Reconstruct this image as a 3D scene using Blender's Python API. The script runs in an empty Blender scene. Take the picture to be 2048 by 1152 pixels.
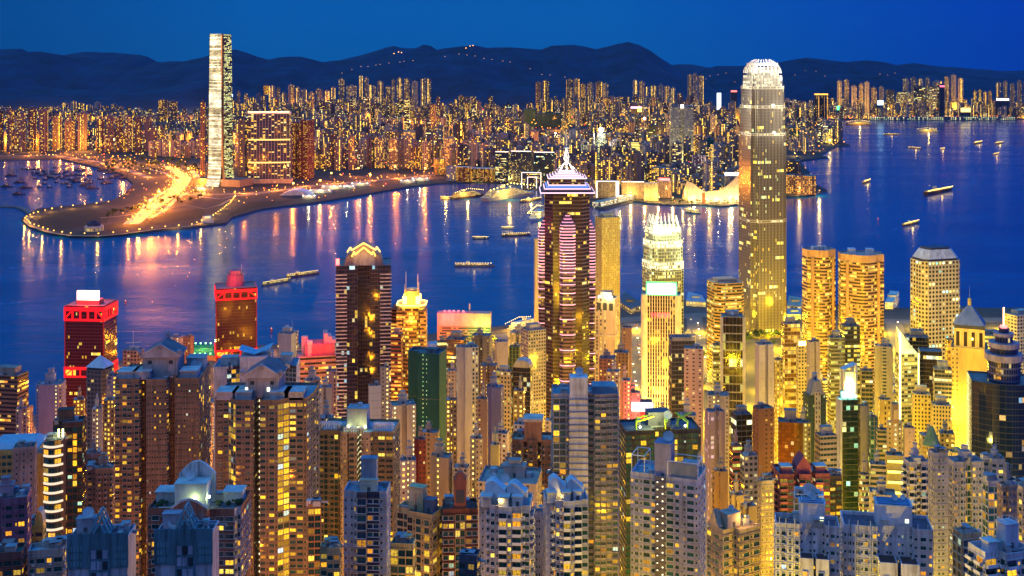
import bpy, bmesh, math, random
from mathutils import Vector, Matrix
from mathutils.geometry import tessellate_polygon
S = bpy.context.scene
COL = S.collection
R = math.radians
rnd = random.Random(7)

# ------------------------------------------------------------------ camera
FX, CX, HY, EYE = 2400.0, 1024.0, 112.0, 414.0
cam = bpy.data.cameras.new('camera'); camo = bpy.data.objects.new('camera', cam); COL.objects.link(camo)
S.camera = camo
camo.location = (0, 0, EYE); camo.rotation_euler = (R(90), 0, 0)
cam.sensor_width = 36; cam.lens = 36 * FX / 2048; cam.shift_y = (HY - 576) / 2048
cam.clip_start = 1; cam.clip_end = 60000

def P(px, py, D): return Vector(((px - CX) * D / FX, D, EYE - (py - HY) * D / FX))
def G(px, py, z=0.0):
    D = (EYE - z) * FX / (py - HY); return Vector(((px - CX) * D / FX, D, z))

# ------------------------------------------------------------------ sky, sun, exposure
S.view_settings.view_transform = 'Standard'; S.view_settings.look = 'None'
S.view_settings.exposure = 0.4; S.view_settings.gamma = 1.0
W = bpy.data.worlds.new('World'); S.world = W; W.use_nodes = True
nt = W.node_tree; L = nt.links.new; N = nt.nodes.new
bg = nt.nodes['Background']; bg.inputs[1].default_value = 0.1
sky = N('ShaderNodeTexSky'); sky.sky_type = 'NISHITA'; sky.sun_disc = False
SUN_EL, SUN_AZ = R(1.5), R(255)
sky.sun_elevation = SUN_EL; sky.sun_rotation = SUN_AZ; sky.altitude = 400; sky.ozone_density = 4
tc = N('ShaderNodeTexCoord'); sp = N('ShaderNodeSeparateXYZ'); L(tc.outputs['Generated'], sp.inputs[0])
def ramp(nt, stops, inp, interp='LINEAR'):
    r = nt.nodes.new('ShaderNodeValToRGB'); r.color_ramp.interpolation = interp
    el = r.color_ramp.elements
    while len(el) < len(stops): el.new(0.5)
    for e, (p, c) in zip(el, stops): e.position = p; e.color = (*c, 1)
    nt.links.new(inp, r.inputs[0]); return r
# dusk dome: deep blue low in the north, brighter cyan overhead, lavender afterglow behind the hill
r_el = ramp(nt, [(0.0, (.0012, .074, .28)), (0.035, (.0008, .076, .31)), (0.10, (.002, .06, .30)), (0.35, (.02, .22, .60)), (0.75, (.09, .56, 1.15))], sp.outputs[2])
r_so = ramp(nt, [(0.0, (.08, .10, .24)), (0.5, (.075, .17, .40)), (1.0, (.09, .56, 1.15))], sp.outputs[2])
mr = N('ShaderNodeMapRange'); mr.inputs[1].default_value = 0.25; mr.inputs[2].default_value = -0.6; L(sp.outputs[1], mr.inputs[0])
mx = N('ShaderNodeMix'); mx.data_type = 'RGBA'; L(mr.outputs[0], mx.inputs[0]); L(r_el.outputs[0], mx.inputs[6]); L(r_so.outputs[0], mx.inputs[7])
# slow change across the picture: greener left, purer blue right
mr2 = N('ShaderNodeMapRange'); mr2.inputs[1].default_value = -0.42; mr2.inputs[2].default_value = 0.42; L(sp.outputs[0], mr2.inputs[0])
r_lr = ramp(nt, [(0.0, (.8, .62, .62)), (0.25, (1, 1.0, .95)), (0.6, (1, 1.0, 1.0)), (1.0, (.6, .40, 1.0))], mr2.outputs[0])
mu = N('ShaderNodeMix'); mu.data_type = 'RGBA'; mu.blend_type = 'MULTIPLY'; mu.inputs[0].default_value = 1; L(mx.outputs[2], mu.inputs[6]); L(r_lr.outputs[0], mu.inputs[7])
sc = N('ShaderNodeVectorMath'); sc.operation = 'SCALE'; sc.inputs[3].default_value = 10.0; L(mu.outputs[2], sc.inputs[0])
tn = N('ShaderNodeMix'); tn.data_type = 'RGBA'; tn.blend_type = 'MULTIPLY'; tn.inputs[0].default_value = 1; L(sky.outputs[0], tn.inputs[6]); tn.inputs[7].default_value = (.02, .03, .06, 1)
ad = N('ShaderNodeMix'); ad.data_type = 'RGBA'; ad.blend_type = 'ADD'; ad.inputs[0].default_value = 1; L(sc.outputs[0], ad.inputs[6]); L(tn.outputs[2], ad.inputs[7])
L(ad.outputs[2], bg.inputs[0])

sl = bpy.data.lights.new('afterglow_sun', 'SUN'); so = bpy.data.objects.new('afterglow_sun', sl); COL.objects.link(so)
sl.energy = 0.20; sl.angle = R(35); sl.color = (.80, .84, 1.0)
so.rotation_euler = (R(62), 0, R(-40))     # dusk glow from the west, behind the left shoulder

S.cycles.use_denoising = True
try: S.cycles.denoiser = 'OPENIMAGEDENOISE'
except Exception: pass
S.cycles.sample_clamp_indirect = 3.0; S.cycles.sample_clamp_direct = 0
S.cycles.max_bounces = 5; S.cycles.diffuse_bounces = 2; S.cycles.glossy_bounces = 3; S.cycles.transmission_bounces = 2; S.cycles.volume_bounces = 0
S.cycles.transparent_max_bounces = 6; S.cycles.caustics_reflective = True

# ------------------------------------------------------------------ mesh kit
class MB:
    """collects faces; build() links them as ONE mesh object"""
    def __init__(s, col=(.3, .3, .3)): s.v = []; s.f = []; s.m = []; s.uv = []; s.c = []; s.col = col
    def face(s, pts, m=0, uv=None, col=None):
        b = len(s.v); s.v.extend([tuple(p) for p in pts]); s.f.append(tuple(range(b, b + len(pts)))); s.m.append(m)
        s.uv.append(uv or [(0, 0)] * len(pts)); s.c.append(col or s.col)
    def box(s, x0, x1, y0, y1, z0, z1, m=0, top=None, col=None, bot=True):
        a, b, c, d = (x0, y0), (x1, y0), (x1, y1), (x0, y1)
        for (p, q) in ((a, b), (b, c), (c, d), (d, a)):
            s.face([(*p, z0), (*q, z0), (*q, z1), (*p, z1)], m, None, col)
        s.face([(*p, z1) for p in (a, b, c, d)], m if top is None else top, None, col)
        if bot: s.face([(*p, z0) for p in (d, c, b, a)], m, None, col)
    def obox(s, c, ax, ay, hx, hy, z0, z1, m=0, top=None, col=None):
        """box with horizontal axes ax, ay (2D unit) half sizes hx hy"""
        pts = [(c[0] + ax[0] * i * hx + ay[0] * j * hy, c[1] + ax[1] * i * hx + ay[1] * j * hy) for i, j in ((-1, -1), (1, -1), (1, 1), (-1, 1))]
        s.prism(pts, z0, z1, m, top, bay=None, col=col)
    def prism(s, poly, z0, z1, m=0, top=None, bay=3.0, fl=3.0, col=None, cap=True, taper=None, bot=False, seed=None, topcol=None):
        """poly counter-clockwise; UV on the sides counts window bays and floors"""
        n = len(poly); top_poly = taper or poly
        off = rnd.randrange(100, 4000) if seed is None else seed
        for i in range(n):
            p, q = poly[i], poly[(i + 1) % n]; pt, qt = top_poly[i], top_poly[(i + 1) % n]
            if bay:
                w = math.hypot(q[0] - p[0], q[1] - p[1]); k = max(1, round(w / bay))
                v1 = 400.0; v0 = 400.0 - (z1 - z0) / fl; u0 = off + i * 57
                uv = [(u0, v0), (u0 + k, v0), (u0 + k, v1), (u0, v1)]
            else: uv = None
            s.face([(*p, z0), (*q, z0), (*qt, z1), (*pt, z1)], m, uv, col)
        if cap: s.cap(top_poly, z1, m if top is None else top, topcol or col)
        if bot: s.cap(list(reversed(poly)), z0, m, col)
    def cap(s, poly, z, m, col=None):
        if len(poly) <= 4: s.face([(*p, z) for p in poly], m, None, col); return
        for t in tessellate_polygon([[Vector((*p, 0)) for p in poly]]):
            tri = [poly[i] for i in t]
            ar = (tri[1][0] - tri[0][0]) * (tri[2][1] - tri[0][1]) - (tri[2][0] - tri[0][0]) * (tri[1][1] - tri[0][1])
            if ar < 0: tri.reverse()
            s.face([(*p, z) for p in tri], m, None, col)
    def cyl(s, cx, cy, r, z0, z1, n=12, m=0, top=None, bay=None, fl=3.0, r1=None, col=None, cap=True):
        po = [(cx + r * math.cos(2 * math.pi * i / n), cy + r * math.sin(2 * math.pi * i / n)) for i in range(n)]
        tp = None if r1 is None else [(cx + r1 * math.cos(2 * math.pi * i / n), cy + r1 * math.sin(2 * math.pi * i / n)) for i in range(n)]
        s.prism(po, z0, z1, m, top, bay, fl, col, cap, tp)
    def sphere(s, c, r, m=0, n=8, col=None, sz=1.0):
        k = max(3, n // 2)
        def pt(i, j): a = math.pi * j / k; t = 2 * math.pi * i / n; return (c[0] + r * math.sin(a) * math.cos(t), c[1] + r * math.sin(a) * math.sin(t), c[2] + r * sz * math.cos(a))
        for j in range(k):
            for i in range(n):
                q = [pt(i, j), pt(i, j + 1), pt(i + 1, j + 1), pt(i + 1, j)]
                if j == 0: q = [q[0], q[1], q[2]]
                elif j == k - 1: q = [q[0], q[1], q[3]]
                s.face(q, m, None, col)
    def bar(s, a, b, r, m=0, n=5, col=None, r1=None):
        a, b = Vector(a), Vector(b); d = (b - a)
        if d.length < 1e-6: return
        d.normalize(); u = d.orthogonal().normalized(); w = d.cross(u); r1 = r if r1 is None else r1
        A = [a + (u * math.cos(2 * math.pi * i / n) + w * math.sin(2 * math.pi * i / n)) * r for i in range(n)]
        B = [b + (u * math.cos(2 * math.pi * i / n) + w * math.sin(2 * math.pi * i / n)) * r1 for i in range(n)]
        for i in range(n): s.face([A[i], A[(i + 1) % n], B[(i + 1) % n], B[i]], m, None, col)
        s.face(list(reversed(A)), m, None, col); s.face(B, m, None, col)
    def mesh(s, name, mats):
        me = bpy.data.meshes.new(name); me.from_pydata(s.v, [], s.f)
        for m in mats: me.materials.append(m)
        me.polygons.foreach_set('material_index', s.m)
        uvl = me.uv_layers.new(name='UVMap'); flat = [c for f in s.uv for uv in f for c in uv]; uvl.data.foreach_set('uv', flat)
        at = me.color_attributes.new('col', 'FLOAT_COLOR', 'CORNER')
        flat = []
        for f, c in zip(s.f, s.c): flat.extend((c[0], c[1], c[2], 1.0) * len(f))
        at.data.foreach_set('color', flat)
        me.update(); return me
    def build(s, name, mats, parent=None, loc=None, rot=0.0, smooth=False):
        if not isinstance(mats, (list, tuple)): mats = [mats]
        me = s.mesh(name, mats); o = bpy.data.objects.new(name, me); COL.objects.link(o)
        if parent is not None: o.parent = parent
        if loc is not None: o.location = loc
        o.rotation_euler[2] = rot
        if smooth: me.polygons.foreach_set('use_smooth', [True] * len(me.polygons))
        return o

def tag(o, label=None, cat=None, group=None, kind=None):
    if label: o['label'] = label
    if cat: o['category'] = cat
    if group: o['group'] = group
    if kind: o['kind'] = kind
    return o
def thing(name, label, cat, loc=(0, 0, 0), rot=0.0, group=None):
    o = bpy.data.objects.new(name, None); COL.objects.link(o); o.location = loc; o.rotation_euler[2] = rot; o.empty_display_size = 5
    return tag(o, label, cat, group)
def inst(me, name, parent=None, loc=(0, 0, 0), rot=0.0, scale=None):
    o = bpy.data.objects.new(name, me); COL.objects.link(o); o.parent = parent; o.location = loc; o.rotation_euler[2] = rot
    if scale: o.scale = scale
    return o
def copy_tree(src, loc, rot, label=None):
    c = src.copy(); COL.objects.link(c); c.location = loc; c.rotation_euler[2] = rot
    if label: c['label'] = label
    for ch in src.children:
        d = ch.copy(); COL.objects.link(d); d.parent = c
        for g in ch.children:
            e = g.copy(); COL.objects.link(e); e.parent = d
    return c

# ------------------------------------------------------------------ materials
WARM = [(1, .55, .06), (1, .70, .16), (1, .80, .35)]
ORNG = [(1, .34, .03), (1, .48, .05), (1, .62, .12)]
PALE = [(1, .72, .25), (1, .86, .55), (.75, 1, .62)]
GREEN = [(.75, .9, .12), (1, .85, .15), (1, .95, .5)]
def newmat(name):
    m = bpy.data.materials.new(name); m.use_nodes = True
    return m, m.node_tree, m.node_tree.nodes['Principled BSDF']
def math_(nt, op, a, b=None, c=None):
    n = nt.nodes.new('ShaderNodeMath'); n.operation = op
    for i, x in enumerate((a, b, c)):
        if x is None: continue
        if isinstance(x, (int, float)): n.inputs[i].default_value = x
        else: nt.links.new(x, n.inputs[i])
    return n.outputs[0]
def mixc(nt, f, a, b, mode='MIX'):
    n = nt.nodes.new('ShaderNodeMix'); n.data_type = 'RGBA'; n.blend_type = mode
    for i, x in ((0, f), (6, a), (7, b)):
        if isinstance(x, (int, float)): n.inputs[i].default_value = x
        elif isinstance(x, tuple): n.inputs[i].default_value = (*x[:3], 1)
        else: nt.links.new(x, n.inputs[i])
    return n.outputs[2]
def core_group():
    g = bpy.data.node_groups.new('facade_core', 'ShaderNodeTree')
    for n, d in (('ww', .6), ('wh', .5), ('cv', .5), ('p', .2), ('run', 0.), ('colp', 1.), ('stair', 0.)):
        s = g.interface.new_socket(n, in_out='INPUT', socket_type='NodeSocketFloat'); s.default_value = d
    for n, t in (('mask', 'Float'), ('lit', 'Float'), ('r', 'Float'), ('r2', 'Float'), ('fu', 'Float'), ('fv', 'Float'), ('var', 'Float')):
        g.interface.new_socket(n, in_out='OUTPUT', socket_type='NodeSocket' + t)
    gi = g.nodes.new('NodeGroupInput'); go = g.nodes.new('NodeGroupOutput'); I = gi.outputs; Lk = g.links.new
    uv = g.nodes.new('ShaderNodeUVMap'); uv.uv_map = 'UVMap'; s = g.nodes.new('ShaderNodeSeparateXYZ'); Lk(uv.outputs[0], s.inputs[0])
    M = lambda *a: math_(g, *a)
    U, V = s.outputs[0], s.outputs[1]
    iu, iv = M('FLOOR', U), M('FLOOR', V); fu, fv = M('FRACT', U), M('FRACT', V)
    mu = M('LESS_THAN', M('ABSOLUTE', M('SUBTRACT', fu, .5)), M('MULTIPLY', I['ww'], .5))
    mv = M('LESS_THAN', M('ABSOLUTE', M('SUBTRACT', fv, I['cv'])), M('MULTIPLY', I['wh'], .5))
    def wn(a, b):
        c = g.nodes.new('ShaderNodeCombineXYZ'); Lk(a, c.inputs[0])
        Lk(b, c.inputs[1]) if not isinstance(b, (int, float)) else setattr(c.inputs[1], 'default_value', b)
        w = g.nodes.new('ShaderNodeTexWhiteNoise'); w.noise_dimensions = '2D'; Lk(c.outputs[0], w.inputs['Vector']); return w
    w1 = wn(iu, iv); wc = wn(iu, 911.5)
    gate = M('LESS_THAN', wc.outputs['Value'], I['colp'])
    sc_ = g.nodes.new('ShaderNodeSeparateColor'); Lk(w1.outputs['Color'], sc_.inputs[0])
    sc2 = g.nodes.new('ShaderNodeSeparateColor'); Lk(wc.outputs['Color'], sc2.inputs[0])
    # chance differs a little from column to column
    pe = M('MULTIPLY', I['p'], M('ADD', M('MULTIPLY', sc2.outputs[1], 1.3), .35))
    lit = M('LESS_THAN', w1.outputs['Value'], pe)
    wr = wn(M('FLOOR', M('DIVIDE', M('ADD', iu, M('MULTIPLY', iv, 1.37)), 6.)), iv)
    run = M('MULTIPLY', M('LESS_THAN', wr.outputs['Value'], I['run']), M('LESS_THAN', sc_.outputs[2], .85))
    st = M('MULTIPLY', M('LESS_THAN', sc2.outputs[2], I['stair']), M('LESS_THAN', sc_.outputs[2], .93))
    lit = M('MAXIMUM', M('MAXIMUM', lit, run), st)
    nz = g.nodes.new('ShaderNodeTexNoise'); nz.inputs['Scale'].default_value = 3.1; nz.inputs['Detail'].default_value = 1.0; Lk(uv.outputs[0], nz.inputs['Vector'])
    var = M('MULTIPLY', M('ADD', M('MULTIPLY', sc_.outputs[0], .9), .35), M('ADD', M('MULTIPLY', nz.outputs['Fac'], 1.6), .1))
    Lk(M('MULTIPLY', M('MULTIPLY', mu, mv), gate), go.inputs['mask']); Lk(lit, go.inputs['lit']); Lk(sc_.outputs[1], go.inputs['r']); Lk(sc_.outputs[2], go.inputs['r2'])
    Lk(fu, go.inputs['fu']); Lk(fv, go.inputs['fv']); Lk(var, go.inputs['var'])
    return g
CORE = core_group()
FAC = {}
def fac(key, ww=.6, wh=.5, cv=.5, lit=.18, run=0., colp=1., stair=0., cols=WARM, st=1.6, glass=(.012, .03, .04), glass2=None,
        rough=.75, grough=.08, slab=0., slabc=(.5, .5, .5), fin=0., finc=(.4, .4, .4), metal=0., grid=None, circ=False):
    """wall material with a pattern of windows; the wall colour comes from the mesh's col attribute"""
    if key in FAC: return FAC[key]
    m, nt, b = newmat('facade_' + key); Lk = nt.links.new
    g = nt.nodes.new('ShaderNodeGroup'); g.node_tree = CORE
    for k, v in (('ww', ww), ('wh', wh), ('cv', cv), ('p', lit), ('run', run), ('colp', colp), ('stair', stair)): g.inputs[k].default_value = v
    at = nt.nodes.new('ShaderNodeAttribute'); at.attribute_name = 'col'
    nz = nt.nodes.new('ShaderNodeTexNoise'); nz.inputs['Scale'].default_value = .12; nz.inputs['Detail'].default_value = 5; nz.inputs['Roughness'].default_value = .7
    mp = nt.nodes.new('ShaderNodeMapping'); mp.inputs['Scale'].default_value = (1, 1, .25); tc = nt.nodes.new('ShaderNodeTexCoord')
    Lk(tc.outputs['Object'], mp.inputs[0]); Lk(mp.outputs[0], nz.inputs['Vector'])
    wall = mixc(nt, 1.0, at.outputs['Color'], ramp(nt, [(.3, (.62, .62, .62)), (.7, (1.15, 1.12, 1.1))], nz.outputs['Fac']).outputs[0], 'MULTIPLY')
    if slab > 0: wall = mixc(nt, math_(nt, 'GREATER_THAN', g.outputs['fv'], 1 - slab), wall, slabc)
    gl = glass
    if glass2: gl = mixc(nt, g.outputs['r2'], glass, glass2)
    msk = g.outputs['mask']
    if circ:
        dx, dy = math_(nt, 'SUBTRACT', g.outputs['fu'], .5), math_(nt, 'SUBTRACT', g.outputs['fv'], .5)
        msk = math_(nt, 'LESS_THAN', math_(nt, 'ADD', math_(nt, 'MULTIPLY', dx, dx), math_(nt, 'MULTIPLY', dy, dy)), ww * ww / 4)
    base = mixc(nt, msk, wall, gl)
    rg = nt.nodes.new('ShaderNodeMix'); Lk(msk, rg.inputs[0]); rg.inputs[2].default_value = rough; rg.inputs[3].default_value = grough
    if fin > 0:
        fm = math_(nt, 'GREATER_THAN', math_(nt, 'ABSOLUTE', math_(nt, 'SUBTRACT', g.outputs['fu'], .5)), .5 - fin / 2)
        base = mixc(nt, fm, base, finc); msk = math_(nt, 'MULTIPLY', msk, math_(nt, 'SUBTRACT', 1.0, fm))
    if grid:   # mullions inside a window
        k, t = grid
        gm = math_(nt, 'GREATER_THAN', math_(nt, 'ABSOLUTE', math_(nt, 'SUBTRACT', math_(nt, 'FRACT', math_(nt, 'MULTIPLY', g.outputs['fu'], k)), .5)), .5 - t)
        base = mixc(nt, gm, base, wall); msk = math_(nt, 'MULTIPLY', msk, math_(nt, 'SUBTRACT', 1.0, gm))
    Lk(base, b.inputs['Base Color']); Lk(rg.outputs[0], b.inputs['Roughness']); b.inputs['Metallic'].default_value = metal
    b.inputs['Specular IOR Level'].default_value = .6
    ec = ramp(nt, [(0, cols[0]), (.5, cols[1]), (1, cols[2])], g.outputs['r'])
    Lk(ec.outputs[0], b.inputs['Emission Color'])
    Lk(math_(nt, 'MULTIPLY', math_(nt, 'MULTIPLY', math_(nt, 'MULTIPLY', g.outputs['lit'], msk), g.outputs['var']), st), b.inputs['Emission Strength'])
    m.cycles.emission_sampling = 'NONE'
    FAC[key] = m; return m
def plain(key, color=None, rough=.7, metal=0., stain=.35, scale=.15, bump=0., spec=.4):
    if key in FAC: return FAC[key]
    m, nt, b = newmat(key); Lk = nt.links.new
    tc = nt.nodes.new('ShaderNodeTexCoord'); nz = nt.nodes.new('ShaderNodeTexNoise'); nz.inputs['Scale'].default_value = scale; nz.inputs['Detail'].default_value = 6; nz.inputs['Roughness'].default_value = .7
    mp = nt.nodes.new('ShaderNodeMapping'); mp.inputs['Scale'].default_value = (1, 1, .3); Lk(tc.outputs['Object'], mp.inputs[0]); Lk(mp.outputs[0], nz.inputs['Vector'])
    if color is None:
        a = nt.nodes.new('ShaderNodeAttribute'); a.attribute_name = 'col'; c = a.outputs['Color']
    else:
        rgb = nt.nodes.new('ShaderNodeRGB'); rgb.outputs[0].default_value = (*color, 1); c = rgb.outputs[0]
    lo, hi = 1 - stain, 1 + stain * .5
    Lk(mixc(nt, 1.0, c, ramp(nt, [(.3, (lo, lo, lo)), (.7, (hi, hi, hi))], nz.outputs['Fac']).outputs[0], 'MULTIPLY'), b.inputs['Base Color'])
    b.inputs['Roughness'].default_value = rough; b.inputs['Metallic'].default_value = metal; b.inputs['Specular IOR Level'].default_value = spec
    FAC[key] = m; return m
def glow(key, color=(1, 1, 1), st=1, sample=False):
    if key in FAC: return FAC[key]
    m, nt, b = newmat(key); b.inputs['Base Color'].default_value = (.1, .1, .1, 1)
    b.inputs['Emission Color'].default_value = (*color, 1); b.inputs['Emission Strength'].default_value = st
    m.cycles.emission_sampling = 'AUTO' if sample else 'NONE'
    FAC[key] = m; return m
WALL = plain('wall_plaster'); ROOF = plain('roof_screed', (.30, .31, .33), .85, stain=.45, scale=.25)
METAL = plain('painted_steel', (.35, .36, .38), .4, .5); WHITE = plain('white_paint', (.75, .76, .78), .5, stain=.2)
DARK = plain('dark_metal', (.05, .05, .06), .45, .3); PLASTER = plain('pale_render', (.5, .5, .5), .8)
TIMBER = plain('green_netting', (.01, .12, .075), .8, stain=.5)
FOL = plain('foliage', (.035, .065, .02), .9, stain=.6, scale=.4)
LAMP = glow('lamp_glow', (1, .50, .06), 4); LAMPW = glow('lamp_white', (1, .88, .55), 14); LAMPO = glow('lamp_orange', (1, .26, .012), 4.5)

LSC = 0.36
def point(loc, power, color=(1, .55, .12), r=1.5, parent=None, name='lamp_light'):
    l = bpy.data.lights.new(name, 'POINT'); l.energy = power * LSC; l.color = color; l.shadow_soft_size = r
    o = bpy.data.objects.new(name, l); COL.objects.link(o); o.location = loc
    if parent is not None: o.parent = parent
    return o
def spot(loc, target, power, color=(1, .6, .15), r=1.0, ang=90, parent=None, blend=.8):
    l = bpy.data.lights.new('floodlight', 'SPOT'); l.energy = power; l.color = color; l.shadow_soft_size = r; l.spot_size = R(ang); l.spot_blend = blend
    o = bpy.data.objects.new('floodlight', l); COL.objects.link(o); o.location = loc
    d = Vector(target) - Vector(loc); o.rotation_euler = d.to_track_quat('-Z', 'Y').to_euler()
    if parent is not None: o.parent = parent
    return o
# ------------------------------------------------------------------ the setting: water, land, mountains, air
def interp(pts, x):
    if x <= pts[0][0]: return pts[0][1]
    for (a, b), (c, d) in zip(pts, pts[1:]):
        if x <= c: return b + (d - b) * (x - a) / (c - a)
    return pts[-1][1]
def hash2(i, j): 
    v = math.sin(i * 127.1 + j * 311.7) * 43758.5453; return v - math.floor(v)
def vnoise(x, y):
    i, j = math.floor(x), math.floor(y); a, b = x - i, y - j; a = a * a * (3 - 2 * a); b = b * b * (3 - 2 * b)
    return (hash2(i, j) * (1 - a) + hash2(i + 1, j) * a) * (1 - b) + (hash2(i, j + 1) * (1 - a) + hash2(i + 1, j + 1) * a) * b
def fbm(x, y): return vnoise(x, y) * .55 + vnoise(x * 2.1 + 7, y * 2.1) * .28 + vnoise(x * 4.3, y * 4.3 + 3) * .17

# --- water
m, nt_, b = newmat('harbour_water'); Lk = nt_.links.new
tc = nt_.nodes.new('ShaderNodeTexCoord')
mp = nt_.nodes.new('ShaderNodeMapping'); mp.inputs['Scale'].default_value = (.012, .03, 1); mp.inputs['Rotation'].default_value = (0, 0, R(12)); Lk(tc.outputs['Object'], mp.inputs[0])
n1 = nt_.nodes.new('ShaderNodeTexNoise'); n1.inputs['Scale'].default_value = 1; n1.inputs['Detail'].default_value = 6; n1.inputs['Roughness'].default_value = .62; Lk(mp.outputs[0], n1.inputs['Vector'])
mp2 = nt_.nodes.new('ShaderNodeMapping'); mp2.inputs['Scale'].default_value = (.0014, .006, 1); mp2.inputs['Rotation'].default_value = (0, 0, R(8)); Lk(tc.outputs['Object'], mp2.inputs[0])
n2 = nt_.nodes.new('ShaderNodeTexNoise'); n2.inputs['Scale'].default_value = 1; n2.inputs['Detail'].default_value = 4; Lk(mp2.outputs[0], n2.inputs['Vector'])
Lk(ramp(nt_, [(.35, (.001, .052, .165)), (.62, (.001, .078, .225))], n2.outputs['Fac']).outputs[0], b.inputs['Base Color'])  # bluer base colour makes up for the weakened sky reflection
Lk(ramp(nt_, [(.3, (.12, .12, .12)), (.7, (.24, .24, .24))], n2.outputs['Fac']).outputs[0], b.inputs['Roughness'])
b.inputs['IOR'].default_value = 1.33; b.inputs['Specular IOR Level'].default_value = .17
bp = nt_.nodes.new('ShaderNodeBump'); bp.inputs['Strength'].default_value = .35; bp.inputs['Distance'].default_value = 2.5; Lk(n1.outputs['Fac'], bp.inputs['Height']); Lk(bp.outputs[0], b.inputs['Normal'])
WATER = m
mb = MB(); mb.face([(-9000, 900, 0), (9000, 900, 0), (12000, 14000, 0), (-12000, 14000, 0)])
tag(mb.build('harbour_water', WATER), kind='structure')

# --- flat land across the harbour
FARL = plain('far_ground', (.030, .026, .023), .9, stain=.6, scale=.01); LAND = plain('city_ground', (.075, .07, .065), .9, stain=.6, scale=.01)  # far ground kept dark so the paler roads seem lit
SEAWALL = plain('seawall', (.12, .12, .12), .9)
GRASS = plain('park_grass', (.010, .016, .005), .95, stain=.6, scale=.03)
ASPH = plain('asphalt', (.15, .14, .13), .85, stain=.3, scale=.05)  # raised tone puts some lamplight glow into the road colour
COAST = [(-260, 321), (0, 322), (120, 319), (194, 336), (243, 349), (266, 369), (256, 388), (222, 404), (167, 411), (115, 416), (72, 421), (60, 428), (42, 440), (55, 454), (97, 468), (139, 474), (194, 475), (243, 471), (312, 462), (382, 457), (451, 449), (464, 437), (521, 421), (562, 415), (625, 408), (680, 399), (749, 387), (819, 375), (874, 369), (960, 364), (1070, 372), (1110, 385), (1150, 398), (1198, 420), (1211, 420), (1268, 404), (1318, 411), (1350, 412), (1404, 411), (1442, 415), (1482, 410), (1560, 396), (1612, 394), (1655, 383), (1632, 371), (1618, 345), (1598, 323), (1657, 316), (1640, 312), (1672, 294), (1700, 292), (1681, 284), (1678, 263), (1657, 252), (1560, 247), (1560, 244.5), (1660, 240), (1758, 240), (2030, 239.5), (2400, 236)]
kow = [G(a, b) for a, b in COAST]
KPOLY = [(p.x, p.y) for p in kow]
poly = KPOLY + [(7500, 12500), (-7500, 12500)]
mb = MB(); mb.prism(poly, -3, 4.0, 1, 0, bay=None)
tag(mb.build('far_shore_ground', [FARL, SEAWALL]), kind='structure')
def inside(x, y, pl):
    c = False; j = len(pl) - 1
    for i in range(len(pl)):
        xi, yi = pl[i]; xj, yj = pl[j]
        if (yi > y) != (yj > y) and x < (xj - xi) * (y - yi) / (yj - yi) + xi: c = not c
        j = i
    return c
# --- breakwater of the boat shelter
mb = MB(); pts = [G(-40, 413), G(35, 415), G(50, 420), G(64, 430)]
for a, c in zip(pts, pts[1:]):
    d = (c - a).normalized(); n = Vector((-d.y, d.x, 0)) * 9
    mb.prism([(a - n)[:2], (c - n)[:2], (c + n)[:2], (a + n)[:2]], -2, 3.2, 0, bay=None)
tag(mb.build('breakwater', SEAWALL), kind='structure')

# --- near land: flat reclaimed shore rising to the hill under the camera
HKC = [(-500, 905), (60, 850), (120, 800), (250, 722), (420, 702), (640, 692), (860, 674), (990, 660), (1050, 652), (1180, 628), (1240, 612), (1340, 606), (1480, 606), (1560, 605), (1700, 618), (1800, 622), (1930, 621), (2010, 622), (2500, 610)]
def hk_z(y): return interp([(-200, 380), (0, 404), (60, 372), (140, 330), (250, 270), (350, 205), (450, 152), (600, 92), (800, 42), (1000, 12), (1150, 5.0), (3000, 5.0)], y)
XS = [a for a in range(-500, 2501, 50)]
rows = [-200, 0, 60, 140, 250, 350, 450, 520, 600, 700, 800, 900, 1000, 1150]
mb = MB()
def hkp(px, y): return ((px - CX) * max(y, 350) / FX, y, hk_z(y) + (6 * (fbm(px * .01, y * .01) - .5) if 300 < y < 1000 else 0))
grid = []
for px in XS:
    cst = G(px, interp(HKC, px), 0); col_ = [hkp(px, y) for y in rows] + [((px - CX) * (cst.y) / FX, cst.y, 5.0), ((px - CX) * cst.y / FX, cst.y + .5, -3)]
    grid.append(col_)
for a, c in zip(grid, grid[1:]):
    for i in range(len(a) - 1): mb.face([a[i], c[i], c[i + 1], a[i + 1]], 0)
tag(mb.build('hillside_ground', LAND), kind='structure')

# --- mountains: three ranges, each a real ridge with two flanks
HILL = plain('hazy_wooded_hillside', (.003, .028, .085), .95, stain=.6, scale=.006)  # blue haze is put into the hillside colour
def ridge(name, sky, D, depth, x0, x1, foot, rough):
    mb = MB(); step = 90.0; nx = int((x1 - x0) / step); ny = 22; V = []
    for i in range(nx + 1):
        x = x0 + i * step; row = []
        for j in range(ny + 1):
            t = -1 + 2 * j / ny; y = D + t * depth
            px = CX + x * FX / D; zr = EYE - (interp(sky, px) - HY) * D / FX
            k = max(0.0, 1 - abs(t)); s = k ** .85
            nz = fbm(x * .0022 + 3, y * .0022) - .5
            z = foot + (zr - foot) * s + rough * nz * (1 - s) * 2 * min(1, k * 3)
            row.append((x, y, z + rough * .16 * (fbm(x * .009, y * .009) - .5)))
        V.append(row)
    for i in range(nx):
        for j in range(ny): mb.face([V[i][j], V[i + 1][j], V[i + 1][j + 1], V[i][j + 1]], 0)
    o = mb.build(name, HILL); tag(o, kind='structure'); o.data.polygons.foreach_set('use_smooth', [True] * len(o.data.polygons)); return o
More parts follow.
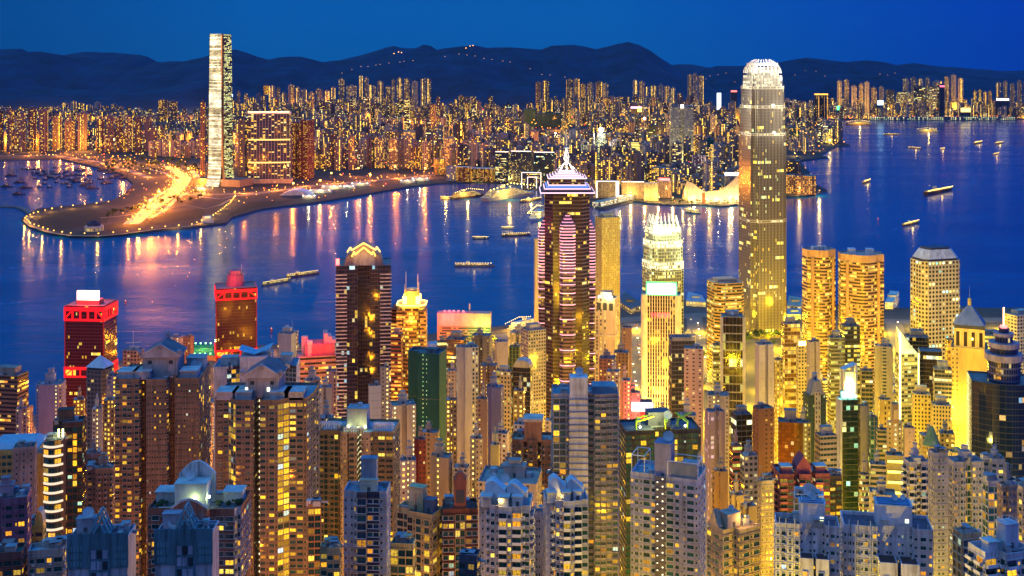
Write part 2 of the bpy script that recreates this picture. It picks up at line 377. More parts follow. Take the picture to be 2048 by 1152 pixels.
M1 = [(-200, 125), (0, 113), (30, 105), (60, 103), (95, 104), (120, 110), (165, 122), (200, 130), (240, 128), (280, 135), (320, 127), (350, 128), (380, 120), (405, 115), (455, 100), (480, 100), (510, 112), (540, 118), (570, 113), (600, 113), (640, 124), (680, 122), (720, 118), (760, 115), (800, 105), (830, 108), (880, 98), (935, 91), (960, 92), (985, 97), (1010, 93), (1060, 97), (1090, 99), (1110, 90), (1150, 90), (1190, 98), (1225, 90), (1255, 83), (1275, 88), (1300, 100), (1325, 118), (1350, 134), (1375, 147), (1410, 168), (1450, 190), (1600, 210), (2300, 215)]
M2 = [(-300, 200), (-20, 100), (40, 97), (90, 118), (130, 109), (170, 104), (215, 104), (270, 110), (290, 110), (312, 124), (345, 122), (400, 126), (500, 140), (640, 130), (700, 116), (745, 105), (780, 91), (800, 96), (830, 98), (853, 87), (878, 102), (930, 120), (1300, 150), (1340, 131), (1375, 127), (1410, 135), (1500, 145), (1700, 150), (1760, 138), (1795, 130), (1830, 126), (1870, 132), (1900, 134), (1950, 138), (2000, 142), (2060, 140), (2300, 150)]
M3 = [(1300, 200), (1380, 160), (1400, 142), (1430, 133), (1480, 131), (1520, 134), (1560, 124), (1590, 118), (1620, 114), (1650, 119), (1690, 124), (1740, 121), (1780, 127), (1810, 135), (1835, 147), (1870, 156), (1940, 152), (2000, 158), (2060, 156), (2300, 160)]
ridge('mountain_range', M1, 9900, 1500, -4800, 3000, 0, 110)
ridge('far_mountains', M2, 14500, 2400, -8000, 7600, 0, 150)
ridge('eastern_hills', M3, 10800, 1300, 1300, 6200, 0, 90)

# --- the air
m = bpy.data.materials.new('haze'); m.use_nodes = True; n_ = m.node_tree.nodes; n_.clear()
out = n_.new('ShaderNodeOutputMaterial'); pv = n_.new('ShaderNodeVolumePrincipled'); m.node_tree.links.new(pv.outputs[0], out.inputs['Volume'])
pv.inputs['Color'].default_value = (.12, .35, 1, 1); pv.inputs['Density'].default_value = 5e-6; pv.inputs['Anisotropy'].default_value = 0.1
mb = MB(); mb.box(-11000, 11000, -600, 18500, -6, 900)
hz = mb.build('haze', m); tag(hz, kind='stuff'); hz.display_type = 'WIRE'
# ------------------------------------------------------------------ building kit
ORD = ['first', 'second', 'third', 'fourth', 'fifth', 'sixth', 'seventh', 'eighth', 'ninth', 'tenth', 'eleventh', 'twelfth', 'thirteenth', 'fourteenth']
def shape(kind, w, d):
    """counter-clockwise footprint, front = -y"""
    a, b = w / 2, d / 2
    if kind == 'rect': return [(-a, -b), (a, -b), (a, b), (-a, b)]
    if kind == 'cham':
        c = min(a, b) * .35; return [(-a + c, -b), (a - c, -b), (a, -b + c), (a, b - c), (a - c, b), (-a + c, b), (-a, b - c), (-a, -b + c)]
    if kind == 'cross':
        c, e = a * .36, b * .36
        return [(-c, -b), (c, -b), (c, -e), (a, -e), (a, e), (c, e), (c, b), (-c, b), (-c, e), (-a, e), (-a, -e), (-c, -e)]
    if kind == 'notch':    # two wings with a deep recess in front and behind
        c, e = a * .22, b * .45
        return [(-a, -b), (-c, -b), (-c, -b + e), (c, -b + e), (c, -b), (a, -b), (a, b), (c, b), (c, b - e), (-c, b - e), (-c, b), (-a, b)]
    if kind == 'notch3':
        c = a / 3; g = c * .28; e = b * .4
        return [(-a, -b), (-c - g, -b), (-c - g, -b + e), (-c + g, -b + e), (-c + g, -b - e * .25), (c - g, -b - e * .25), (c - g, -b + e), (c + g, -b + e), (c + g, -b), (a, -b), (a, b), (-a, b)]
    if kind == 'step':
        c = a * .3; e = b * .5
        return [(-a, -b + e), (-c, -b + e), (-c, -b), (a, -b), (a, b), (-a, b)]
    if kind == 'round': return [(a * math.cos(2 * math.pi * i / 20 - math.pi / 2 - math.pi / 20), b * math.sin(2 * math.pi * i / 20 - math.pi / 2 - math.pi / 20)) for i in range(20)]
    if kind == 'oct': return [(a * 1.08 * math.cos(math.pi * (i + .5) / 4 - math.pi / 2 - math.pi / 4), b * 1.08 * math.sin(math.pi * (i + .5) / 4 - math.pi / 2 - math.pi / 4)) for i in range(8)]
    if kind == 'bow':      # bowed front
        return [(-a + 2 * a * i / 10, -b + b * .45 * (2 * i / 10 - 1) ** 2) for i in range(11)] + [(a, b), (-a, b)]
    if kind == 'fan':
        return [(-a, -b * .2), (-a * .5, -b), (a * .5, -b), (a, -b * .2), (a * .8, b), (-a * .8, b)]
def scale_poly(pl, k, dx=0, dy=0):
    return [(x * k + dx, y * k + dy) for x, y in pl]
def inset(pl, t):
    xs = [p[0] for p in pl]; ys = [p[1] for p in pl]; w = max(xs) - min(xs); d = max(ys) - min(ys)
    return [(x * (w - 2 * t) / w, y * (d - 2 * t) / d) for x, y in pl]
def size_px(x0, x1, D, rot, ratio):
    wp = (x1 - x0) * D / FX; a = R(abs(rot)); w = wp / (math.cos(a) + ratio * math.sin(a)); return w, w * ratio
FOOT = []
def placed(x0, x1, yt, D, rot, ratio, zg):
    w, d = size_px(x0, x1, D, rot, ratio); a = R(abs(rot)); ca, sa = math.cos(R(rot)), math.sin(R(rot)); c = P((x0 + x1) / 2, yt, D)
    for _ in range(6):     # fit the seen width, perspective included
        h2 = (w * math.sin(a) + d * math.cos(a)) / 2
        pr = [CX + (c.x + x * ca - y * sa) * FX / (D + h2 + x * sa + y * ca) for x, y in ((-w / 2, -d / 2), (w / 2, -d / 2), (w / 2, d / 2), (-w / 2, d / 2))]
        k = max(.6, (x1 - x0) / (max(pr) - min(pr))); w *= k; d *= k; c.x += ((x0 + x1) - (max(pr) + min(pr))) / 2 * D / FX
    h2 = (w * math.sin(a) + d * math.cos(a)) / 2
    FOOT.append((c.x, D + h2, (w + d) * .33)); return w, d, Vector((c.x, D + h2, zg)), c.z - zg

def walled(poly, z1, mat, col, bay, fl, z0=0.0, parent=None, name='wall', roofcol=(.3, .31, .33), parapet=1.1, mb=None):
    """one wall mesh with a sunk roof and a parapet rim"""
    mb = mb or MB(col)
    mb.prism(poly, z0, z1, 0, bay=bay, fl=fl, cap=False)
    if parapet:
        xs = [p[0] for p in poly]; t = min(.5, (max(xs) - min(xs)) * .03)
        ip = inset(poly, t); n = len(poly)
        for i in range(n):
            j = (i + 1) % n
            mb.face([(*poly[i], z1), (*poly[j], z1), (*ip[j], z1), (*ip[i], z1)], 1, None, roofcol)
            mb.face([(*ip[j], z1), (*ip[i], z1), (*ip[i], z1 - parapet), (*ip[j], z1 - parapet)], 1, None, roofcol)
        mb.cap(ip, z1 - parapet, 1, roofcol)
    else: mb.cap(poly, z1, 1, roofcol)
    return mb.build(name, [mat, PLAINC], parent)
PLAINC = plain('tinted_render', None, .85, stain=.45, scale=.2)

def dish(parent, x, y, z, r, az=20, name='satellite_dish'):
    r *= .85; mb = MB((.40, .42, .46)); n = 16; el = R(38)
    fw = Vector((math.sin(R(az)) * math.cos(el), -math.cos(R(az)) * math.cos(el), math.sin(el))); u = fw.orthogonal().normalized(); w = fw.cross(u)
    c = Vector((x, y, z + r * 1.15))
    rings = 0
    ring = lambda q, o: [c + (u * math.cos(2 * math.pi * i / n) + w * math.sin(2 * math.pi * i / n)) * r * q + fw * r * o for i in range(n)]
    r1, r2 = ring(.5, -.13), ring(1, 0); cc = c - fw * r * .18
    for i in range(n):
        j = (i + 1) % n
        mb.face([cc, r1[i], r1[j]]); mb.face([r1[i], r2[i], r2[j], r1[j]])
        mb.face([cc - fw * .08, r1[j] - fw * .1, r1[i] - fw * .1]); mb.face([r1[j] - fw * .1, r2[j], r2[i], r1[i] - fw * .1])
    mb.bar((x, y, z), cc, r * .1, 0, 6); mb.bar(cc, c + fw * r * .5, r * .03, 0, 4)
    return mb.build(name, PLAINC, parent)
def plant(parent, x, y, z, w, d, h, col=(.4, .42, .45), name='plant_room', door=True):
    mb = MB(col); mb.box(x - w / 2, x + w / 2, y - d / 2, y + d / 2, z, z + h, 0, bot=False)
    mb.box(x - w / 2 - .25, x + w / 2 + .25, y - d / 2 - .25, y + d / 2 + .25, z + h, z + h + .35, 0, col=tuple(c * .8 for c in col))
    if door: mb.box(x - .6, x + .6, y - d / 2 - .06, y - d / 2, z + .02, z + 2.1, 0, col=(.08, .09, .1))
    return mb.build(name, PLAINC, parent)
def tank(parent, x, y, z, r, h, col=(.35, .37, .4)):
    mb = MB(col); mb.cyl(x, y, r, z, z + h, 12); mb.cyl(x, y, r * .9, z + h, z + h + .3, 12, r1=r * .2); return mb.build('water_tank', PLAINC, parent)
def mast(parent, x, y, z, h, r=.25, arms=0, col=(.55, .55, .58)):
    mb = MB(col); mb.bar((x, y, z), (x, y, z + h), r, 0, 5, r1=r * .5)
    for i in range(arms): mb.bar((x - 1.4, y, z + h * (.45 + .18 * i)), (x + 1.4, y, z + h * (.45 + .18 * i)), r * .5, 0, 4)
    return mb.build('antenna', METAL, parent)
def coolers(parent, x, y, z, n, s=1.6, dx=2.4):
    for i in range(n):
        mb = MB((.5, .52, .55)); X = x + (i - (n - 1) / 2) * dx
        mb.box(X - s / 2, X + s / 2, y - s / 2, y + s / 2, z, z + s * .9, 0); mb.cyl(X, y, s * .38, z + s * .9, z + s * 1.02, 10, 0, col=(.08, .08, .09))
        mb.build('air_cooler', PLAINC, parent)
def roof_kit(parent, w, d, z, r, style='res', col=(.42, .44, .47)):
    """machine rooms, tanks and aerials standing on a roof; r is a Random"""
    if style == 'res':
        pw, pd, ph = w * r.uniform(.28, .42), d * r.uniform(.3, .45), r.uniform(4, 7.5)
        px, py = r.uniform(-.12, .12) * w, r.uniform(0, .15) * d
        plant(parent, px, py, z, pw, pd, ph, col)
        plant(parent, px + r.uniform(-.1, .1) * pw, py, z + ph, pw * .55, pd * .6, ph * .5, tuple(c * .9 for c in col), 'lift_house', False)
        for s in (-1, 1):
            if r.random() < .8: tank(parent, s * w * .32, r.uniform(-.2, .25) * d, z, min(w, d) * .06 + .5, r.uniform(1.5, 2.6))
        if r.random() < .6: mast(parent, px + pw * .3, py, z + ph, r.uniform(4, 8), .12, 2)
        if r.random() < .45: dish(parent, -s * w * .28, -d * .2, z, r.uniform(1.1, 2.0), r.uniform(-40, 40))
    elif style == 'off':
        plant(parent, 0, d * .05, z, w * r.uniform(.45, .65), d * r.uniform(.4, .6), r.uniform(4, 7), col)
        coolers(parent, -w * .15, -d * .33, z, r.randint(2, 4), min(2.6, w * .08), min(3.6, w * .12))
        if r.random() < .6: mast(parent, w * .3, d * .2, z, r.uniform(6, 12), .16, 1)
    elif style == 'low':
        plant(parent, r.uniform(-.2, .2) * w, d * .1, z, w * .3, d * .35, 3, col)

def block(name, label, cat, x0, x1, yt, D, rot=0, ratio=.8, mat=None, col=(.3, .3, .3), bay=3.0, fl=3.0, shp='rect', group=None, zg=None, roof='res', seed=None, parapet=1.2, bands=None, rc=None):
    """a simple building: wall mesh plus roof parts; returns (empty, w, d, h)"""
    zg = hk_z(D) - 1 if zg is None else zg; col = tuple(c * .72 for c in col)
    w, d, loc, h = placed(x0, x1, yt, D, rot, ratio, zg)
    e = thing(name, label, cat, loc, R(rot), group)
    walled(shape(shp, w, d), h, mat, col, bay, fl, 0, e, parapet=parapet, roofcol=rc or tuple(.18 + c * .35 for c in col))
    r = random.Random(seed if seed is not None else int(x0 * 7 + yt * 13))
    if roof: roof_kit(e, w, d, h - parapet, r, roof, rc or tuple(min(.6, .2 + c * .6) for c in col))
    return e, w, d, h
# ------------------------------------------------------------------ across the harbour
F_RES = fac('far_homes', .55, .55, lit=.2, colp=.85, stair=.06, cols=[(1, .42, .015), (1, .56, .03), (1, .70, .12)], st=4.2, glass=(.03, .03, .04))
F_RES2 = fac('far_homes_columns', .55, .62, lit=.16, colp=.7, stair=.15, cols=[(1, .44, .02), (1, .58, .04), (.95, .75, .2)], st=3.8, glass=(.03, .03, .04))
F_OFF = fac('far_offices', .8, .55, lit=.16, run=.16, cols=[(1, .5, .04), (1, .7, .15), (.8, .9, .55)], st=2.4, glass=(.01, .02, .05))
F_DARK = fac('far_dark_glass', .86, .7, lit=.07, run=.05, cols=[(1, .6, .05), (1, .7, .2), (.5, .9, .6)], st=2.4, glass=(.004, .012, .03))
F_GOLD = fac('far_gold', .6, .6, lit=.45, cols=[(1, .42, .02), (1, .52, .03), (1, .64, .08)], st=2.4, glass=(.05, .03, .01))
KCOL = [(.26, .17, .15), (.30, .21, .20), (.18, .12, .15), (.36, .28, .27), (.21, .18, .22), (.31, .22, .15), (.14, .09, .11), (.42, .35, .34)]
kr = random.Random(11)
TAKEN = []    # px boxes of the landmark buildings (x0, x1, D)
def far_tower(label, x0, x1, yt, yb, mat, col, shp='cross', rot=0, ratio=.9, bay=5.4, fl=5.0, group=None, cat='tower block', name='tower_block', zg=4.0, top=None):
    D = G(0, yb, zg).y
    w, d, loc, h = placed(x0, x1, yt, D, rot, ratio, zg)
    TAKEN.append((x0 - 2, x1 + 2, D - 20, D + d + 40))
    mb = MB(col); pl = shape(shp, w, d)
    mb.prism(pl, 0, h, 0, 1, bay=bay, fl=fl, topcol=(.2, .2, .22))
    mb.prism(scale_poly(shape('rect', w, d), .34), h, h + min(8, h * .06), 1, 1, bay=None)
    o = mb.build(name, [mat, PLAINC], None, loc, R(rot)); tag(o, label, cat, group); return o, w, d, h
def far_row(phrase, xs, tops, yb, mats, cols, adj, group, shp='cross', gap=.12, ratio=.9, rot=8):
    n = len(xs) - 1
    for i in range(n):
        g = (xs[i + 1] - xs[i]) * gap / 2; t = tops[i % len(tops)]
        lb = '%s, %s from left in %s' % (adj, ORD[i], phrase)
        if len(lb.split()) > 16: lb = '%s, %s from left, %s' % (adj.split(' with ')[0], ORD[i], phrase.replace('the ', '', 1))
        if len(lb.split()) > 16: lb = lb.replace(' of the ', ' ').replace('from left, ', 'in ')
        far_tower(lb, xs[i] + g, xs[i + 1] - g, t, yb + kr.uniform(-1, 1), mats[i % len(mats)], cols[i % len(cols)], shp, rot + kr.uniform(-6, 6), ratio, group=group)
def split(a, b, n): return [a + (b - a) * i / n for i in range(n + 1)]
far_row('the row behind the boat shelter', split(-12, 98, 5), [222, 219, 226, 218, 221], 303, [F_RES], [KCOL[6], KCOL[2], KCOL[4]], 'tall dark tower', 'towers behind the boat shelter')
far_row('the pair right of the dark row by the boat shelter', split(102, 178, 3), [232, 242, 228], 300, [F_RES], [KCOL[2], KCOL[0]], 'dark purple tower', 'towers behind the boat shelter')
far_row('the group of six above the highway', split(192, 306, 6), [238, 235, 237, 234, 236, 239], 304, [F_RES], [KCOL[6], KCOL[2]], 'brown tower with yellow window columns', 'six brown towers above the highway')
far_row('the pair rising behind the brown towers', split(316, 356, 2), [200, 203], 262, [F_RES], [KCOL[0]], 'tall brown tower', 'two brown towers', gap=.05)
far_row('the pale slab row left of the white skyscraper', split(296, 404, 8), [283, 281, 285, 282, 280, 286, 283, 279], 312, [F_RES2], [KCOL[7], KCOL[3]], 'pale low slab', 'pale slabs left of the skyscraper', ratio=.6)
far_row('the upper row below the dark left hill', split(122, 236, 7), [206, 203, 207, 210, 205, 212, 208], 238, [F_RES2, F_RES], [KCOL[3], KCOL[7], KCOL[0]], 'grey tower', 'towers below the left hill')
far_row('the lavender group left of the lit curved block', split(628, 690, 4), [277, 275, 278, 276], 312, [F_RES2], [KCOL[3], KCOL[4]], 'lavender housing block', 'housing right of the dark red tower', gap=.02)
far_row('the orange lit pair below the lavender housing', split(628, 652, 2), [306, 309], 338, [F_GOLD], [KCOL[5]], 'orange lit block', 'orange blocks right of the dark red tower')
far_row('the pink slab row above the golden ferry blocks', split(964, 1050, 5), [222, 219, 223, 221, 226], 262, [F_RES2], [(.46, .32, .27), KCOL[3]], 'pink slab', 'pink slabs in the far middle', ratio=.6)
far_row('the long estate row below the centre mountain', split(1082, 1195, 8), [188, 186, 189, 187, 190, 186, 188, 190], 222, [F_RES2], [KCOL[7], KCOL[3]], 'cream estate tower', 'estate below the centre mountain')
far_row('the hilltop estate left of centre', [676, 690, 716, 728, 738, 745, 752, 770, 782, 792, 806, 822, 838, 866], [158, 172, 152, 156, 170, 172, 163, 174, 160, 156, 158, 163, 158], 238, [F_RES2, F_RES], [KCOL[3], KCOL[7]], 'slim estate tower', 'hilltop estate left of centre', gap=.2)
far_row('the pale cluster right of the orange tower', [536, 552, 562, 575, 590, 602, 615, 630, 646, 660, 672], [172, 176, 186, 170, 175, 180, 185, 178, 182, 176], 232, [F_RES2], [KCOL[7], KCOL[3]], 'pale tower', 'pale cluster behind the lit curved block', gap=.15)
far_row('the far pair above the school hill', [1070, 1084, 1100], [165, 162], 236, [F_RES2], [KCOL[5]], 'tan tower', 'far centre towers')
far_row('the far centre cluster', [1131, 1146, 1160, 1172, 1190, 1206, 1218], [159, 158, 168, 166, 164, 167], 235, [F_RES], [KCOL[5], KCOL[3]], 'tan far tower', 'far centre towers', gap=.1)
far_row('the cluster below the big mountain shoulder', [1264, 1277, 1290, 1300, 1316, 1328, 1340, 1352], [161, 163, 174, 172, 170, 173, 176], 235, [F_RES2], [KCOL[7], KCOL[3]], 'pale far tower', 'far centre towers')
far_row('the bright pair between mountain and harbour tower', split(1374, 1408, 3), [150, 148, 152], 236, [F_RES], [KCOL[3]], 'bright far tower', 'far towers left of the harbour tower', gap=.02)
far_row('the far shore estate behind the boats', [1672, 1686, 1700, 1716, 1728, 1740, 1756, 1770], [162, 160, 172, 168, 164, 176, 174], 229, [F_RES2, F_RES], [KCOL[7], KCOL[3]], 'pale shore tower', 'far shore towers', gap=.1)
far_row('the estate row right of the blue office', [1804, 1820, 1834, 1848, 1862, 1886, 1900, 1914, 1928], [158, 156, 158, 156, 163, 154, 150, 157], 229.5, [F_RES2], [KCOL[7], KCOL[3]], 'pink shore tower', 'far shore towers', gap=.04)
far_row('the row at the right edge of the far shore', split(1990, 2060, 5), [166, 163, 168, 162, 165], 229, [F_RES2], [KCOL[3]], 'pale edge tower', 'far shore towers', gap=.06)
far_row('the yellow lit cluster before the right hill', split(1945, 1985, 4), [182, 180, 184, 183], 230, [F_RES2], [KCOL[5]], 'yellow lit shore tower', 'far shore towers', gap=.04)
far_row('the dark office group on the far shore', [1770, 1790, 1826, 1852, 1874, 1890], [180, 184, 173, 174, 170], 231, [F_DARK, F_OFF], [(.04, .05, .10), (.06, .07, .12)], 'dark blue office', 'far shore offices', shp='rect')
far_row('the housing left of the gold harbour slab', [936, 950, 962, 976], [242, 246, 240], 292, [F_RES], [KCOL[2]], 'dark brown tower', 'brown towers near the lit arch', gap=.02)
far_row('the yellow windowed row behind the sports pitch lights', split(1010, 1055, 4), [252, 250, 254, 251], 278, [F_RES2], [KCOL[5]], 'tan block', 'tan blocks by the pitch lights')
far_row('the housing right of the tall twin shaft tower', split(1390, 1484, 7), [258, 255, 262, 252, 256, 260, 258], 290, [F_RES2, F_GOLD], [KCOL[7], KCOL[5]], 'cream block', 'cream blocks left of the harbour tower')
far_row('the ribbed estate on the point right of the harbour tower', split(1576, 1634, 6), [277, 274, 278, 276, 279, 280], 303, [F_RES2], [(.5, .4, .42)], 'ribbed pink block', 'ribbed estate on the point', gap=.1, ratio=.7)
far_row('the pale row below the dark twin tower', split(1598, 1660, 6), [264, 262, 266, 263, 267, 265], 285, [F_RES2], [(.5, .44, .38)], 'pale block', 'pale row on the point', gap=.02)
far_row('the hotel rows left of the concert hall', [1302, 1330, 1356, 1382, 1398, 1424, 1450], [336, 340, 352, 350, 354, 352], 378, [F_GOLD, F_RES2], [(.42, .33, .22)], 'tan hotel block', 'tan hotels by the concert hall', shp='rect', gap=.08, rot=-6)

# --- single landmarks
o, w, d, h = far_tower('slim orange glowing tower alone at the foot of the mountains', 527, 538, 172, 222, F_GOLD, (.4, .2, .05), 'rect')
far_tower('tall dark tower with bright window columns above the orange ferry blocks', 912, 935, 243, 331, F_RES2, (.12, .08, .07), 'notch', -14)
far_tower('dark tower glued to the left flank of the white skyscraper', 401, 411, 205, 366, F_RES, (.16, .08, .08), 'rect')
far_tower('dark grey tower on the left shoulder of the lit curved block', 475, 500, 238, 352, F_RES, (.10, .10, .13), 'cross')
far_tower('green netted dark slab beside the far centre estate', 1084, 1100, 200, 227, fac('netting', .3, .3, lit=.02), (.02, .06, .10), 'rect')
far_tower('large green netted block on the wooded mound', 1048, 1072, 218, 255, fac('netting'), (.012, .075, .03), 'rect', zg=4)
far_tower('long green netted block right of the large one on the mound', 1074, 1122, 226, 255, fac('netting'), (.010, .06, .03), 'rect', ratio=.4)
far_tower('green netted slab near the pink lit hotel', 1408, 1428, 279, 334, fac('netting'), (.006, .10, .09), 'rect', -10)
far_tower('black office slab left of the pink slabs gap', 1010, 1022, 208, 262, F_DARK, (.02, .02, .06), 'rect')
far_tower('blue black tower by the red lamp tower', 1296, 1312, 250, 300, F_DARK, (.03, .05, .08), 'rect')
far_tower('tan block under the red lamp', 1268, 1294, 234, 285, F_RES2, (.36, .28, .17), 'cross')
far_tower('orange banded slim tower right of the twin shaft tower', 1386, 1395, 276, 330, fac('orange_bands', 1, .5, lit=0, run=.95, cols=ORNG, st=2), (.25, .1, .05), 'rect')
far_tower('dark block on the point right of the twin dark tower', 1656, 1680, 252, 281, F_DARK, (.04, .05, .09), 'rect', 20, .7)
far_tower('green topped grey block left of the twin dark tower', 1574, 1598, 254, 284, F_RES, (.15, .24, .17), 'notch')
far_tower('brown hotel with orange windows at the water beside the harbour tower', 1568, 1632, 352, 390, fac('orange_hotel', .55, .6, lit=.62, cols=ORNG, st=1.7, glass=(.04, .02, .02)), (.16, .08, .07), 'step', -14, .5, cat='hotel', name='hotel')
far_tower('dark brown block behind the orange windowed hotel', 1572, 1600, 322, 372, F_RES, (.12, .07, .08), 'step', -14, .6)
far_tower('small pink tower behind the orange windowed hotel', 1596, 1602, 330, 374, F_GOLD, (.4, .2, .15), 'rect')
far_tower('dark green slab with a cyan sign left of the yellow wave tower', 1180, 1216, 300, 340, F_OFF, (.03, .08, .08), 'rect', ratio=.6)
far_tower('dark angular office with wide black roof', 1232, 1268, 268, 300, F_DARK, (.05, .06, .08), 'rect')
far_tower('crimson dark hotel with orange edge light', 1312, 1336, 272, 312, F_DARK, (.14, .03, .05), 'rect')
far_tower('dark grey office with lit ribs right of the spire', 1162, 1180, 290, 352, fac('lit_ribs', .35, 1.0, lit=0, run=1, cols=PALE, st=.9), (.06, .06, .07), 'rect', 14)
far_tower('white tower beside the orange ferry blocks', 893, 912, 334, 362, F_RES, (.5, .48, .5), 'rect')
far_tower('yellow lit housing left of the white ferry tower', 868, 892, 318, 350, F_GOLD, (.4, .3, .1), 'notch')
far_tower('grey office with a light band behind the ferry blocks', 936, 974, 308, 340, F_OFF, (.28, .25, .26), 'step')
far_tower('pale windowless tower behind the ferry blocks', 952, 966, 284, 330, F_RES2, (.55, .5, .5), 'rect')
far_tower('cream tower left of the dark ferry terminal offices', 978, 992, 290, 345, F_RES2, (.52, .45, .36), 'rect')
far_tower('grey block with yellow windows by the dark mound', 806, 840, 264, 296, F_GOLD, (.42, .40, .30), 'notch3')
far_tower('brown tower with an orange beacon on its roof', 860, 872, 208, 262, F_RES, (.2, .12, .12), 'rect')
far_tower('black banded tower with yellow floors', 808, 820, 200, 262, fac('yellow_floors', 1, .5, lit=.1, run=.5, cols=WARM, st=2), (.05, .04, .06), 'rect')
far_tower('purple windowed block left of the sign tower', 1240, 1264, 355, 372, F_RES, (.3, .24, .3), 'rect')
far_tower('brown office behind the arched hotel', 1262, 1300, 330, 358, F_OFF, (.2, .15, .13), 'rect')

# the tallest tower across the water
D = G(0, 372, 4).y; w = 36.5 * D / FX; c = P(436, 68, D); hICC = c.z - 4
TAKEN.append((400, 470, D - 60, D + 130))
e = thing('skyscraper', 'tallest white lit skyscraper with a flared foot across the harbour', 'skyscraper', (c.x, D + w * .55, 4), R(-21))
m, nt_, b = newmat('led_facade'); Lk = nt_.links.new
uv = nt_.nodes.new('ShaderNodeUVMap'); sx = nt_.nodes.new('ShaderNodeSeparateXYZ'); Lk(uv.outputs[0], sx.inputs[0])
fv = math_(nt_, 'FRACT', sx.outputs[1]); band = math_(nt_, 'LESS_THAN', fv, .62)
def wn2(nt, x, y):
    c_ = nt.nodes.new('ShaderNodeCombineXYZ')
    for i, q in enumerate((x, y)):
        if isinstance(q, (int, float)): c_.inputs[i].default_value = q
        else: nt.links.new(q, c_.inputs[i])
    w_ = nt.nodes.new('ShaderNodeTexWhiteNoise'); w_.noise_dimensions = '2D'; nt.links.new(c_.outputs[0], w_.inputs[0]); return w_
fl_ = math_(nt_, 'FLOOR', sx.outputs[1]); wn_ = wn2(nt_, math_(nt_, 'FLOOR', math_(nt_, 'MULTIPLY', sx.outputs[0], .5)), fl_); wf = wn2(nt_, 3.0, fl_)
nz = nt_.nodes.new('ShaderNodeTexNoise'); nz.inputs['Scale'].default_value = .07; Lk(uv.outputs[0], nz.inputs[0])
st = math_(nt_, 'MULTIPLY', band, math_(nt_, 'MULTIPLY', math_(nt_, 'ADD', math_(nt_, 'MULTIPLY', wn_.outputs[0], .5), math_(nt_, 'ADD', math_(nt_, 'MULTIPLY', wf.outputs[0], .7), .2)), ramp(nt_, [(.35, (.55, .55, .55)), (.62, (1.5, 1.5, 1.5))], nz.outputs[0]).outputs[0]))
Lk(math_(nt_, 'MULTIPLY', st, 1.5), b.inputs['Emission Strength']); Lk(ramp(nt_, [(0, (1, .72, .3)), (1, (1, .93, .66))], wf.outputs[0]).outputs[0], b.inputs['Emission Color'])
b.inputs['Base Color'].default_value = (.03, .04, .05, 1); b.inputs['Roughness'].default_value = .15; m.cycles.emission_sampling = 'NONE'
LEDF = m
LEDS = fac('led_side', 1, .5, lit=.25, run=.55, cols=[(1, .75, .12), (1, .9, .4), (.6, .9, .3)], st=1.5, glass=(.01, .015, .02))
a, q = w / 2, w * .10
def icc_poly(k, fl=0): 
    a_ = a * k; return [(-a_ + q, -a_ - fl), (a_ - q, -a_ - fl), (a_ - q, -a_ + q * .6), (a_ + fl, -a_ + q), (a_ + fl, a_ - q), (a_ - q, a_ - q), (a_ - q, a_ + fl), (-a_ + q, a_ + fl), (-a_ + q, a_ - q), (-a_ - fl, a_ - q), (-a_ - fl, -a_ + q), (-a_ + q, -a_ + q * .6)]
prof = [(0, 1.04, 14), (18, 1.03, 7), (40, 1.03, 2.5), (80, 1.03, 0), (hICC * .55, 1.0, 0), (hICC * .85, .95, 0), (hICC, .92, 0)]
mb = MB((.05, .05, .06)); mb2 = MB((.05, .05, .06))
for (z0, k0, f0), (z1, k1, f1) in zip(prof, prof[1:]):
    A, B = icc_poly(k0, f0), icc_poly(k1, f1)
    for i in range(12):
        j = (i + 1) % 12; wdt = math.hypot(A[j][0] - A[i][0], A[j][1] - A[i][1]); nb = max(1, round(wdt / 3))
        side = 0 if i == 0 else 1 if i in (3, 6, 9) else 2
        uvq = [(i * 50, z0 / 4.2), (i * 50 + nb, z0 / 4.2), (i * 50 + nb, z1 / 4.2), (i * 50, z1 / 4.2)]
        mb.face([(*A[i], z0), (*A[j], z0), (*B[j], z1), (*B[i], z1)], side, uvq)
mb.cap(icc_poly(.90), hICC - 6, 3)
mb.build('wall', [LEDF, LEDS, DARK, ROOF], e)
mb = MB((.2, .2, .22)); mb.box(-a * .5, a * .5, -a * .5, a * .5, hICC - 6, hICC - 1); mb.build('plant_room', PLAINC, e)
for (i, k) in ((3, 0), (0, 0)):
    mb = MB(); pl = icc_poly(.925)
    p_ = pl[2] if k == 0 and i == 3 else pl[11]; p0 = icc_poly(1.03)[2 if i == 3 else 11]
    mb.bar((p0[0], p0[1] - .6, 60), (p_[0], p_[1] - .6, hICC - 2), .7, 0, 4); mb.build('corner_light', glow('edge_orange', (1, .30, .05), 2.5), e)
mb = MB((.2, .16, .14)); mb.box(-75, 95, -35, 40, 0, 22, 0, 1); mb.build('podium', [F_OFF, PLAINC], e)
point((c.x - 30, D - 60, 14), 4e5, (1, .75, .35), 3)

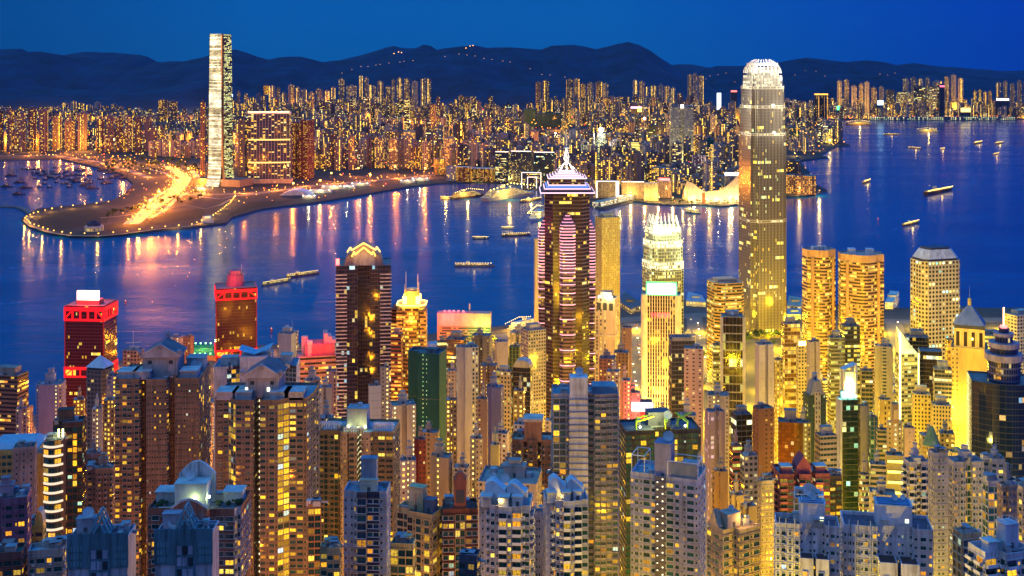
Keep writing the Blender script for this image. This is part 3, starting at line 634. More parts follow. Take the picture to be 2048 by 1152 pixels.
# lit curved block with a crown light
D = G(0, 366, 4).y; w, d, loc, h = placed(496, 582, 228, D, 0, .25, 4); TAKEN.append((490, 586, D - 20, D + 60))
e = thing('curved_tower', 'broad bowed residential block with a glowing crown line', 'tower block', loc, R(3))
n = 14; pl = [(-w / 2 + w * i / n, -d / 2 - d * .25 * math.sin(math.pi * i / n)) for i in range(n + 1)] + [(w / 2, d / 2), (-w / 2, d / 2)]
F_HB = fac('harbour_block', .74, .72, lit=.2, cols=[(1, .5, .04), (1, .66, .08), (1, .8, .3)], st=2.4, glass=(.008, .02, .06), fin=.12, finc=(.20, .17, .24))
walled(pl, h, F_HB, (.10, .09, .13), 9.5, 5.0, 0, e)
mb = MB(); mb.prism(scale_poly(pl, 1.02), h + .5, h + 6, 0, bay=None, bot=True); mb.build('crown', WHITE, e)
for i in range(7): 
    mb = MB(); x = -w / 2 + w * (i + .5) / 7; mb.box(x - w / 15, x + w / 15, -d * .74, -d * .70, h + 6.2, h + 8.4); mb.build('crown_light', glow('crown_warm', (1, .74, .3), 4), e)
for zz in (h * .29, h * .62):
    mb = MB(); mb.prism(scale_poly(pl[:n + 1] + [(w / 2, 0), (-w / 2, 0)], 1.006), zz, zz + 4, 0, bay=None, bot=True); mb.build('light_band', glow('band_warm', (1, .66, .14), 1.6), e)
mb = MB((.4, .33, .26)); mb.box(-w * .52, w * .55, -d * .9, d * .5, 0, 14, 0, 1); mb.build('podium', [fac('podium_colonnade', .6, .7, lit=.9, cols=WARM, st=1.2), PLAINC], e)
# dark red tower
D = G(0, 358, 4).y; w, d, loc, h = placed(584, 628, 240, D, -20, .8, 4); TAKEN.append((580, 632, D - 20, D + 70))
e = thing('dark_red_tower', 'dark red tower of two joined shafts right of the lit curved block', 'tower block', loc, R(-20))
F_DR = fac('dark_red_homes', .7, .5, lit=.26, colp=.75, cols=ORNG, st=2.0, glass=(.03, .008, .01))
walled([(x - w * .22, y) for x, y in shape('notch', w * .55, d)], h * .96, F_DR, (.10, .025, .03), 4, 3.6, 0, e)
walled([(x + w * .25, y + d * .08) for x, y in shape('rect', w * .46, d)], h, F_DR, (.12, .03, .035), 4, 3.6, 0, e, name='taller_shaft')
# tower with a blue dome light
D = G(0, 362, 4).y + 300; w, d, loc, h = placed(456, 466, 194, D, 0, 1, 4)
e = thing('dome_tower', 'slim dark tower with a glowing blue white dome on top', 'skyscraper', loc); walled(shape('round', w, d), h, F_DARK, (.06, .06, .1), 3, 4, 0, e)
mb = MB(); mb.sphere((0, 0, h + 5), 8.5, 0, 10); mb.build('dome', glow('dome_blue', (.35, .6, 1), 4), e)

# twin shaft tower
D = G(0, 338, 4).y; w, d, loc, h = placed(1339, 1387, 214, D, 0, .5, 4); TAKEN.append((1330, 1390, D - 20, D + 70))
e = thing('twin_shaft_tower', 'tall pale tower of two shafts with a winged roof across the water', 'skyscraper', loc)
F_MP = fac('twin_shaft', .45, .5, lit=.16, run=.02, colp=.9, cols=[(1, .6, .06), (1, .75, .2), (1, .85, .5)], st=2.0, glass=(.05, .045, .03))
walled(shape('notch', w, d), h, F_MP, (.46, .42, .33), 3.4, 4, 0, e)
mb = MB((.3, .3, .3))
for s in (-1, 1): mb.face([(0, -d / 2, h + 1), (s * w * .55, -d / 2, h + 7), (s * w * .55, d / 2, h + 7), (0, d / 2, h + 1)][::s])
mb.build('winged_roof', METAL, e)
mb = MB(); mb.box(-5, 5, -d * .52, -d * .3, h - 4, h + 9); mb.build('roof_sign', glow('sign_white', (1, .9, .75), 2.5), e)
for i in range(5): mb = MB(); mb.sphere((-w / 2 + w * (i + .5) / 5, -d / 2 - 12, 18), 3.2, 0, 6); mb.build('floodlamp', LAMPW, e)
for s in (-.3, .3): point((loc.x + w * s, D - 22, 26), 6e5, (1, .8, .25), 3)
mb = MB((.25, .2, .12)); mb.box(-w * .75, w * .6, -d * .9, d * .6, 0, 16); mb.build('podium', PLAINC, e)

# ferry terminal offices: gold pair, three dark blocks with lit roof edges
EDGE = glow('edge_pink', (1, .74, .62), 2.2)
def edged(label, x0, x1, yt, yb, mat, col, rot=0, ratio=.6, edge=EDGE, gates=False):
    D = G(0, yb, 4).y; w, d, loc, h = placed(x0, x1, yt, D, rot, ratio, 4); TAKEN.append((x0 - 2, x1 + 2, D - 20, D + d + 20))
    e = thing('waterfront_block', label, 'office block', loc, R(rot)); walled(shape('rect', w, d), h, mat, col, 4, 4, 0, e)
    mb = MB()
    if not gates: mb.box(-w / 2, w / 2, -d / 2 - .8, -d / 2, h - .5, h + 1.6)
    else:
        t = 1.6
        for (a_, b_, z) in gates: mb.box(a_ * w, a_ * w + t, -d / 2 - .9, -d / 2 - .01, 0, z * h); mb.box(b_ * w - t, b_ * w, -d / 2 - .9, -d / 2 - .01, 0, z * h); mb.box(a_ * w + t, b_ * w - t, -d / 2 - .9, -d / 2 - .01, z * h - t, z * h)
    mb.build('outline_light', edge, e); return e, w, d, h
F_GF = fac('gold_ferry', .8, .7, lit=.5, run=.1, cols=ORNG, st=1.0, glass=(.10, .04, .005), grough=.2)
for i, (x0, x1, yt) in enumerate(((912, 944, 334), (942, 990, 337))):
    edged(['copper gold glass block nearest the white ferry tower', 'longer copper gold glass block left of the green glass offices'][i], x0, x1, yt, 364, F_GF, (.2, .09, .02), -12, .6, glow('edge_dim', (.3, .35, .6), .6))
edged('green tinted dark glass office with a lit roof edge', 991, 1020, 304, 366, F_OFF, (.02, .05, .05), -10)
edged('dark office with dotted yellow windows right of the green glass one', 1022, 1066, 303, 366, fac('dotted', .5, .45, lit=.22, cols=WARM, st=2.6, glass=(.005, .01, .03)), (.03, .035, .06), -10)
edged('dark banded office with lit roof edge above the lit gateway', 1068, 1112, 305, 366, F_DARK, (.03, .04, .07), -10)
edged('brown block drawn with a double gateway of white light', 1043, 1084, 345, 377, F_OFF, (.10, .07, .08), -8, .4, EDGE, [(-.5, .5, 1.0), (-.2, .28, .72)])
edged('arched harbour hotel with white outline and bright columns', 1192, 1238, 362, 396, fac('hotel_hatch', .5, .5, lit=.5, cols=[(1, .7, .2)] * 3, st=.9), (.4, .3, .18), -4, .4, EDGE, [(-.5, -.44, 1.0), (-.5, .42, 1.0), (.36, .40, 1.), (.42, .46, 1.), (.47, .5, 1.0)])
edged('long brown hotel with one pink light line along its roof', 1243, 1288, 364, 398, fac('hotel_dots', .4, .45, lit=.45, cols=[(1, .7, .2)] * 3, st=1.2, glass=(.05, .04, .03)), (.34, .25, .17), -4, .4)
edged('grey cross hatched hotel with a tall white banner', 1288, 1316, 366, 402, fac('hotel_dots'), (.40, .34, .22), -4, .4, glow('edge_dim'))
e, w, d, h = edged('corner hotel with a red lit roof sign', 1315, 1344, 362, 396, fac('hotel_dots'), (.40, .24, .16), -14, .6, glow('edge_dim'))
mb = MB(); mb.box(-w * .4, w * .4, -d / 2, -d / 2 + 2, h + 1, h + 8); mb.build('roof_sign', glow('sign_red', (1, .12, .10), 4), e)
e, w, d, h = edged('purple brown hotel with a blue white roof sign', 1448, 1484, 352, 386, fac('hotel_dots'), (.34, .24, .26), -4, .5, glow('edge_dim'))
mb = MB(); mb.box(-w * .5, w * .5, -d / 2, -d / 2 + 3, h + 2, h + 10); mb.build('roof_sign', glow('sign_blue', (.62, .8, 1), 4), e)

# tower with pink lit columns
D = G(0, 354, 4).y; w, d, loc, h = placed(1384, 1412, 311, D, 0, .5, 4); TAKEN.append((1380, 1414, D - 20, D + 50))
e = thing('pink_hotel', 'hotel tower with glowing pink window columns', 'hotel', loc); walled(shape('notch', w, d), h, fac('pink_cols', .45, .55, lit=.95, colp=.75, cols=[(1, .55, .42), (1, .7, .55), (1, .8, .7)], st=1.6), (.42, .2, .2), 4, 4, 0, e)
# yellow wave tower
D = G(0, 360, 4).y; e = thing('wave_tower', 'leaning tower with a waving ladder of yellow light', 'tower', P(1281, 360, D).xy.to_3d() + Vector((0, 20, 4)))
s = D / FX; mb = MB((.04, .05, .06)); mbl = MB()
prev = None; hs = (360 - 284) * s
TAKEN.append((1265, 1295, D - 20, D + 50))
for i in range(27):
    z = hs * i / 26; x = (math.cos(i / 26 * 2.6) * 7 - 5) * s; yy = 0
    cur = [(x - 8 * s, -14 - yy, z), (x + 8 * s, -14 - yy, z), (x + 8 * s, 14, z), (x - 8 * s, 14, z)]
    if prev:
        for k in range(4): mb.face([prev[k], prev[(k + 1) % 4], cur[(k + 1) % 4], cur[k]])
        if i != 19: mbl.face([(p[0], p[1] - .5, p[2] - 2.2 * (n_ > 1)) for n_, p in enumerate((prev[0], prev[1], cur[1], cur[0]))])
    prev = cur
mb.face(prev); mb.build('wall', F_DARK, e); tag(mbl.build('light_ladder', glow('ladder', (1, .76, .16), 1.5), e))
mb = MB((.05, .09, .09)); mb.box(-19 * s, -9 * s, -10, 14, 0, hs * .78, 0, 1); mb.build('glass_wing', [F_DARK, PLAINC], e)
# stacked tower with dazzling roof floodlight
D = G(0, 342, 4).y; w, d, loc, h = placed(1186, 1218, 268, D, 0, .7, 4); TAKEN.append((1184, 1220, D - 20, D + 50))
e = thing('stacked_tower', 'stacked curved tower under a dazzling white floodlight', 'tower', loc)
for i, (z0, z1, k) in enumerate(((0, .42, 1), (.42, .62, .94), (.62, .82, .80), (.82, 1, .6))):
    walled(scale_poly(shape('round', w, d), k), h * z1, fac('stack', 1, .5, lit=.2, run=.45, cols=GREEN, st=1.8), (.2, .2, .2), 3, 4.4, h * z0, e, name='tier')
mb = MB(); mb.sphere((0, -d * .3, h + 14), 9, 0, 10); mb.build('floodlamp', glow('floodlamp_white', (1, .97, .85), 16), e); mb = MB(); mb.bar((0, -d * .3, h), (0, -d * .3, h + 10), .6, 0); mb.build('mast', METAL, e)
mb = MB((.45, .42, .36)); mb.bar((-w * .5, -d * .5, 0), (-w * .5, -d * .5, h + 4), 3.2, 0, 8); mb.build('lit_fin', PLAINC, e)
point((loc.x, loc.y - 40, h + 16), 1.2e6, (1, .95, .8), 5)
# red lamp tower
D = G(0, 300, 4).y; p = P(1289, 239, D); e = thing('lamp_mast', 'mast with one big red lamp above a yellow screen', 'mast', (p.x, D, 4))
mb = MB(); mb.bar((0, 0, 0), (0, 0, p.z - 4), 2.0); mb.build('pole', METAL, e); mb = MB(); mb.sphere((0, 0, p.z), 7, 0, 8); mb.build('lamp', glow('lamp_red', (1, .35, .3), 6), e)
mb = MB(); mb.box(-12, 12, -2, 0, p.z - 90, p.z - 72); mb.build('screen', glow('screen_yellow', (1, .8, .1), 5), e)
# concert hall: two sloping sails of wall
D = G(0, 404, 4).y; s = D / FX; TAKEN.append((1370, 1486, D - 30, D + 160))
e = thing('concert_hall', 'windowless concert hall with a sweeping floodlit wall by the quay', 'concert hall', P(1428, 404, D).xy.to_3d() + Vector((0, 10, 4)))
mb = MB((.55, .42, .28)); prof = [(-52, 41), (-40, 36), (-26, 25), (-15, 19), (-4, 21), (10, 22), (26, 30), (40, 42), (56, 60)]
for (xa, ha), (xb, hb) in zip(prof, prof[1:]):
    xa, xb, ha, hb = xa * s, xb * s, ha * s, hb * s
    mb.face([(xa, -8, 0), (xb, -8, 0), (xb, 6, hb), (xa, 6, ha)]); mb.face([(xa, 6, ha), (xb, 6, hb), (xb, 90, hb * .35), (xa, 90, ha * .35)], 0, None, (.3, .3, .35)); mb.face([(xb, 90, hb * .35), (xa, 90, ha * .35), (xa, 90, 0), (xb, 90, 0)])
for sx_, hh in ((-52, 41), (56, 60)): mb.face([(sx_ * s, -8, 0), (sx_ * s, 6, hh * s), (sx_ * s, 90, hh * s * .35), (sx_ * s, 90, 0)][::1 if sx_ < 0 else -1])
mb.build('wall', PLAINC, e)
for x in (-42, -18, 8, 34, 52): point((e.location.x + x * s, D - 14, 12), 3.2e5, (1, .66, .22), 2)
e = thing('clock_tower', 'slim brick clock tower in front of the floodlit hall', 'clock tower', P(1407, 407, G(0, 407, 4).y).xy.to_3d() + Vector((0, 0, 4)))
mb = MB((.25, .10, .06)); mb.box(-4, 4, -4, 4, 0, 30, 0); mb.build('shaft', PLAINC, e); mb = MB((.5, .48, .44)); mb.box(-4.5, 4.5, -4.5, 4.5, 30, 35, 0); mb.cyl(0, 0, 3, 35, 40, 8); mb.sphere((0, 0, 40), 3, 0, 8); mb.build('belfry', PLAINC, e)
# twin dark tower on the point
D = G(0, 264, 4).y; w, d, loc, h = placed(1627, 1658, 190, D, 0, .6, 4); TAKEN.append((1622, 1660, D - 20, D + 80))
e = thing('twin_dark_tower', 'pair of joined black towers with orange lit tops on the point', 'tower block', loc)
F_TD = fac('twin_dark', .8, .5, lit=.16, colp=.45, stair=.2, cols=[(1, .5, .05)] * 3, st=3)
for sgn in (-1, 1):
    walled([(x + sgn * w * .26, y) for x, y in shape('cross', w * .5, d)], h * (.98 if sgn < 0 else 1), F_TD, (.035, .04, .075), 4, 4, 0, e, name='shaft')
    mb = MB(); mb.box(sgn * w * .26 - w * .2, sgn * w * .26 + w * .2, -d * .3, d * .3, h + .5, h + 6); mb.build('top_light', glow('top_orange', (1, .4, .03), 3), e)

# --- the rest of the far city
GAPS = []
def open_ground(px, y_px):
    if px < 300 and y_px > 300: return True
    if px < 475 and y_px > 316: return True
    if px < 905 and y_px > 340: return True
    if px < 1070 and y_px > 358: return True
    if 475 <= px < 640 and y_px > 352: return True
    if 1340 < px < 1500 and y_px > 392: return True
    if 1190 < px < 1345 and y_px > 386: return True
    if px > 1565 and y_px > 288: return True
    if 630 < px < 705 and 202 < y_px < 214: return True
    if 800 < px < 880 and 262 < y_px < 272: return True
    if 1040 < px < 1180 and 250 < y_px < 282: return True
    if 1180 < px < 1480 and 226 < y_px < 238: return True
    return False
cand = []
D = 3350.0
while D < 8800:
    x = -.47 * D
    while x < .47 * D:
        X = x + kr.uniform(-16, 16); Y = D + kr.uniform(-22, 22); px = CX + X * FX / Y; yp = HY + (EYE - 4) * FX / Y
        x += kr.uniform(34, 58) * (1 + .3 * (D > 6500))
        if not inside(X, Y, KPOLY + [(7500, 12500), (-7500, 12500)]) or open_ground(px, yp): continue
        if Y > 8080 and px < 1540: continue
        w = kr.uniform(17, 34)
        if any(t[0] < px < t[1] and t[2] < Y + 30 and Y < t[3] for t in TAKEN): continue
        z = vnoise(X * .0032 + 40, Y * .0032)
        hgt = kr.uniform(22, 55) + (kr.uniform(30, 75) if z > .56 else 0) + (kr.uniform(0, 40) if kr.random() < .12 else 0)
        if Y > 6300 and z > .45: hgt += kr.uniform(10, 60)
        if px > 1560 and Y > 7700: hgt = kr.uniform(25, 105)
        if px < 420 and Y > 5200: hgt = min(hgt, 70)
        cand.append((X, Y, w, hgt, kr.random(), kr.random()))
    D += 58 + (D - 3300) * .006
cand.sort(key=lambda c: -c[2] * c[3] / c[1] ** 2)
FAR_MATS = [F_RES, F_RES2, F_OFF, F_GOLD]
def far_mesh(mb, X, Y, w, h, r1, r2, base):
    mi = 0 if r1 < .38 else 1 if r1 < .82 else 2 if r1 < .94 else 3
    shp = ('cross', 'rect', 'notch', 'rect')[int(r2 * 4)]; col = KCOL[int(r2 * 97) % 8]; a = (r2 * 7 % 1 - .5) * .9
    k = .75 + .5 * (r1 * 13 % 1); col = tuple(c * k for c in col)
    pl = shape(shp, w, w * (.6 + .5 * r1)); ca, sa = math.cos(a), math.sin(a)
    pl = [(x * ca - y * sa + base[0], x * sa + y * ca + base[1]) for x, y in pl]
    mb.prism(pl, base[2], base[2] + h, mi, 4, bay=6.0, fl=5.6, col=col, topcol=(.16, .15, .17))
    if h > 40: mb.prism([(base[0] + sx_ * w * .2, base[1] + sy_ * w * .2) for sx_, sy_ in ((-1, -1), (1, -1), (1, 1), (-1, 1))], base[2] + h, base[2] + h + 6, 4, 4, bay=None, col=col)
NEAR_N = 70
stuff = MB((.3, .3, .3)); zones = {}
def zone(px, yp):
    hs = 'far left, above the boat shelter' if px < 400 else 'between lit curved block and green netting' if px < 770 else 'behind the copper ferry blocks' if px < 990 else 'behind the spire tower' if px < 1185 else 'between wave tower and twin shafts' if px < 1345 else 'left of the harbour tower' if px < 1500 else 'on the far right shore'
    return hs
for c in cand[:NEAR_N]: zones.setdefault(zone(CX + c[0] * FX / c[1], 0), []).append(c)
for zn, cs in zones.items():
    cs.sort(key=lambda c: c[0] / c[1])
    for i, c in enumerate(cs):
        mb = MB(); far_mesh(mb, *c[:6], (0, 0, 0)); k = int(c[5] * 97) % 8
        cn = ('brown', 'tan', 'dark brown', 'beige', 'grey', 'ochre', 'dark', 'pale')[k]
        o = mb.build('city_block', FAR_MATS + [PLAINC], None, (c[0], c[1], 4))
        tag(o, '%s city block %s, number %d counted from the left' % (cn, zn, i + 1), 'city block', 'city blocks across the harbour')
for c in cand[NEAR_N:]: far_mesh(stuff, *c[:6], (c[0], c[1], 4))
tag(stuff.build('distant_city', FAR_MATS + [PLAINC]), 'mass of small lit buildings filling the far shore', kind='stuff')
# ------------------------------------------------------------------ windows as parts for the near towers
def win_mat(key, cols, st, dark=False, glass=(.008, .055, .062)):
    if key in FAC: return FAC[key]
    m, nt, b = newmat(key); Lk = nt.links.new
    oi = nt.nodes.new('ShaderNodeObjectInfo'); ge = nt.nodes.new('ShaderNodeNewGeometry')
    r = math_(nt, 'FRACT', math_(nt, 'ADD', oi.outputs['Random'], math_(nt, 'MULTIPLY', ge.outputs['Random Per Island'], 7.31)))
    r2 = math_(nt, 'FRACT', math_(nt, 'MULTIPLY', r, 17.7))
    uv = nt.nodes.new('ShaderNodeUVMap'); uv.uv_map = 'UVMap'; sx = nt.nodes.new('ShaderNodeSeparateXYZ'); Lk(uv.outputs[0], sx.inputs[0])
    mul = math_(nt, 'LESS_THAN', math_(nt, 'ABSOLUTE', math_(nt, 'SUBTRACT', math_(nt, 'FRACT', math_(nt, 'MULTIPLY', sx.outputs[0], 2.0)), .5)), .44)
    if dark:
        Lk(mixc(nt, mul, (.08, .08, .09), ramp(nt, [(0, glass), (.6, tuple(g * .5 for g in glass)), (1, (.02, .10, .11))], r).outputs[0]), b.inputs['Base Color'])
        b.inputs['Roughness'].default_value = .07; b.inputs['Specular IOR Level'].default_value = .8
    else:
        nz = nt.nodes.new('ShaderNodeTexNoise'); nz.inputs['Scale'].default_value = 4.0; mp = nt.nodes.new('ShaderNodeVectorMath'); mp.operation = 'ADD'
        cb = nt.nodes.new('ShaderNodeCombineXYZ'); Lk(math_(nt, 'MULTIPLY', r, 37.), cb.inputs[0]); Lk(uv.outputs[0], mp.inputs[0]); Lk(cb.outputs[0], mp.inputs[1]); Lk(mp.outputs[0], nz.inputs[0])
        b.inputs['Base Color'].default_value = (.1, .08, .05, 1); b.inputs['Roughness'].default_value = .2
        Lk(ramp(nt, [(0, cols[0]), (.55, cols[1]), (1, cols[2])], r2).outputs[0], b.inputs['Emission Color'])
        var = math_(nt, 'MULTIPLY', math_(nt, 'ADD', math_(nt, 'MULTIPLY', math_(nt, 'MULTIPLY', r, r), 1.15), .16), ramp(nt, [(.3, (.25, .25, .25)), (.62, (1.25, 1.25, 1.25))], nz.outputs[0]).outputs[0])
        Lk(math_(nt, 'MULTIPLY', math_(nt, 'MULTIPLY', var, math_(nt, 'ADD', math_(nt, 'MULTIPLY', mul, .8), .2)), st), b.inputs['Emission Strength'])
        m.cycles.emission_sampling = 'NONE'
    FAC[key] = m; return m
GL_DARK = win_mat('window_glass', None, 0, True)
GL_BLUE = win_mat('window_glass_blue', None, 0, True, (.02, .05, .10))
GL_WARM = win_mat('window_lit', [(1, .34, .01), (1, .50, .015), (1, .64, .07)], 1.35)
GL_YEL = win_mat('window_lit_yellow', [(1, .48, .01), (1, .58, .02), (1, .70, .10)], 1.35)
GL_COOL = win_mat('window_lit_cool', [(.45, 1, .6), (.7, .95, .7), (.6, .8, 1)], .9)
GL_STAIR = win_mat('window_lit_stair', [(1, .82, .35), (1, .9, .5), (1, .8, .3)], 1.8)
WMESH = {}
def win_geo(mb, typ, w, h, fr, gi, at=None):
    """adds one window; local x along the wall, y out of the wall is negative, centre on the wall face"""
    def T(p): return p if at is None else at(p)
    def bx(x0, x1, y0, y1, z0, z1, m=0, col=None):
        c = [(x, y, z) for z in (z0, z1) for x, y in ((x0, y0), (x1, y0), (x1, y1), (x0, y1))]
        for q in ((0, 1, 5, 4), (1, 2, 6, 5), (3, 0, 4, 7), (4, 5, 6, 7), (3, 2, 1, 0)): mb.face([T(c[i]) for i in q], m, None, col)
    def gl(x0, x1, y, z0, z1): mb.face([T(p) for p in ((x0, y, z0), (x1, y, z0), (x1, y, z1), (x0, y, z1))], gi, [(0, 0), (1, 0), (1, 1), (0, 1)])
    a, b = w / 2, h / 2; dk = tuple(c * .7 for c in fr)
    if typ == 'flat':
        t = min(.14, w * .12)
        bx(-a - t, -a, -.14, 0, -b, b, 0, fr); bx(a, a + t, -.14, 0, -b, b, 0, fr); bx(-a - t, a + t, -.18, 0, b, b + t, 0, fr); bx(-a - t - .08, a + t + .08, -.30, 0, -b - .16, -b, 0, fr)
        gl(-a, a, -.03, -b, b)
    elif typ == 'bay':
        o = .55
        bx(-a - .12, a + .12, -o - .12, 0, b, b + .22, 0, fr); bx(-a - .12, a + .12, -o - .12, 0, -b - .35, -b, 0, fr)
        gl(-a, a, -o, -b, b)
        for sx in (-1, 1): mb.face([T((sx * a, 0, -b)), T((sx * a, -o, -b)), T((sx * a, -o, b)), T((sx * a, 0, b))][::sx], gi, [(0, 0), (1, 0), (1, 1), (0, 1)])
        bx(-.05, .05, -o - .05, -o, -b, b, 0, dk)
    elif typ == 'balc':
        o = 1.25
        bx(-a - .1, a + .1, -o, 0, -b - .28, -b - .02, 0, fr); bx(-a - .1, a + .1, -o, -o + .1, -b - .02, -b + h * .38, 0, fr)
        for sx in (-1, 1): bx(min(sx * a, sx * (a + .1)), max(sx * a, sx * (a + .1)), -o + .1, 0, -b - .02, -b + h * .38, 0, dk)
        gl(-a, a, -.03, -b, b)
    elif typ == 'ac':
        win_geo(mb, 'flat', w, h, fr, gi, at)
        bx(a * .1, a * .1 + .8, -.65, 0, -b - .72, -b - .2, 0, (.45, .46, .48))
    elif typ == 'slit':
        gl(-a, a, -.03, -b, b); bx(-a - .1, a + .1, -.2, 0, b, b + .12, 0, fr)
def win_mesh(typ, w, h, fr, gmat):
    k = (typ, round(w, 1), round(h, 1), fr, gmat.name)
    if k not in WMESH:
        mb = MB(fr); win_geo(mb, typ, k[1], k[2], fr, 1); WMESH[k] = mb.mesh('window_' + typ, [PLAINC, gmat])
    return WMESH[k]
CELLW = {'W': 3.0, 's': 1.3, '.': .9, 'B': 3.6, 'T': 1.5, 'P': 3.0, 'A': 2.2, '|': .5, 'F': 2.6}
CTYP = {'W': ('flat', .82, .52), 's': ('slit', .5, .34), 'B': ('balc', .9, .72), 'T': ('slit', .55, .36), 'P': ('bay', .74, .5), 'A': ('ac', .62, .46), 'F': ('flat', .9, .78)}
NWIN = [0]
def near(label, x0, x1, yt, D, rot=0, ratio=.8, shp='rect', col=(.3, .28, .26), fl=3.0, pat='W.s.', pats=None, lit=.2, frame=None, glass=None, litm=None,
         ledge=.22, ledgec=None, roof='res', name='apartment_tower', cat='apartment block', top=2.0, seed=1, parapet=1.3, rc=None, group=None, poly=None, zoff=0, litp=None, keep=100, ecol=None):
    zg = hk_z(D) - 2; g_ = lambda c: None if c is None else tuple(v * .86 for v in c); col, ledgec = g_(col), g_(ledgec)
    ecol = ecol and {i: g_(c) for i, c in ecol.items()}
    w, d, loc, h = placed(x0, x1, yt, D, rot, ratio, zg)
    e = thing(name, label, cat, loc, R(rot), group)
    pl = poly(w, d) if poly else shape(shp, w, d); r = random.Random(seed * 31 + int(x0))
    frame = frame or tuple(min(.8, c * 1.25) for c in col); glass = glass or GL_DARK; litm = litm or GL_WARM; lc0 = ledgec or tuple(c * 1.12 for c in col); lc = lc0
    zmin = max(2.0, (EYE - 1052 * (D + 6) / FX) - zg)     # lowest level the picture can show
    n = len(pl); mb = MB(col)
    for i in range(n): p, q = pl[i], pl[(i + 1) % n]; mb.face([(*p, 0), (*q, 0), (*q, h), (*p, h)], 0, None, (ecol or {}).get(i, col))
    ca, sa = math.cos(R(rot)), math.sin(R(rot)); todo = []
    nf = int((h - top - zmin) / fl) + 1
    for i in range(n):
        p, q = pl[i], pl[(i + 1) % n]; ex, ey = q[0] - p[0], q[1] - p[1]; ln = math.hypot(ex, ey)
        if ln < .9: continue
        ux, uy = ex / ln, ey / ln; nx, ny = uy, -ux          # outward normal
        wx, wy = nx * ca - ny * sa, nx * sa + ny * ca; mx_, my_ = (p[0] + q[0]) / 2, (p[1] + q[1]) / 2
        cx_, cy_ = loc.x + mx_ * ca - my_ * sa, loc.y + mx_ * sa + my_ * ca
        if -(wx * cx_ + wy * cy_) / math.hypot(cx_, cy_) < -.1: continue
        lc = lc0 if not ecol or i not in ecol or ledgec else tuple(c * 1.12 for c in ecol[i])
        if ledge > 0:
            for k in range(nf):
                z = h - top - k * fl + .02; o_ = ledge
                A = (p[0] + nx * o_, p[1] + ny * o_); B = (q[0] + nx * o_, q[1] + ny * o_); t = .28
                mb.face([(*p, z), (*A, z), (*B, z), (*q, z)][::-1], 0, None, lc); mb.face([(*A, z - t), (*B, z - t), (*B, z), (*A, z)], 0, None, lc); mb.face([(*p, z - t), (*q, z - t), (*B, z - t), (*A, z - t)][::-1], 0, None, lc)
        pt = (pats or {}).get(i, pat)
        if not pt: continue
        pw = sum(CELLW[c] for c in pt); rep = max(1, round(ln / pw)); cells = pt * rep; sc_ = ln / sum(CELLW[c] for c in cells)
        u = 0.0
        for ci, c in enumerate(cells):
            cw = CELLW[c] * sc_
            if c in CTYP:
                ty, fw, fh = CTYP[c]; colf = r.uniform(.5, 1.6)
                for k in range(nf):
                    z = h - top - (k + .52) * fl
                    if z < zmin: break
                    pr = (litp or {}).get(i, lit) * colf if c != 'T' else .95
                    if c == 's': pr = lit * .5
                    on = r.random() < pr
                    mt = (GL_STAIR if c == 'T' else litm if r.random() < .76 else GL_YEL if r.random() < .72 else GL_COOL) if on else glass
                    tt = ty
                    if ty == 'ac' and r.random() < .35: tt = 'flat'
                    todo.append((k, p[0] + ux * (u + cw / 2), p[1] + uy * (u + cw / 2), z, math.atan2(uy, ux), tt, cw * fw, fl * fh, mt))
            u += cw
    todo.sort(key=lambda t: (t[0], -t[6] * t[7]))
    for k, x, y, z, a, ty, ww, wh, mt in todo[:keep]:
        inst(win_mesh(ty, ww, wh, frame, mt), 'window', e, (x, y, z), a)
    if len(todo) > keep:
        m2 = MB(frame); gm = []
        for k, x, y, z, a, ty, ww, wh, mt in todo[keep:]:
            if mt not in gm: gm.append(mt)
            c_, s_ = math.cos(a), math.sin(a)
            win_geo(m2, ty, ww, wh, frame, 1 + gm.index(mt), lambda p, c_=c_, s_=s_, x=x, y=y, z=z: (x + p[0] * c_ - p[1] * s_, y + p[0] * s_ + p[1] * c_, z + p[2]))
        tag(m2.build('window', [PLAINC] + gm, e), kind='stuff')
    NWIN[0] += len(todo)
    lc = lc0; ip = inset(pl, .35); rcol = rc or (.30, .34, .38)
    for i in range(n):
        j = (i + 1) % n
        mb.face([(*pl[i], h), (*pl[j], h), (*ip[j], h), (*ip[i], h)], 0, None, lc); mb.face([(*ip[j], h), (*ip[i], h), (*ip[i], h - parapet), (*ip[j], h - parapet)], 0, None, lc)
    mb.cap(ip, h - parapet, 0, rcol)
    mb.build('wall', NEARW, e)
    clutter(e, w, d, h - parapet, r)
    if roof: roof_kit(e, w, d, h - parapet, r, roof, tuple(min(.6, .16 + c * .8) for c in col))
    return e, w, d, h
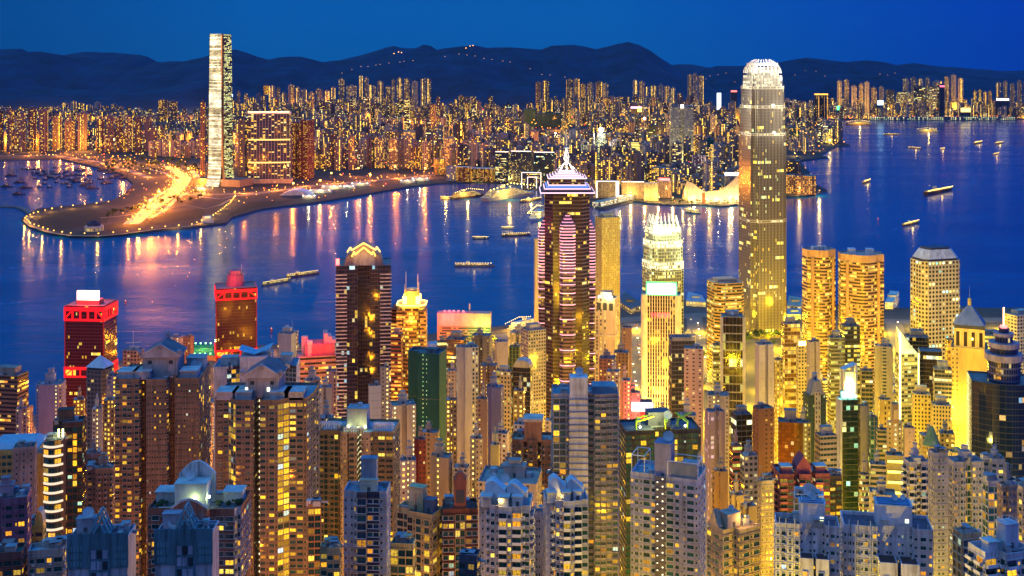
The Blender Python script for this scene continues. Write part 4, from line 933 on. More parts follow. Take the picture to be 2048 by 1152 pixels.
def clutter(e, w, d, z, r):
    """ducts, tanks, sheds, rails and aerials that crowd these roofs"""
    for i in range(r.randint(6, 10)):
        x, y, s = r.uniform(-.4, .4) * w, r.uniform(-.32, .38) * d, r.uniform(.7, 1.9); c = r.uniform(.16, .5); k = i % 5
        mb = MB((c, c * 1.03, c * 1.1))
        if k == 0: mb.box(x - s, x + s, y - s * .8, y + s * .8, z, z + r.uniform(1.6, 3), 0, bot=False); mb.box(x - s - .2, x + s + .2, y - s, y + s, z + 3.02, z + 3.15, 0, col=(.25, .3, .36)); n = 'roof_shed'
        elif k == 1: mb.cyl(x, y, s * .7, z, z + s * 1.5, 10); n = 'water_tank'
        elif k == 2: mb.box(x - s * 2.4, x + s * 2.4, y - .3, y + .3, z + .4, z + 1.0); mb.box(x + s * 2.4, x + s * 2.4 + .6, y - .3, y + .3, z, z + 1.0); n = 'roof_duct'
        elif k == 3: mb.bar((x, y, z), (x, y, z + 5 * s), .07, 0, 4); [mb.bar((x - .9, y, z + 5 * s - q), (x + .9, y, z + 5 * s - q), .05, 0, 4) for q in (.2, .8, 1.4)]; n = 'antenna'
        else: mb.box(x - s * .6, x + s * .6, y - s * .5, y + s * .5, z, z + 1.3); mb.cyl(x, y, s * .35, z + 1.3, z + 1.5, 8, col=(.05, .05, .06)); n = 'air_cooler'
        mb.build(n, PLAINC, e)
    mb = MB((.45, .47, .52)); y = -d * .46
    for i in range(9): x = -w * .3 + w * .6 * i / 8; mb.bar((x, y + d * .15, z), (x, y + d * .15, z + 2.4), .05, 0, 4)
    for q in (1.6, 2.4): mb.bar((-w * .3, y + d * .15, z + q), (w * .3, y + d * .15, z + q), .05, 0, 4)
    mb.build('roof_rail', METAL, e)
def near_wall():
    m, nt, b = newmat('near_wall_render'); Lk = nt.links.new
    at = nt.nodes.new('ShaderNodeAttribute'); at.attribute_name = 'col'; tc = nt.nodes.new('ShaderNodeTexCoord')
    mp = nt.nodes.new('ShaderNodeMapping'); mp.inputs['Scale'].default_value = (.7, .7, .06); Lk(tc.outputs['Object'], mp.inputs[0])
    nz = nt.nodes.new('ShaderNodeTexNoise'); nz.inputs['Scale'].default_value = 1; nz.inputs['Detail'].default_value = 5; nz.inputs['Roughness'].default_value = .7; Lk(mp.outputs[0], nz.inputs['Vector'])
    n2 = nt.nodes.new('ShaderNodeTexNoise'); n2.inputs['Scale'].default_value = .11; n2.inputs['Detail'].default_value = 4; Lk(tc.outputs['Object'], n2.inputs['Vector'])
    c = mixc(nt, 1.0, at.outputs['Color'], ramp(nt, [(.32, (.45, .43, .42)), (.52, (1, 1, 1)), (.75, (1.12, 1.12, 1.12))], nz.outputs['Fac']).outputs[0], 'MULTIPLY')
    c = mixc(nt, .6, c, ramp(nt, [(.35, (.6, .6, .6)), (.65, (1.15, 1.15, 1.15))], n2.outputs['Fac']).outputs[0], 'MULTIPLY')
    Lk(c, b.inputs['Base Color']); b.inputs['Roughness'].default_value = .82; return m
NEARW = near_wall()
# ------------------------------------------------------------------ this side of the harbour: towers by the water
H_RES = fac('mid_homes', .42, .45, lit=.2, colp=.8, stair=.1, cols=[(1, .55, .04), (1, .66, .1), (1, .82, .4)], st=2.2, glass=(.03, .035, .04))
H_RESY = fac('mid_homes_bright', .45, .5, lit=.45, colp=.85, stair=.15, cols=[(1, .6, .04), (1, .7, .08), (1, .85, .3)], st=1.7, glass=(.05, .05, .03))
H_STAIR = fac('mid_homes_stairs', .34, .36, lit=.12, colp=.65, stair=.25, cols=[(1, .62, .06), (1, .72, .15), (1, .85, .4)], st=2.2, glass=(.03, .03, .04))
H_OFF = fac('mid_office', .9, .55, lit=.14, run=.14, cols=[(1, .6, .05), (1, .75, .2), (.8, 1, .6)], st=1.8, glass=(.012, .02, .03))
H_OFFY = fac('mid_office_yellow', .92, .55, lit=.3, run=.35, cols=[(1, .62, .04), (1, .78, .12), (.9, .95, .3)], st=1.3, glass=(.03, .035, .02))
H_BLACK = fac('mid_black_glass', .94, .8, lit=.06, run=.06, cols=[(1, .6, .05), (1, .8, .3), (.5, .9, .8)], st=1.8, glass=(.006, .008, .015), grough=.05)
H_BANDO = fac('mid_orange_bands', 1, .5, lit=.15, run=.12, cols=ORNG, st=1.5, glass=(.03, .02, .015))
H_WHITE = fac('mid_white_grid', .62, .5, lit=.14, run=.04, cols=[(1, .7, .15), (1, .8, .3), (1, .9, .6)], st=1.5, glass=(.02, .025, .03))
H_GOLD = fac('mid_gold_glass', .92, .8, lit=.25, run=.3, cols=[(1, .55, .03), (1, .65, .06), (1, .8, .2)], st=1.0, glass=(.16, .08, .015), grough=.15, glass2=(.07, .035, .01))
NET = fac('builder_netting', .12, .3, lit=.9, colp=.18, cols=[(.35, 1, .35), (.6, 1, .4), (.9, 1, .3)], st=1.5, glass=(.01, .12, .08), rough=.9)

def mid(name, cat, label, *a, **k): return block(name, label, cat, *a, **k)
# name, category, label, x0, x1, ytop, D, rot, ratio, mat, colour, bay, floor, shape, roof
MID = [
 ('office_tower', 'office tower', 'orange banded office slab at the left edge above the sea', -24, 57, 752, 1010, -10, .6, H_BANDO, (.34, .17, .10), 3, 3.6, 'rect', 'off'),
 ('apartment_tower', 'apartment block', 'small pink grey tower in front of the orange banded slab', 30, 56, 818, 900, 6, .8, H_RES, (.42, .32, .34), 3, 3, 'cross', 'res'),
 ('apartment_tower', 'apartment block', 'lavender eight sided tower with slim window columns on the left', 70, 134, 770, 930, 6, .8, H_STAIR, (.36, .29, .46), 3, 3, 'cham', 'res'),
 ('apartment_tower', 'apartment block', 'amber lit block at the foot of the left red framed tower', 146, 170, 800, 960, 10, .8, H_RESY, (.46, .28, .08), 3, 3, 'rect', 'res'),
 ('apartment_tower', 'apartment block', 'pale small block right below the amber lit block', 184, 206, 818, 820, 12, .8, H_RES, (.50, .45, .42), 2.6, 3, 'notch', 'res'),
 ('apartment_tower', 'apartment block', 'purple side tower with double yellow window columns beside the glass pyramid', 214, 240, 752, 830, 0, .8, fac('double_columns', .5, .5, lit=.78, colp=.7, cols=[(1, .65, .05)] * 3, st=1.8), (.32, .26, .42), 3, 3, 'rect', 'low'),
 ('office_tower', 'office tower', 'brown office with a crossed mast on its flat roof', 243, 290, 702, 1240, -10, .7, H_WHITE, (.34, .22, .18), 4, 3.8, 'cham', None),
 ('apartment_tower', 'apartment block', 'pale pink ribbed tower with a dark top beside the brown mast office', 332, 368, 676, 1340, -14, .9, H_STAIR, (.52, .38, .40), 3, 3, 'cham', 'low'),
 ('apartment_tower', 'apartment block', 'orange side lit block right of the pale pink tower', 366, 388, 674, 1380, -14, .9, H_RES, (.55, .30, .16), 3, 3, 'rect', 'low'),
 ('office_tower', 'office tower', 'grey blue windowless tower with a rounded corner', 557, 592, 668, 960, -18, .7, fac('seam_lines', .96, .02, lit=0, glass=(.2, .2, .24)), (.40, .42, .50), 5, 5, 'rect', 'off'),
 ('apartment_tower', 'apartment block', 'pink lit low tower at the foot of the orange banded tank building', 604, 646, 762, 870, -8, .8, H_RES, (.50, .34, .30), 3, 3, 'cross', 'res'),
 ('apartment_tower', 'apartment block', 'grey tower with a dark machine room left of the black ribbed tower', 634, 664, 776, 800, 10, .8, H_STAIR, (.44, .42, .44), 2.6, 3, 'notch', 'res'),
 ('apartment_tower', 'apartment block', 'small rosy block against the left foot of the black ribbed tower', 652, 674, 742, 900, 4, .8, H_RES, (.55, .33, .33), 3, 3, 'rect', 'low'),
 ('apartment_tower', 'apartment block', 'pale stone slab with tiled seams in front of the black ribbed tower', 737, 762, 772, 800, 14, .7, fac('tile_seams', .97, .96, lit=0, glass=(.45, .45, .44), rough=.8, grough=.8), (.30, .30, .30), 3, 5, 'rect', 'low'),
 ('apartment_tower', 'apartment block', 'tall blank grey slab with a yellow lit cap', 760, 779, 735, 860, 14, .7, H_STAIR, (.36, .33, .36), 4, 3, 'rect', 'low'),
 ('apartment_tower', 'apartment block', 'twin stepped pale tower with bright stair lights below the golden crown', 780, 832, 812, 760, 14, .8, fac('stair_bright', .3, .35, lit=.3, colp=.7, stair=.4, cols=[(1, .8, .2), (.9, .95, .5), (1, .9, .5)], st=2), (.50, .44, .42), 3, 3, 'notch', 'res'),
 ('office_tower', 'office tower', 'red orange lit slab at the left shoulder of the golden crowned tower', 782, 802, 618, 1240, -6, .9, H_BANDO, (.5, .14, .05), 3, 3.6, 'rect', 'off'),
 ('office_tower', 'office tower', 'low red banded wing in front of the golden crowned tower', 782, 806, 668, 1130, -6, .9, fac('red_bands', 1, .5, lit=.1, run=.5, cols=[(1, .4, .02), (1, .5, .05), (1, .2, .05)], st=1.4), (.35, .06, .04), 3, 3.6, 'rect', 'off'),
 ('hotel', 'hotel', 'broad waterfront slab with pink top and green lit flank', 875, 982, 628, 1540, -3, .22, fac('hotel_bands', 1, .5, lit=.12, run=.08, cols=ORNG, st=1.4, glass=(.03, .06, .03)), (.44, .22, .17), 3, 3.4, 'rect', None),
 ('office_tower', 'office tower', 'black office with a pale frame roof before the broad pink slab', 890, 936, 680, 1130, -14, .8, H_OFF, (.10, .07, .08), 3, 3.8, 'rect', 'off'),
 ('apartment_tower', 'apartment block', 'grey tower with a lit stair column right of the frame roof office', 943, 985, 672, 1150, -12, .7, H_STAIR, (.20, .17, .18), 3, 3, 'notch', 'res'),
 ('apartment_tower', 'apartment block', 'lavender blank slab beside the orange road', 990, 1016, 684, 1170, 12, .8, fac('blank_wall', .1, .1, lit=0), (.46, .40, .50), 6, 6, 'rect', 'low'),
 ('office_tower', 'office tower', 'small green tinted block beside the orange road', 1018, 1041, 694, 1240, -10, .8, fac('green_office', .5, .8, lit=.1, cols=GREEN, st=1), (.12, .16, .04), 4, 4, 'rect', 'low'),
 ('office_tower', 'office tower', 'pale banded office stepping down left of the spire tower', 1042, 1092, 662, 1290, 26, .8, fac('square_windows', .6, .5, lit=.1, run=.06, cols=WARM, st=1.6), (.38, .34, .40), 3, 3.8, 'rect', 'off'),
 ('office_tower', 'office tower', 'black arched roof tower below the pale banded office', 1026, 1066, 736, 960, -12, .8, H_BLACK, (.10, .07, .08), 3, 3.8, 'rect', None),
 ('office_tower', 'office tower', 'cream office with square windows glowing at its foot', 990, 1026, 744, 960, -14, .7, fac('cream_square', .5, .5, lit=.4, cols=GREEN, st=1.2), (.55, .45, .28), 3, 3.4, 'step', 'off'),
 ('apartment_tower', 'apartment block', 'dull brown tower left of the cream square windowed office', 960, 996, 732, 1000, -8, .8, H_RES, (.24, .15, .15), 3, 3, 'notch', 'res'),
 ('apartment_tower', 'apartment block', 'indigo blank slab with a yellow window column', 972, 1008, 776, 790, -14, .8, H_STAIR, (.20, .18, .42), 4, 3, 'step', 'res'),
 ('apartment_tower', 'apartment block', 'amber lit slim block right of the indigo slab', 1026, 1050, 782, 800, -12, .8, H_RESY, (.42, .28, .12), 3, 3, 'rect', 'res'),
 ('apartment_tower', 'apartment block', 'pinkish slim tower between white slab and green netting', 894, 916, 742, 950, 8, .8, H_RES, (.44, .34, .38), 3, 3, 'rect', 'res'),
 ('apartment_tower', 'apartment block', 'dark tower with pink neon at the right of the green netting', 874, 894, 684, 960, 8, .8, H_OFF, (.08, .06, .08), 3, 3.4, 'rect', 'off'),
 ('hotel', 'hotel', 'tall thin cream slab left behind the spire tower', 1068, 1090, 478, 1700, 14, .5, H_STAIR, (.62, .52, .36), 3, 3.4, 'rect', None),
 ('hotel', 'hotel', 'tall golden slab rising behind the right side of the spire tower', 1190, 1240, 436, 1660, 24, .7, fac('gold_slab', .35, .6, lit=.2, cols=GREEN, st=1.0, glass=(.2, .16, .05)), (.55, .45, .16), 3, 3.4, 'rect', 'off'),
 ('office_tower', 'office tower', 'pink stone bank with three dark slots and roof lamps', 1190, 1237, 598, 1300, -16, .9, fac('pink_bank', .34, .72, lit=.4, colp=.7, cols=WARM, st=1.2), (.62, .44, .36), 4.5, 3.8, 'rect', 'off'),
 ('apartment_tower', 'apartment block', 'purple brown slim tower right of the pink bank', 1244, 1264, 656, 1150, -8, 1, H_STAIR, (.24, .12, .16), 4, 3, 'rect', 'low'),
 ('apartment_tower', 'apartment block', 'maroon tower with lit dots left of the ribbed bank', 1198, 1232, 718, 1010, -10, .9, H_RES, (.26, .08, .10), 3, 3, 'rect', 'res'),
 ('apartment_tower', 'apartment block', 'brown block with a letter box roof behind the maroon tower', 1228, 1258, 706, 1060, -8, .9, H_RES, (.30, .15, .10), 3, 3, 'rect', 'res'),
 ('apartment_tower', 'apartment block', 'rosy white tower glowing from the red sign below it', 1213, 1240, 744, 930, -10, .9, H_RES, (.62, .42, .42), 3, 3, 'notch', 'res'),
 ('apartment_tower', 'apartment block', 'red lit pink tower right of the rosy white one', 1240, 1262, 762, 900, -10, .9, H_RES, (.60, .26, .26), 3, 3, 'step', 'res'),
 ('office_tower', 'office tower', 'charcoal glass office with a frame roof right of the ribbed bank', 1338, 1390, 682, 960, 4, .6, fac('charcoal_grid', .9, .75, lit=.06, run=.03, cols=WARM, st=1.8, glass=(.03, .03, .035)), (.13, .12, .14), 2.6, 3.4, 'rect', None),
 ('office_tower', 'office tower', 'beige windowless slab with two yellow window columns beside the charcoal office', 1368, 1407, 698, 930, -10, .7, H_STAIR, (.50, .40, .34), 5, 3, 'rect', 'low'),
 ('office_tower', 'office tower', 'six sided brown banded office left of the tallest harbour tower', 1410, 1492, 568, 1480, 14, .9, fac('brown_band_office', 1, .52, lit=.12, run=.22, cols=GREEN, st=1.0, glass=(.02, .025, .02)), (.48, .28, .10), 3, 3.9, 'cham', 'off'),
 ('office_tower', 'office tower', 'black tower with pale corner posts and a dish in front of the brown office', 1441, 1488, 634, 1000, -6, .8, fac('black_floor_lines', .96, .86, lit=.07, run=.08, cols=GREEN, st=1.2, glass=(.012, .008, .014)), (.42, .36, .32), 3, 7, 'rect', 'off'),
 ('office_tower', 'office tower', 'plain white slab with notched top right of the black tower', 1510, 1548, 690, 960, 8, .8, fac('blank_wall'), (.50, .46, .52), 6, 6, 'notch', 'low'),
 ('office_tower', 'office tower', 'stone tower with a copper glass front below the harbour tower', 1562, 1600, 648, 1130, 6, .7, H_GOLD, (.46, .33, .20), 3, 3.6, 'rect', 'off'),
 ('office_tower', 'office tower', 'cream office with a bright double roof lamp', 1592, 1614, 692, 1120, 6, .8, fac('cream_punched', .5, .5, lit=.12, cols=WARM, st=1.6), (.60, .48, .26), 2.6, 3.2, 'rect', None),
 ('apartment_tower', 'apartment block', 'tall blank mauve slab before the cream roof lamp office', 1613, 1640, 684, 1000, 10, .8, fac('blank_wall'), (.40, .33, .34), 6, 6, 'notch', 'low'),
 ('office_tower', 'office tower', 'olive striped tower with a dish left of the black stepped tower', 1655, 1690, 676, 1080, 4, .7, fac('olive_bands', 1, .6, lit=.1, run=.3, cols=GREEN, st=1.0, glass=(.06, .06, .04)), (.30, .28, .20), 3, 3.4, 'rect', 'off'),
 ('office_tower', 'office tower', 'black stepped tower with bright yellow lower floors', 1680, 1720, 652, 1110, 4, .8, H_OFFY, (.07, .06, .05), 3, 4.2, 'rect', 'off'),
 ('office_tower', 'office tower', 'dark block with a loggia right of the yellow spotlit cube', 1720, 1746, 742, 1000, -6, .8, H_OFF, (.14, .12, .09), 3, 3.6, 'rect', 'low'),
 ('apartment_tower', 'apartment block', 'grey balconied slab with a round lamp at its top', 1748, 1786, 694, 1060, -10, .7, fac('grey_balconies', .7, .5, lit=.12, colp=.7, cols=WARM, st=1.6), (.36, .32, .28), 4, 3, 'step', 'res'),
 ('office_tower', 'office tower', 'black glass slab behind the bright yellow glass tower', 1808, 1858, 676, 1180, -12, .8, H_BLACK, (.05, .05, .06), 3, 3.8, 'rect', 'off'),
 ('office_tower', 'office tower', 'lower black glass box right of the bright yellow glass tower', 1836, 1884, 704, 1120, -12, .8, H_BLACK, (.06, .06, .07), 3, 3.8, 'rect', None),
 ('office_tower', 'office tower', 'yellow lit glass tower with a folded crystal top', 1790, 1836, 708, 1010, 8, .7, H_OFFY, (.32, .30, .14), 3, 3.4, 'rect', None),
 ('office_tower', 'office tower', 'dark low office left of the pyramid roofed stone tower', 1866, 1904, 740, 1020, -14, .8, H_OFF, (.16, .13, .10), 3, 3.6, 'rect', 'off'),
 ('office_tower', 'office tower', 'white waffle fronted office at the right edge', 2008, 2075, 632, 1240, 24, .6, fac('waffle', .66, .55, lit=.03, cols=WARM, st=1.2, glass=(.02, .025, .03)), (.66, .62, .56), 4, 3.6, 'rect', 'off'),
 ('office_tower', 'office tower', 'grey glass hall right of the round window tower', 1900, 1944, 620, 1480, -14, .9, fac('club_glass', .9, .8, lit=.15, run=.15, cols=GREEN, st=.9, glass=(.06, .05, .03)), (.25, .2, .12), 4, 4, 'rect', 'low'),
 ('office_tower', 'office tower', 'long dark civic block with a glowing eave line', 1930, 2012, 672, 1560, -10, .8, H_OFFY, (.10, .09, .06), 4, 5, 'rect', 'low'),
 ('apartment_tower', 'apartment block', 'copper office cube with red stripes behind the stone tower', 1890, 1912, 680, 1400, 0, 1, H_GOLD, (.4, .25, .1), 3, 4, 'rect', 'low'),
 ('office_tower', 'office tower', 'dark green tower with a cream gabled centre strip', 1606, 1652, 790, 790, 10, .7, fac('green_gable', .4, .5, lit=.12, cols=GREEN, st=1.4, glass=(.05, .05, .03)), (.03, .09, .06), 2.6, 3, 'rect', None),
 ('apartment_tower', 'apartment block', 'red brown blank tower with a window column left of the mirror facade', 1505, 1548, 818, 760, 16, .8, H_STAIR, (.20, .07, .06), 4, 3, 'rect', 'low'),
 ('office_tower', 'office tower', 'mauve tower wrapped in builder netting with lit floors', 1409, 1450, 824, 760, 12, .8, fac('mauve_net', .5, .7, lit=.2, colp=.5, cols=[(1, .7, .5), (.9, .6, .9), (1, .8, .4)], st=.8, glass=(.20, .14, .26), rough=.9, grough=.9), (.28, .20, .36), 3, 3, 'notch', 'low'),
 ('office_tower', 'office tower', 'black tower with blue slats right of the mauve netting', 1462, 1504, 830, 740, 12, .8, H_BLACK, (.03, .04, .10), 3, 3.4, 'rect', 'off'),
 ('apartment_tower', 'apartment block', 'cream tower with lit dots above the mauve netting', 1415, 1458, 792, 840, -8, .8, H_STAIR, (.52, .42, .40), 3, 3, 'notch', 'res'),
 ('office_tower', 'office tower', 'brown grey ribbed office right below the mirror facade', 1630, 1674, 872, 700, 10, .7, fac('small_ribbon', .9, .42, lit=.06, run=.06, cols=ORNG, st=1.6), (.34, .27, .28), 2.2, 3.2, 'rect', 'off'),
 ('office_tower', 'office tower', 'black glass tower with green light on its roof terrace', 1676, 1716, 800, 800, 4, .8, fac('green_black', .96, .82, lit=.05, run=.04, cols=[(.4, 1, .6), (.9, .9, .2), (1, .8, .3)], st=1.6, glass=(.004, .02, .02)), (.05, .05, .05), 3, 3.6, 'rect', None),
 ('apartment_tower', 'apartment block', 'plain tan slab with a dotted stair right of the green roofed tower', 1716, 1738, 812, 800, 4, .8, H_STAIR, (.34, .30, .26), 3, 3, 'rect', 'low'),
 ('apartment_tower', 'apartment block', 'teal windowed slab right of the plain tan slab', 1736, 1756, 834, 790, 4, .9, fac('teal_slab', .8, .8, lit=.05, cols=GREEN, st=1.4, glass=(.01, .09, .08)), (.25, .24, .20), 3, 3, 'rect', 'low'),
 ('apartment_tower', 'apartment block', 'amber block with tall slots and a gabled neighbour', 1756, 1782, 800, 900, -6, .8, H_RESY, (.62, .45, .10), 3, 4, 'rect', 'low'),
 ('apartment_tower', 'apartment block', 'yellow corner office lit from below left of the stone tower', 1824, 1862, 790, 960, -10, .8, fac('amber_punched', .5, .55, lit=.1, cols=GREEN, st=1.4), (.66, .5, .12), 2.4, 3.2, 'rect', 'off'),
 ('apartment_tower', 'apartment block', 'amber office with small windows beside the yellow corner office', 1862, 1902, 812, 940, -12, .8, fac('amber_punched'), (.58, .45, .16), 2.2, 3.2, 'rect', 'off'),
 ('apartment_tower', 'apartment block', 'tan tower with a square emblem on its gable', 1772, 1806, 846, 760, -6, .7, fac('stair_bright'), (.52, .40, .24), 2.8, 3, 'cross', 'res'),
 ('apartment_tower', 'apartment block', 'banded beige block left of the square emblem tower', 1752, 1776, 860, 770, -6, .8, fac('beige_bands', 1, .5, lit=.1, run=.2, cols=GREEN, st=1.2), (.40, .33, .22), 3, 3, 'rect', 'low'),
 ('apartment_tower', 'apartment block', 'pink plain slab right of the square emblem tower', 1806, 1830, 856, 760, -6, .8, fac('blank_wall'), (.56, .40, .34), 6, 6, 'rect', 'low'),
 ('apartment_tower', 'apartment block', 'slim stone block left of the black tower with pale posts', 1424, 1444, 690, 1080, 0, 1, H_OFFY, (.22, .17, .08), 3, 3.6, 'rect', 'low'),
 ('apartment_tower', 'apartment block', 'low tan office with a lit arcade by the white slab', 1548, 1566, 720, 1060, 8, 1, H_RESY, (.4, .3, .1), 3, 3.4, 'rect', 'low'),
 ('apartment_tower', 'apartment block', 'rose block with a shed roof below the maroon tower', 1258, 1280, 786, 900, -6, .9, H_RES, (.4, .22, .22), 3, 3, 'rect', 'res'),
]
MIDO = {}
for row in MID:
    nm, ct, lb, x0, x1, yt, D, rot, ratio, mat, col, bay, fl, shp, rf = row
    MIDO[lb] = block(nm, lb, ct, x0, x1, yt, D, rot, ratio, mat, col, bay, fl, shp, None, roof=rf)
def M_(start):
    for k in MIDO:
        if k.startswith(start): return MIDO[k]
# extras on those towers
e, w, d, h = M_('brown office with a crossed mast'); mast(e, 0, 0, h, 18, .3); mb = MB((.4, .3, .45)); mb.bar((-w * .42, 0, h + 6), (w * .42, 0, h + 7.5), .5, 0); mb.build('crossbar', METAL, e); plant(e, 0, d * .15, h - 1, w * .5, d * .3, 3)
e, w, d, h = M_('broad waterfront slab'); mb = MB((.62, .30, .26)); mb.box(-w / 2 - .3, w / 2 + .3, -d / 2 - .4, d / 2 + .3, h - 16, h + .4); mb.build('top_storey', PLAINC, e); mast(e, w * .1, 0, h, 12, .8, 3, (.5, .1, .1)); coolers(e, -w * .2, 0, h + .4, 5, 3, 6); mb = MB((.5, .27, .2)); mb.box(-w / 2 - .4, -w / 2 + 3, -d / 2 - .6, d / 2, 0, h - 16); mb.build('end_wall', PLAINC, e)
spot((e.location.x + w * .55, e.location.y - 40, 30), (e.location.x + w * .4, e.location.y, 60), 5e5, (.25, 1, .2), 1, 70); spot((e.location.x - w * .3, e.location.y - 30, h + 12), (e.location.x - w * .2, e.location.y, h - 8), 1.5e5, (1, .12, .14), 1, 110)
e, w, d, h = M_('black arched roof tower'); mb = MB((.10, .08, .09)); n = 8; pr = [(-w / 2 * math.cos(math.pi * i / n), w * .42 * math.sin(math.pi * i / n)) for i in range(n + 1)]
for (a, za), (b_, zb) in zip(pr, pr[1:]): mb.face([(a, -d / 2, h + za), (b_, -d / 2, h + zb), (b_, d / 2, h + zb), (a, d / 2, h + za)][::-1])
mb.face([(a, -d / 2, h + za) for a, za in pr][::-1]); mb.build('arched_roof', METAL, e)
e, w, d, h = M_('black tower with pale corner'); dish(e, 0, -d * .3, h, 2.2, 10); mast(e, -w * .3, 0, h, 26, .3)
for s in (-1, 1): mb = MB((.5, .44, .40)); mb.box(s * w / 2 - 1.2, s * w / 2 + 1.2, -d / 2 - .5, -d / 2 + 1, 0, h - .2); mb.build('corner_post', PLAINC, e)
e, w, d, h = M_('charcoal glass office'); 
for i in range(8): mb = MB((.5, .52, .56)); x = -w / 2 + w * (i + .5) / 8; mb.box(x - .2, x + .2, -d / 2, d / 2, h + 2.2, h + 2.7); mb.build('roof_beam', METAL, e)
mb = MB((.3, .3, .34)); mb.box(-w / 2, w / 2, -d / 2, -d / 2 + .4, h + .02, h + 2.8); mb.box(-w / 2, w / 2, d / 2 - .4, d / 2, h + .02, h + 2.8); mb.build('roof_frame', METAL, e)
e, w, d, h = M_('dark green tower with a cream'); mb = MB((.55, .45, .26)); mb.prism([(-w * .16, -d / 2 - 1), (w * .16, -d / 2 - 1), (w * .16, d * .2), (-w * .16, d * .2)], 0, h + 2, 0, 1, bay=2.4, fl=3); mb.build('centre_strip', [fac('stair_dark', .35, .5, lit=.1, cols=GREEN, st=1.2), PLAINC], e)
mb = MB((.34, .32, .27)); mb.face([(-w * .4, -d * .56, h), (w * .4, -d * .56, h), (w * .18, -d * .56, h + 9), (-w * .18, -d * .56, h + 9)]); mb.face([(-w * .4, -d * .56, h), (-w * .18, -d * .56, h + 9), (-w * .18, d * .3, h + 9), (-w * .4, d * .3, h)]); mb.face([(w * .4, -d * .56, h), (w * .4, d * .3, h), (w * .18, d * .3, h + 9), (w * .18, -d * .56, h + 9)]); mb.face([(-w * .18, -d * .56, h + 9), (w * .18, -d * .56, h + 9), (w * .18, d * .3, h + 9), (-w * .18, d * .3, h + 9)]); mb.build('gable', PLAINC, e); plant(e, 0, 0, h + 9, w * .22, d * .3, 4)
e, w, d, h = M_('black glass tower with green light'); mb = MB((.5, .48, .5)); mb.box(-w / 2 - 1.5, -w / 2 - .02, -d / 2, d / 2, 0, h); mb.build('side_wall', PLAINC, e); plant(e, 0, d * .2, h - 1, w * .9, d * .3, 5)
for i in range(4): mb = MB(); mb.sphere((-w * .38 + w * .76 * i / 3, -d * .42, h + 2), .9, 0, 6); mb.build('roof_lamp', glow('lamp_green', (.35, 1, .6), 9), e)
point((e.location.x, e.location.y - d * .3, e.location.z + h + 5), 2.5e4, (.4, 1, .65), 1)
e, w, d, h = M_('cream office with a bright double'); mb = MB()
for s in (-1, 1): mb = MB(); mb.box(s * w * .2 - 1.6, s * w * .2 + 1.6, -d * .4, -d * .4 + 1, h, h + 4); mb.build('roof_lamp', glow('lamp_orange_big', (1, .6, .1), 10), e)
e, w, d, h = M_('yellow lit glass tower'); mb = MB((.6, .62, .4)); mb.face([(-w / 2, -d / 2, h), (w / 2, -d / 2, h), (w / 2, d / 2, h + 3), (-w / 2, d * .3, h + 22)]); mb.face([(-w / 2, -d / 2, h), (-w / 2, d * .3, h + 22), (-w / 2, d / 2, h)]); mb.face([(w / 2, d / 2, h + 3), (w / 2, d / 2, h), (-w / 2, d / 2, h), (-w / 2, d * .3, h + 22)]); mb.build('crystal_top', fac('crystal', .9, .9, lit=.9, cols=GREEN, st=.5, glass=(.2, .2, .1)), e)
mb = MB(); mb.box(-w / 2 - 1.2, -w / 2 - .1, -d / 2 - .6, -d / 2 + .6, 8, h + 18); mb.build('edge_light', glow('edge_yellow', (1, .9, .3), 3.5), e)
mb = MB(); mb.box(w / 2 + .1, w / 2 + .9, -d / 2 - .4, -d / 2 + .4, 30, h); mb.build('edge_light', glow('edge_yellow'), e)
point((e.location.x, e.location.y - 20, e.location.z + h + 14), 1.5e5, (1, .9, .25), 2)
e, w, d, h = M_('tan tower with a square emblem'); mb = MB((.30, .2, .12)); mb.box(-w * .22, w * .22, -d / 2 - .8, -d / 2 + 4, h + .02, h + 12); mb.build('gable_panel', PLAINC, e); mb = MB((.55, .42, .25)); mb.box(-w * .13, w * .13, -d / 2 - 1.0, -d / 2 - .81, h + 2.5, h + 8.5); mb.build('emblem', PLAINC, e)
e, w, d, h = M_('pink stone bank')
for i in range(3): mb = MB((.02, .02, .03)); x = -w * .3 + w * .3 * i; mb.box(x - w * .1, x + w * .1, -d / 2 - .1, -d / 2 + .5, h - 13, h - 5); mb.build('dark_slot', DARK, e); mb = MB(); mb.sphere((x, -d * .4, h + 1.5), 1.3, 0, 6); mb.build('roof_lamp', LAMPW, e)
for zz in (h * .72, h * .42): mb = MB((.55, .40, .32)); mb.box(-w / 2 - .6, w / 2 + .6, -d / 2 - .6, d / 2, zz, zz + 1.6); mb.build('cornice', PLAINC, e)
point((e.location.x, e.location.y - d * .8, e.location.z + h + 5), 9e4, (1, .85, .3), 1)

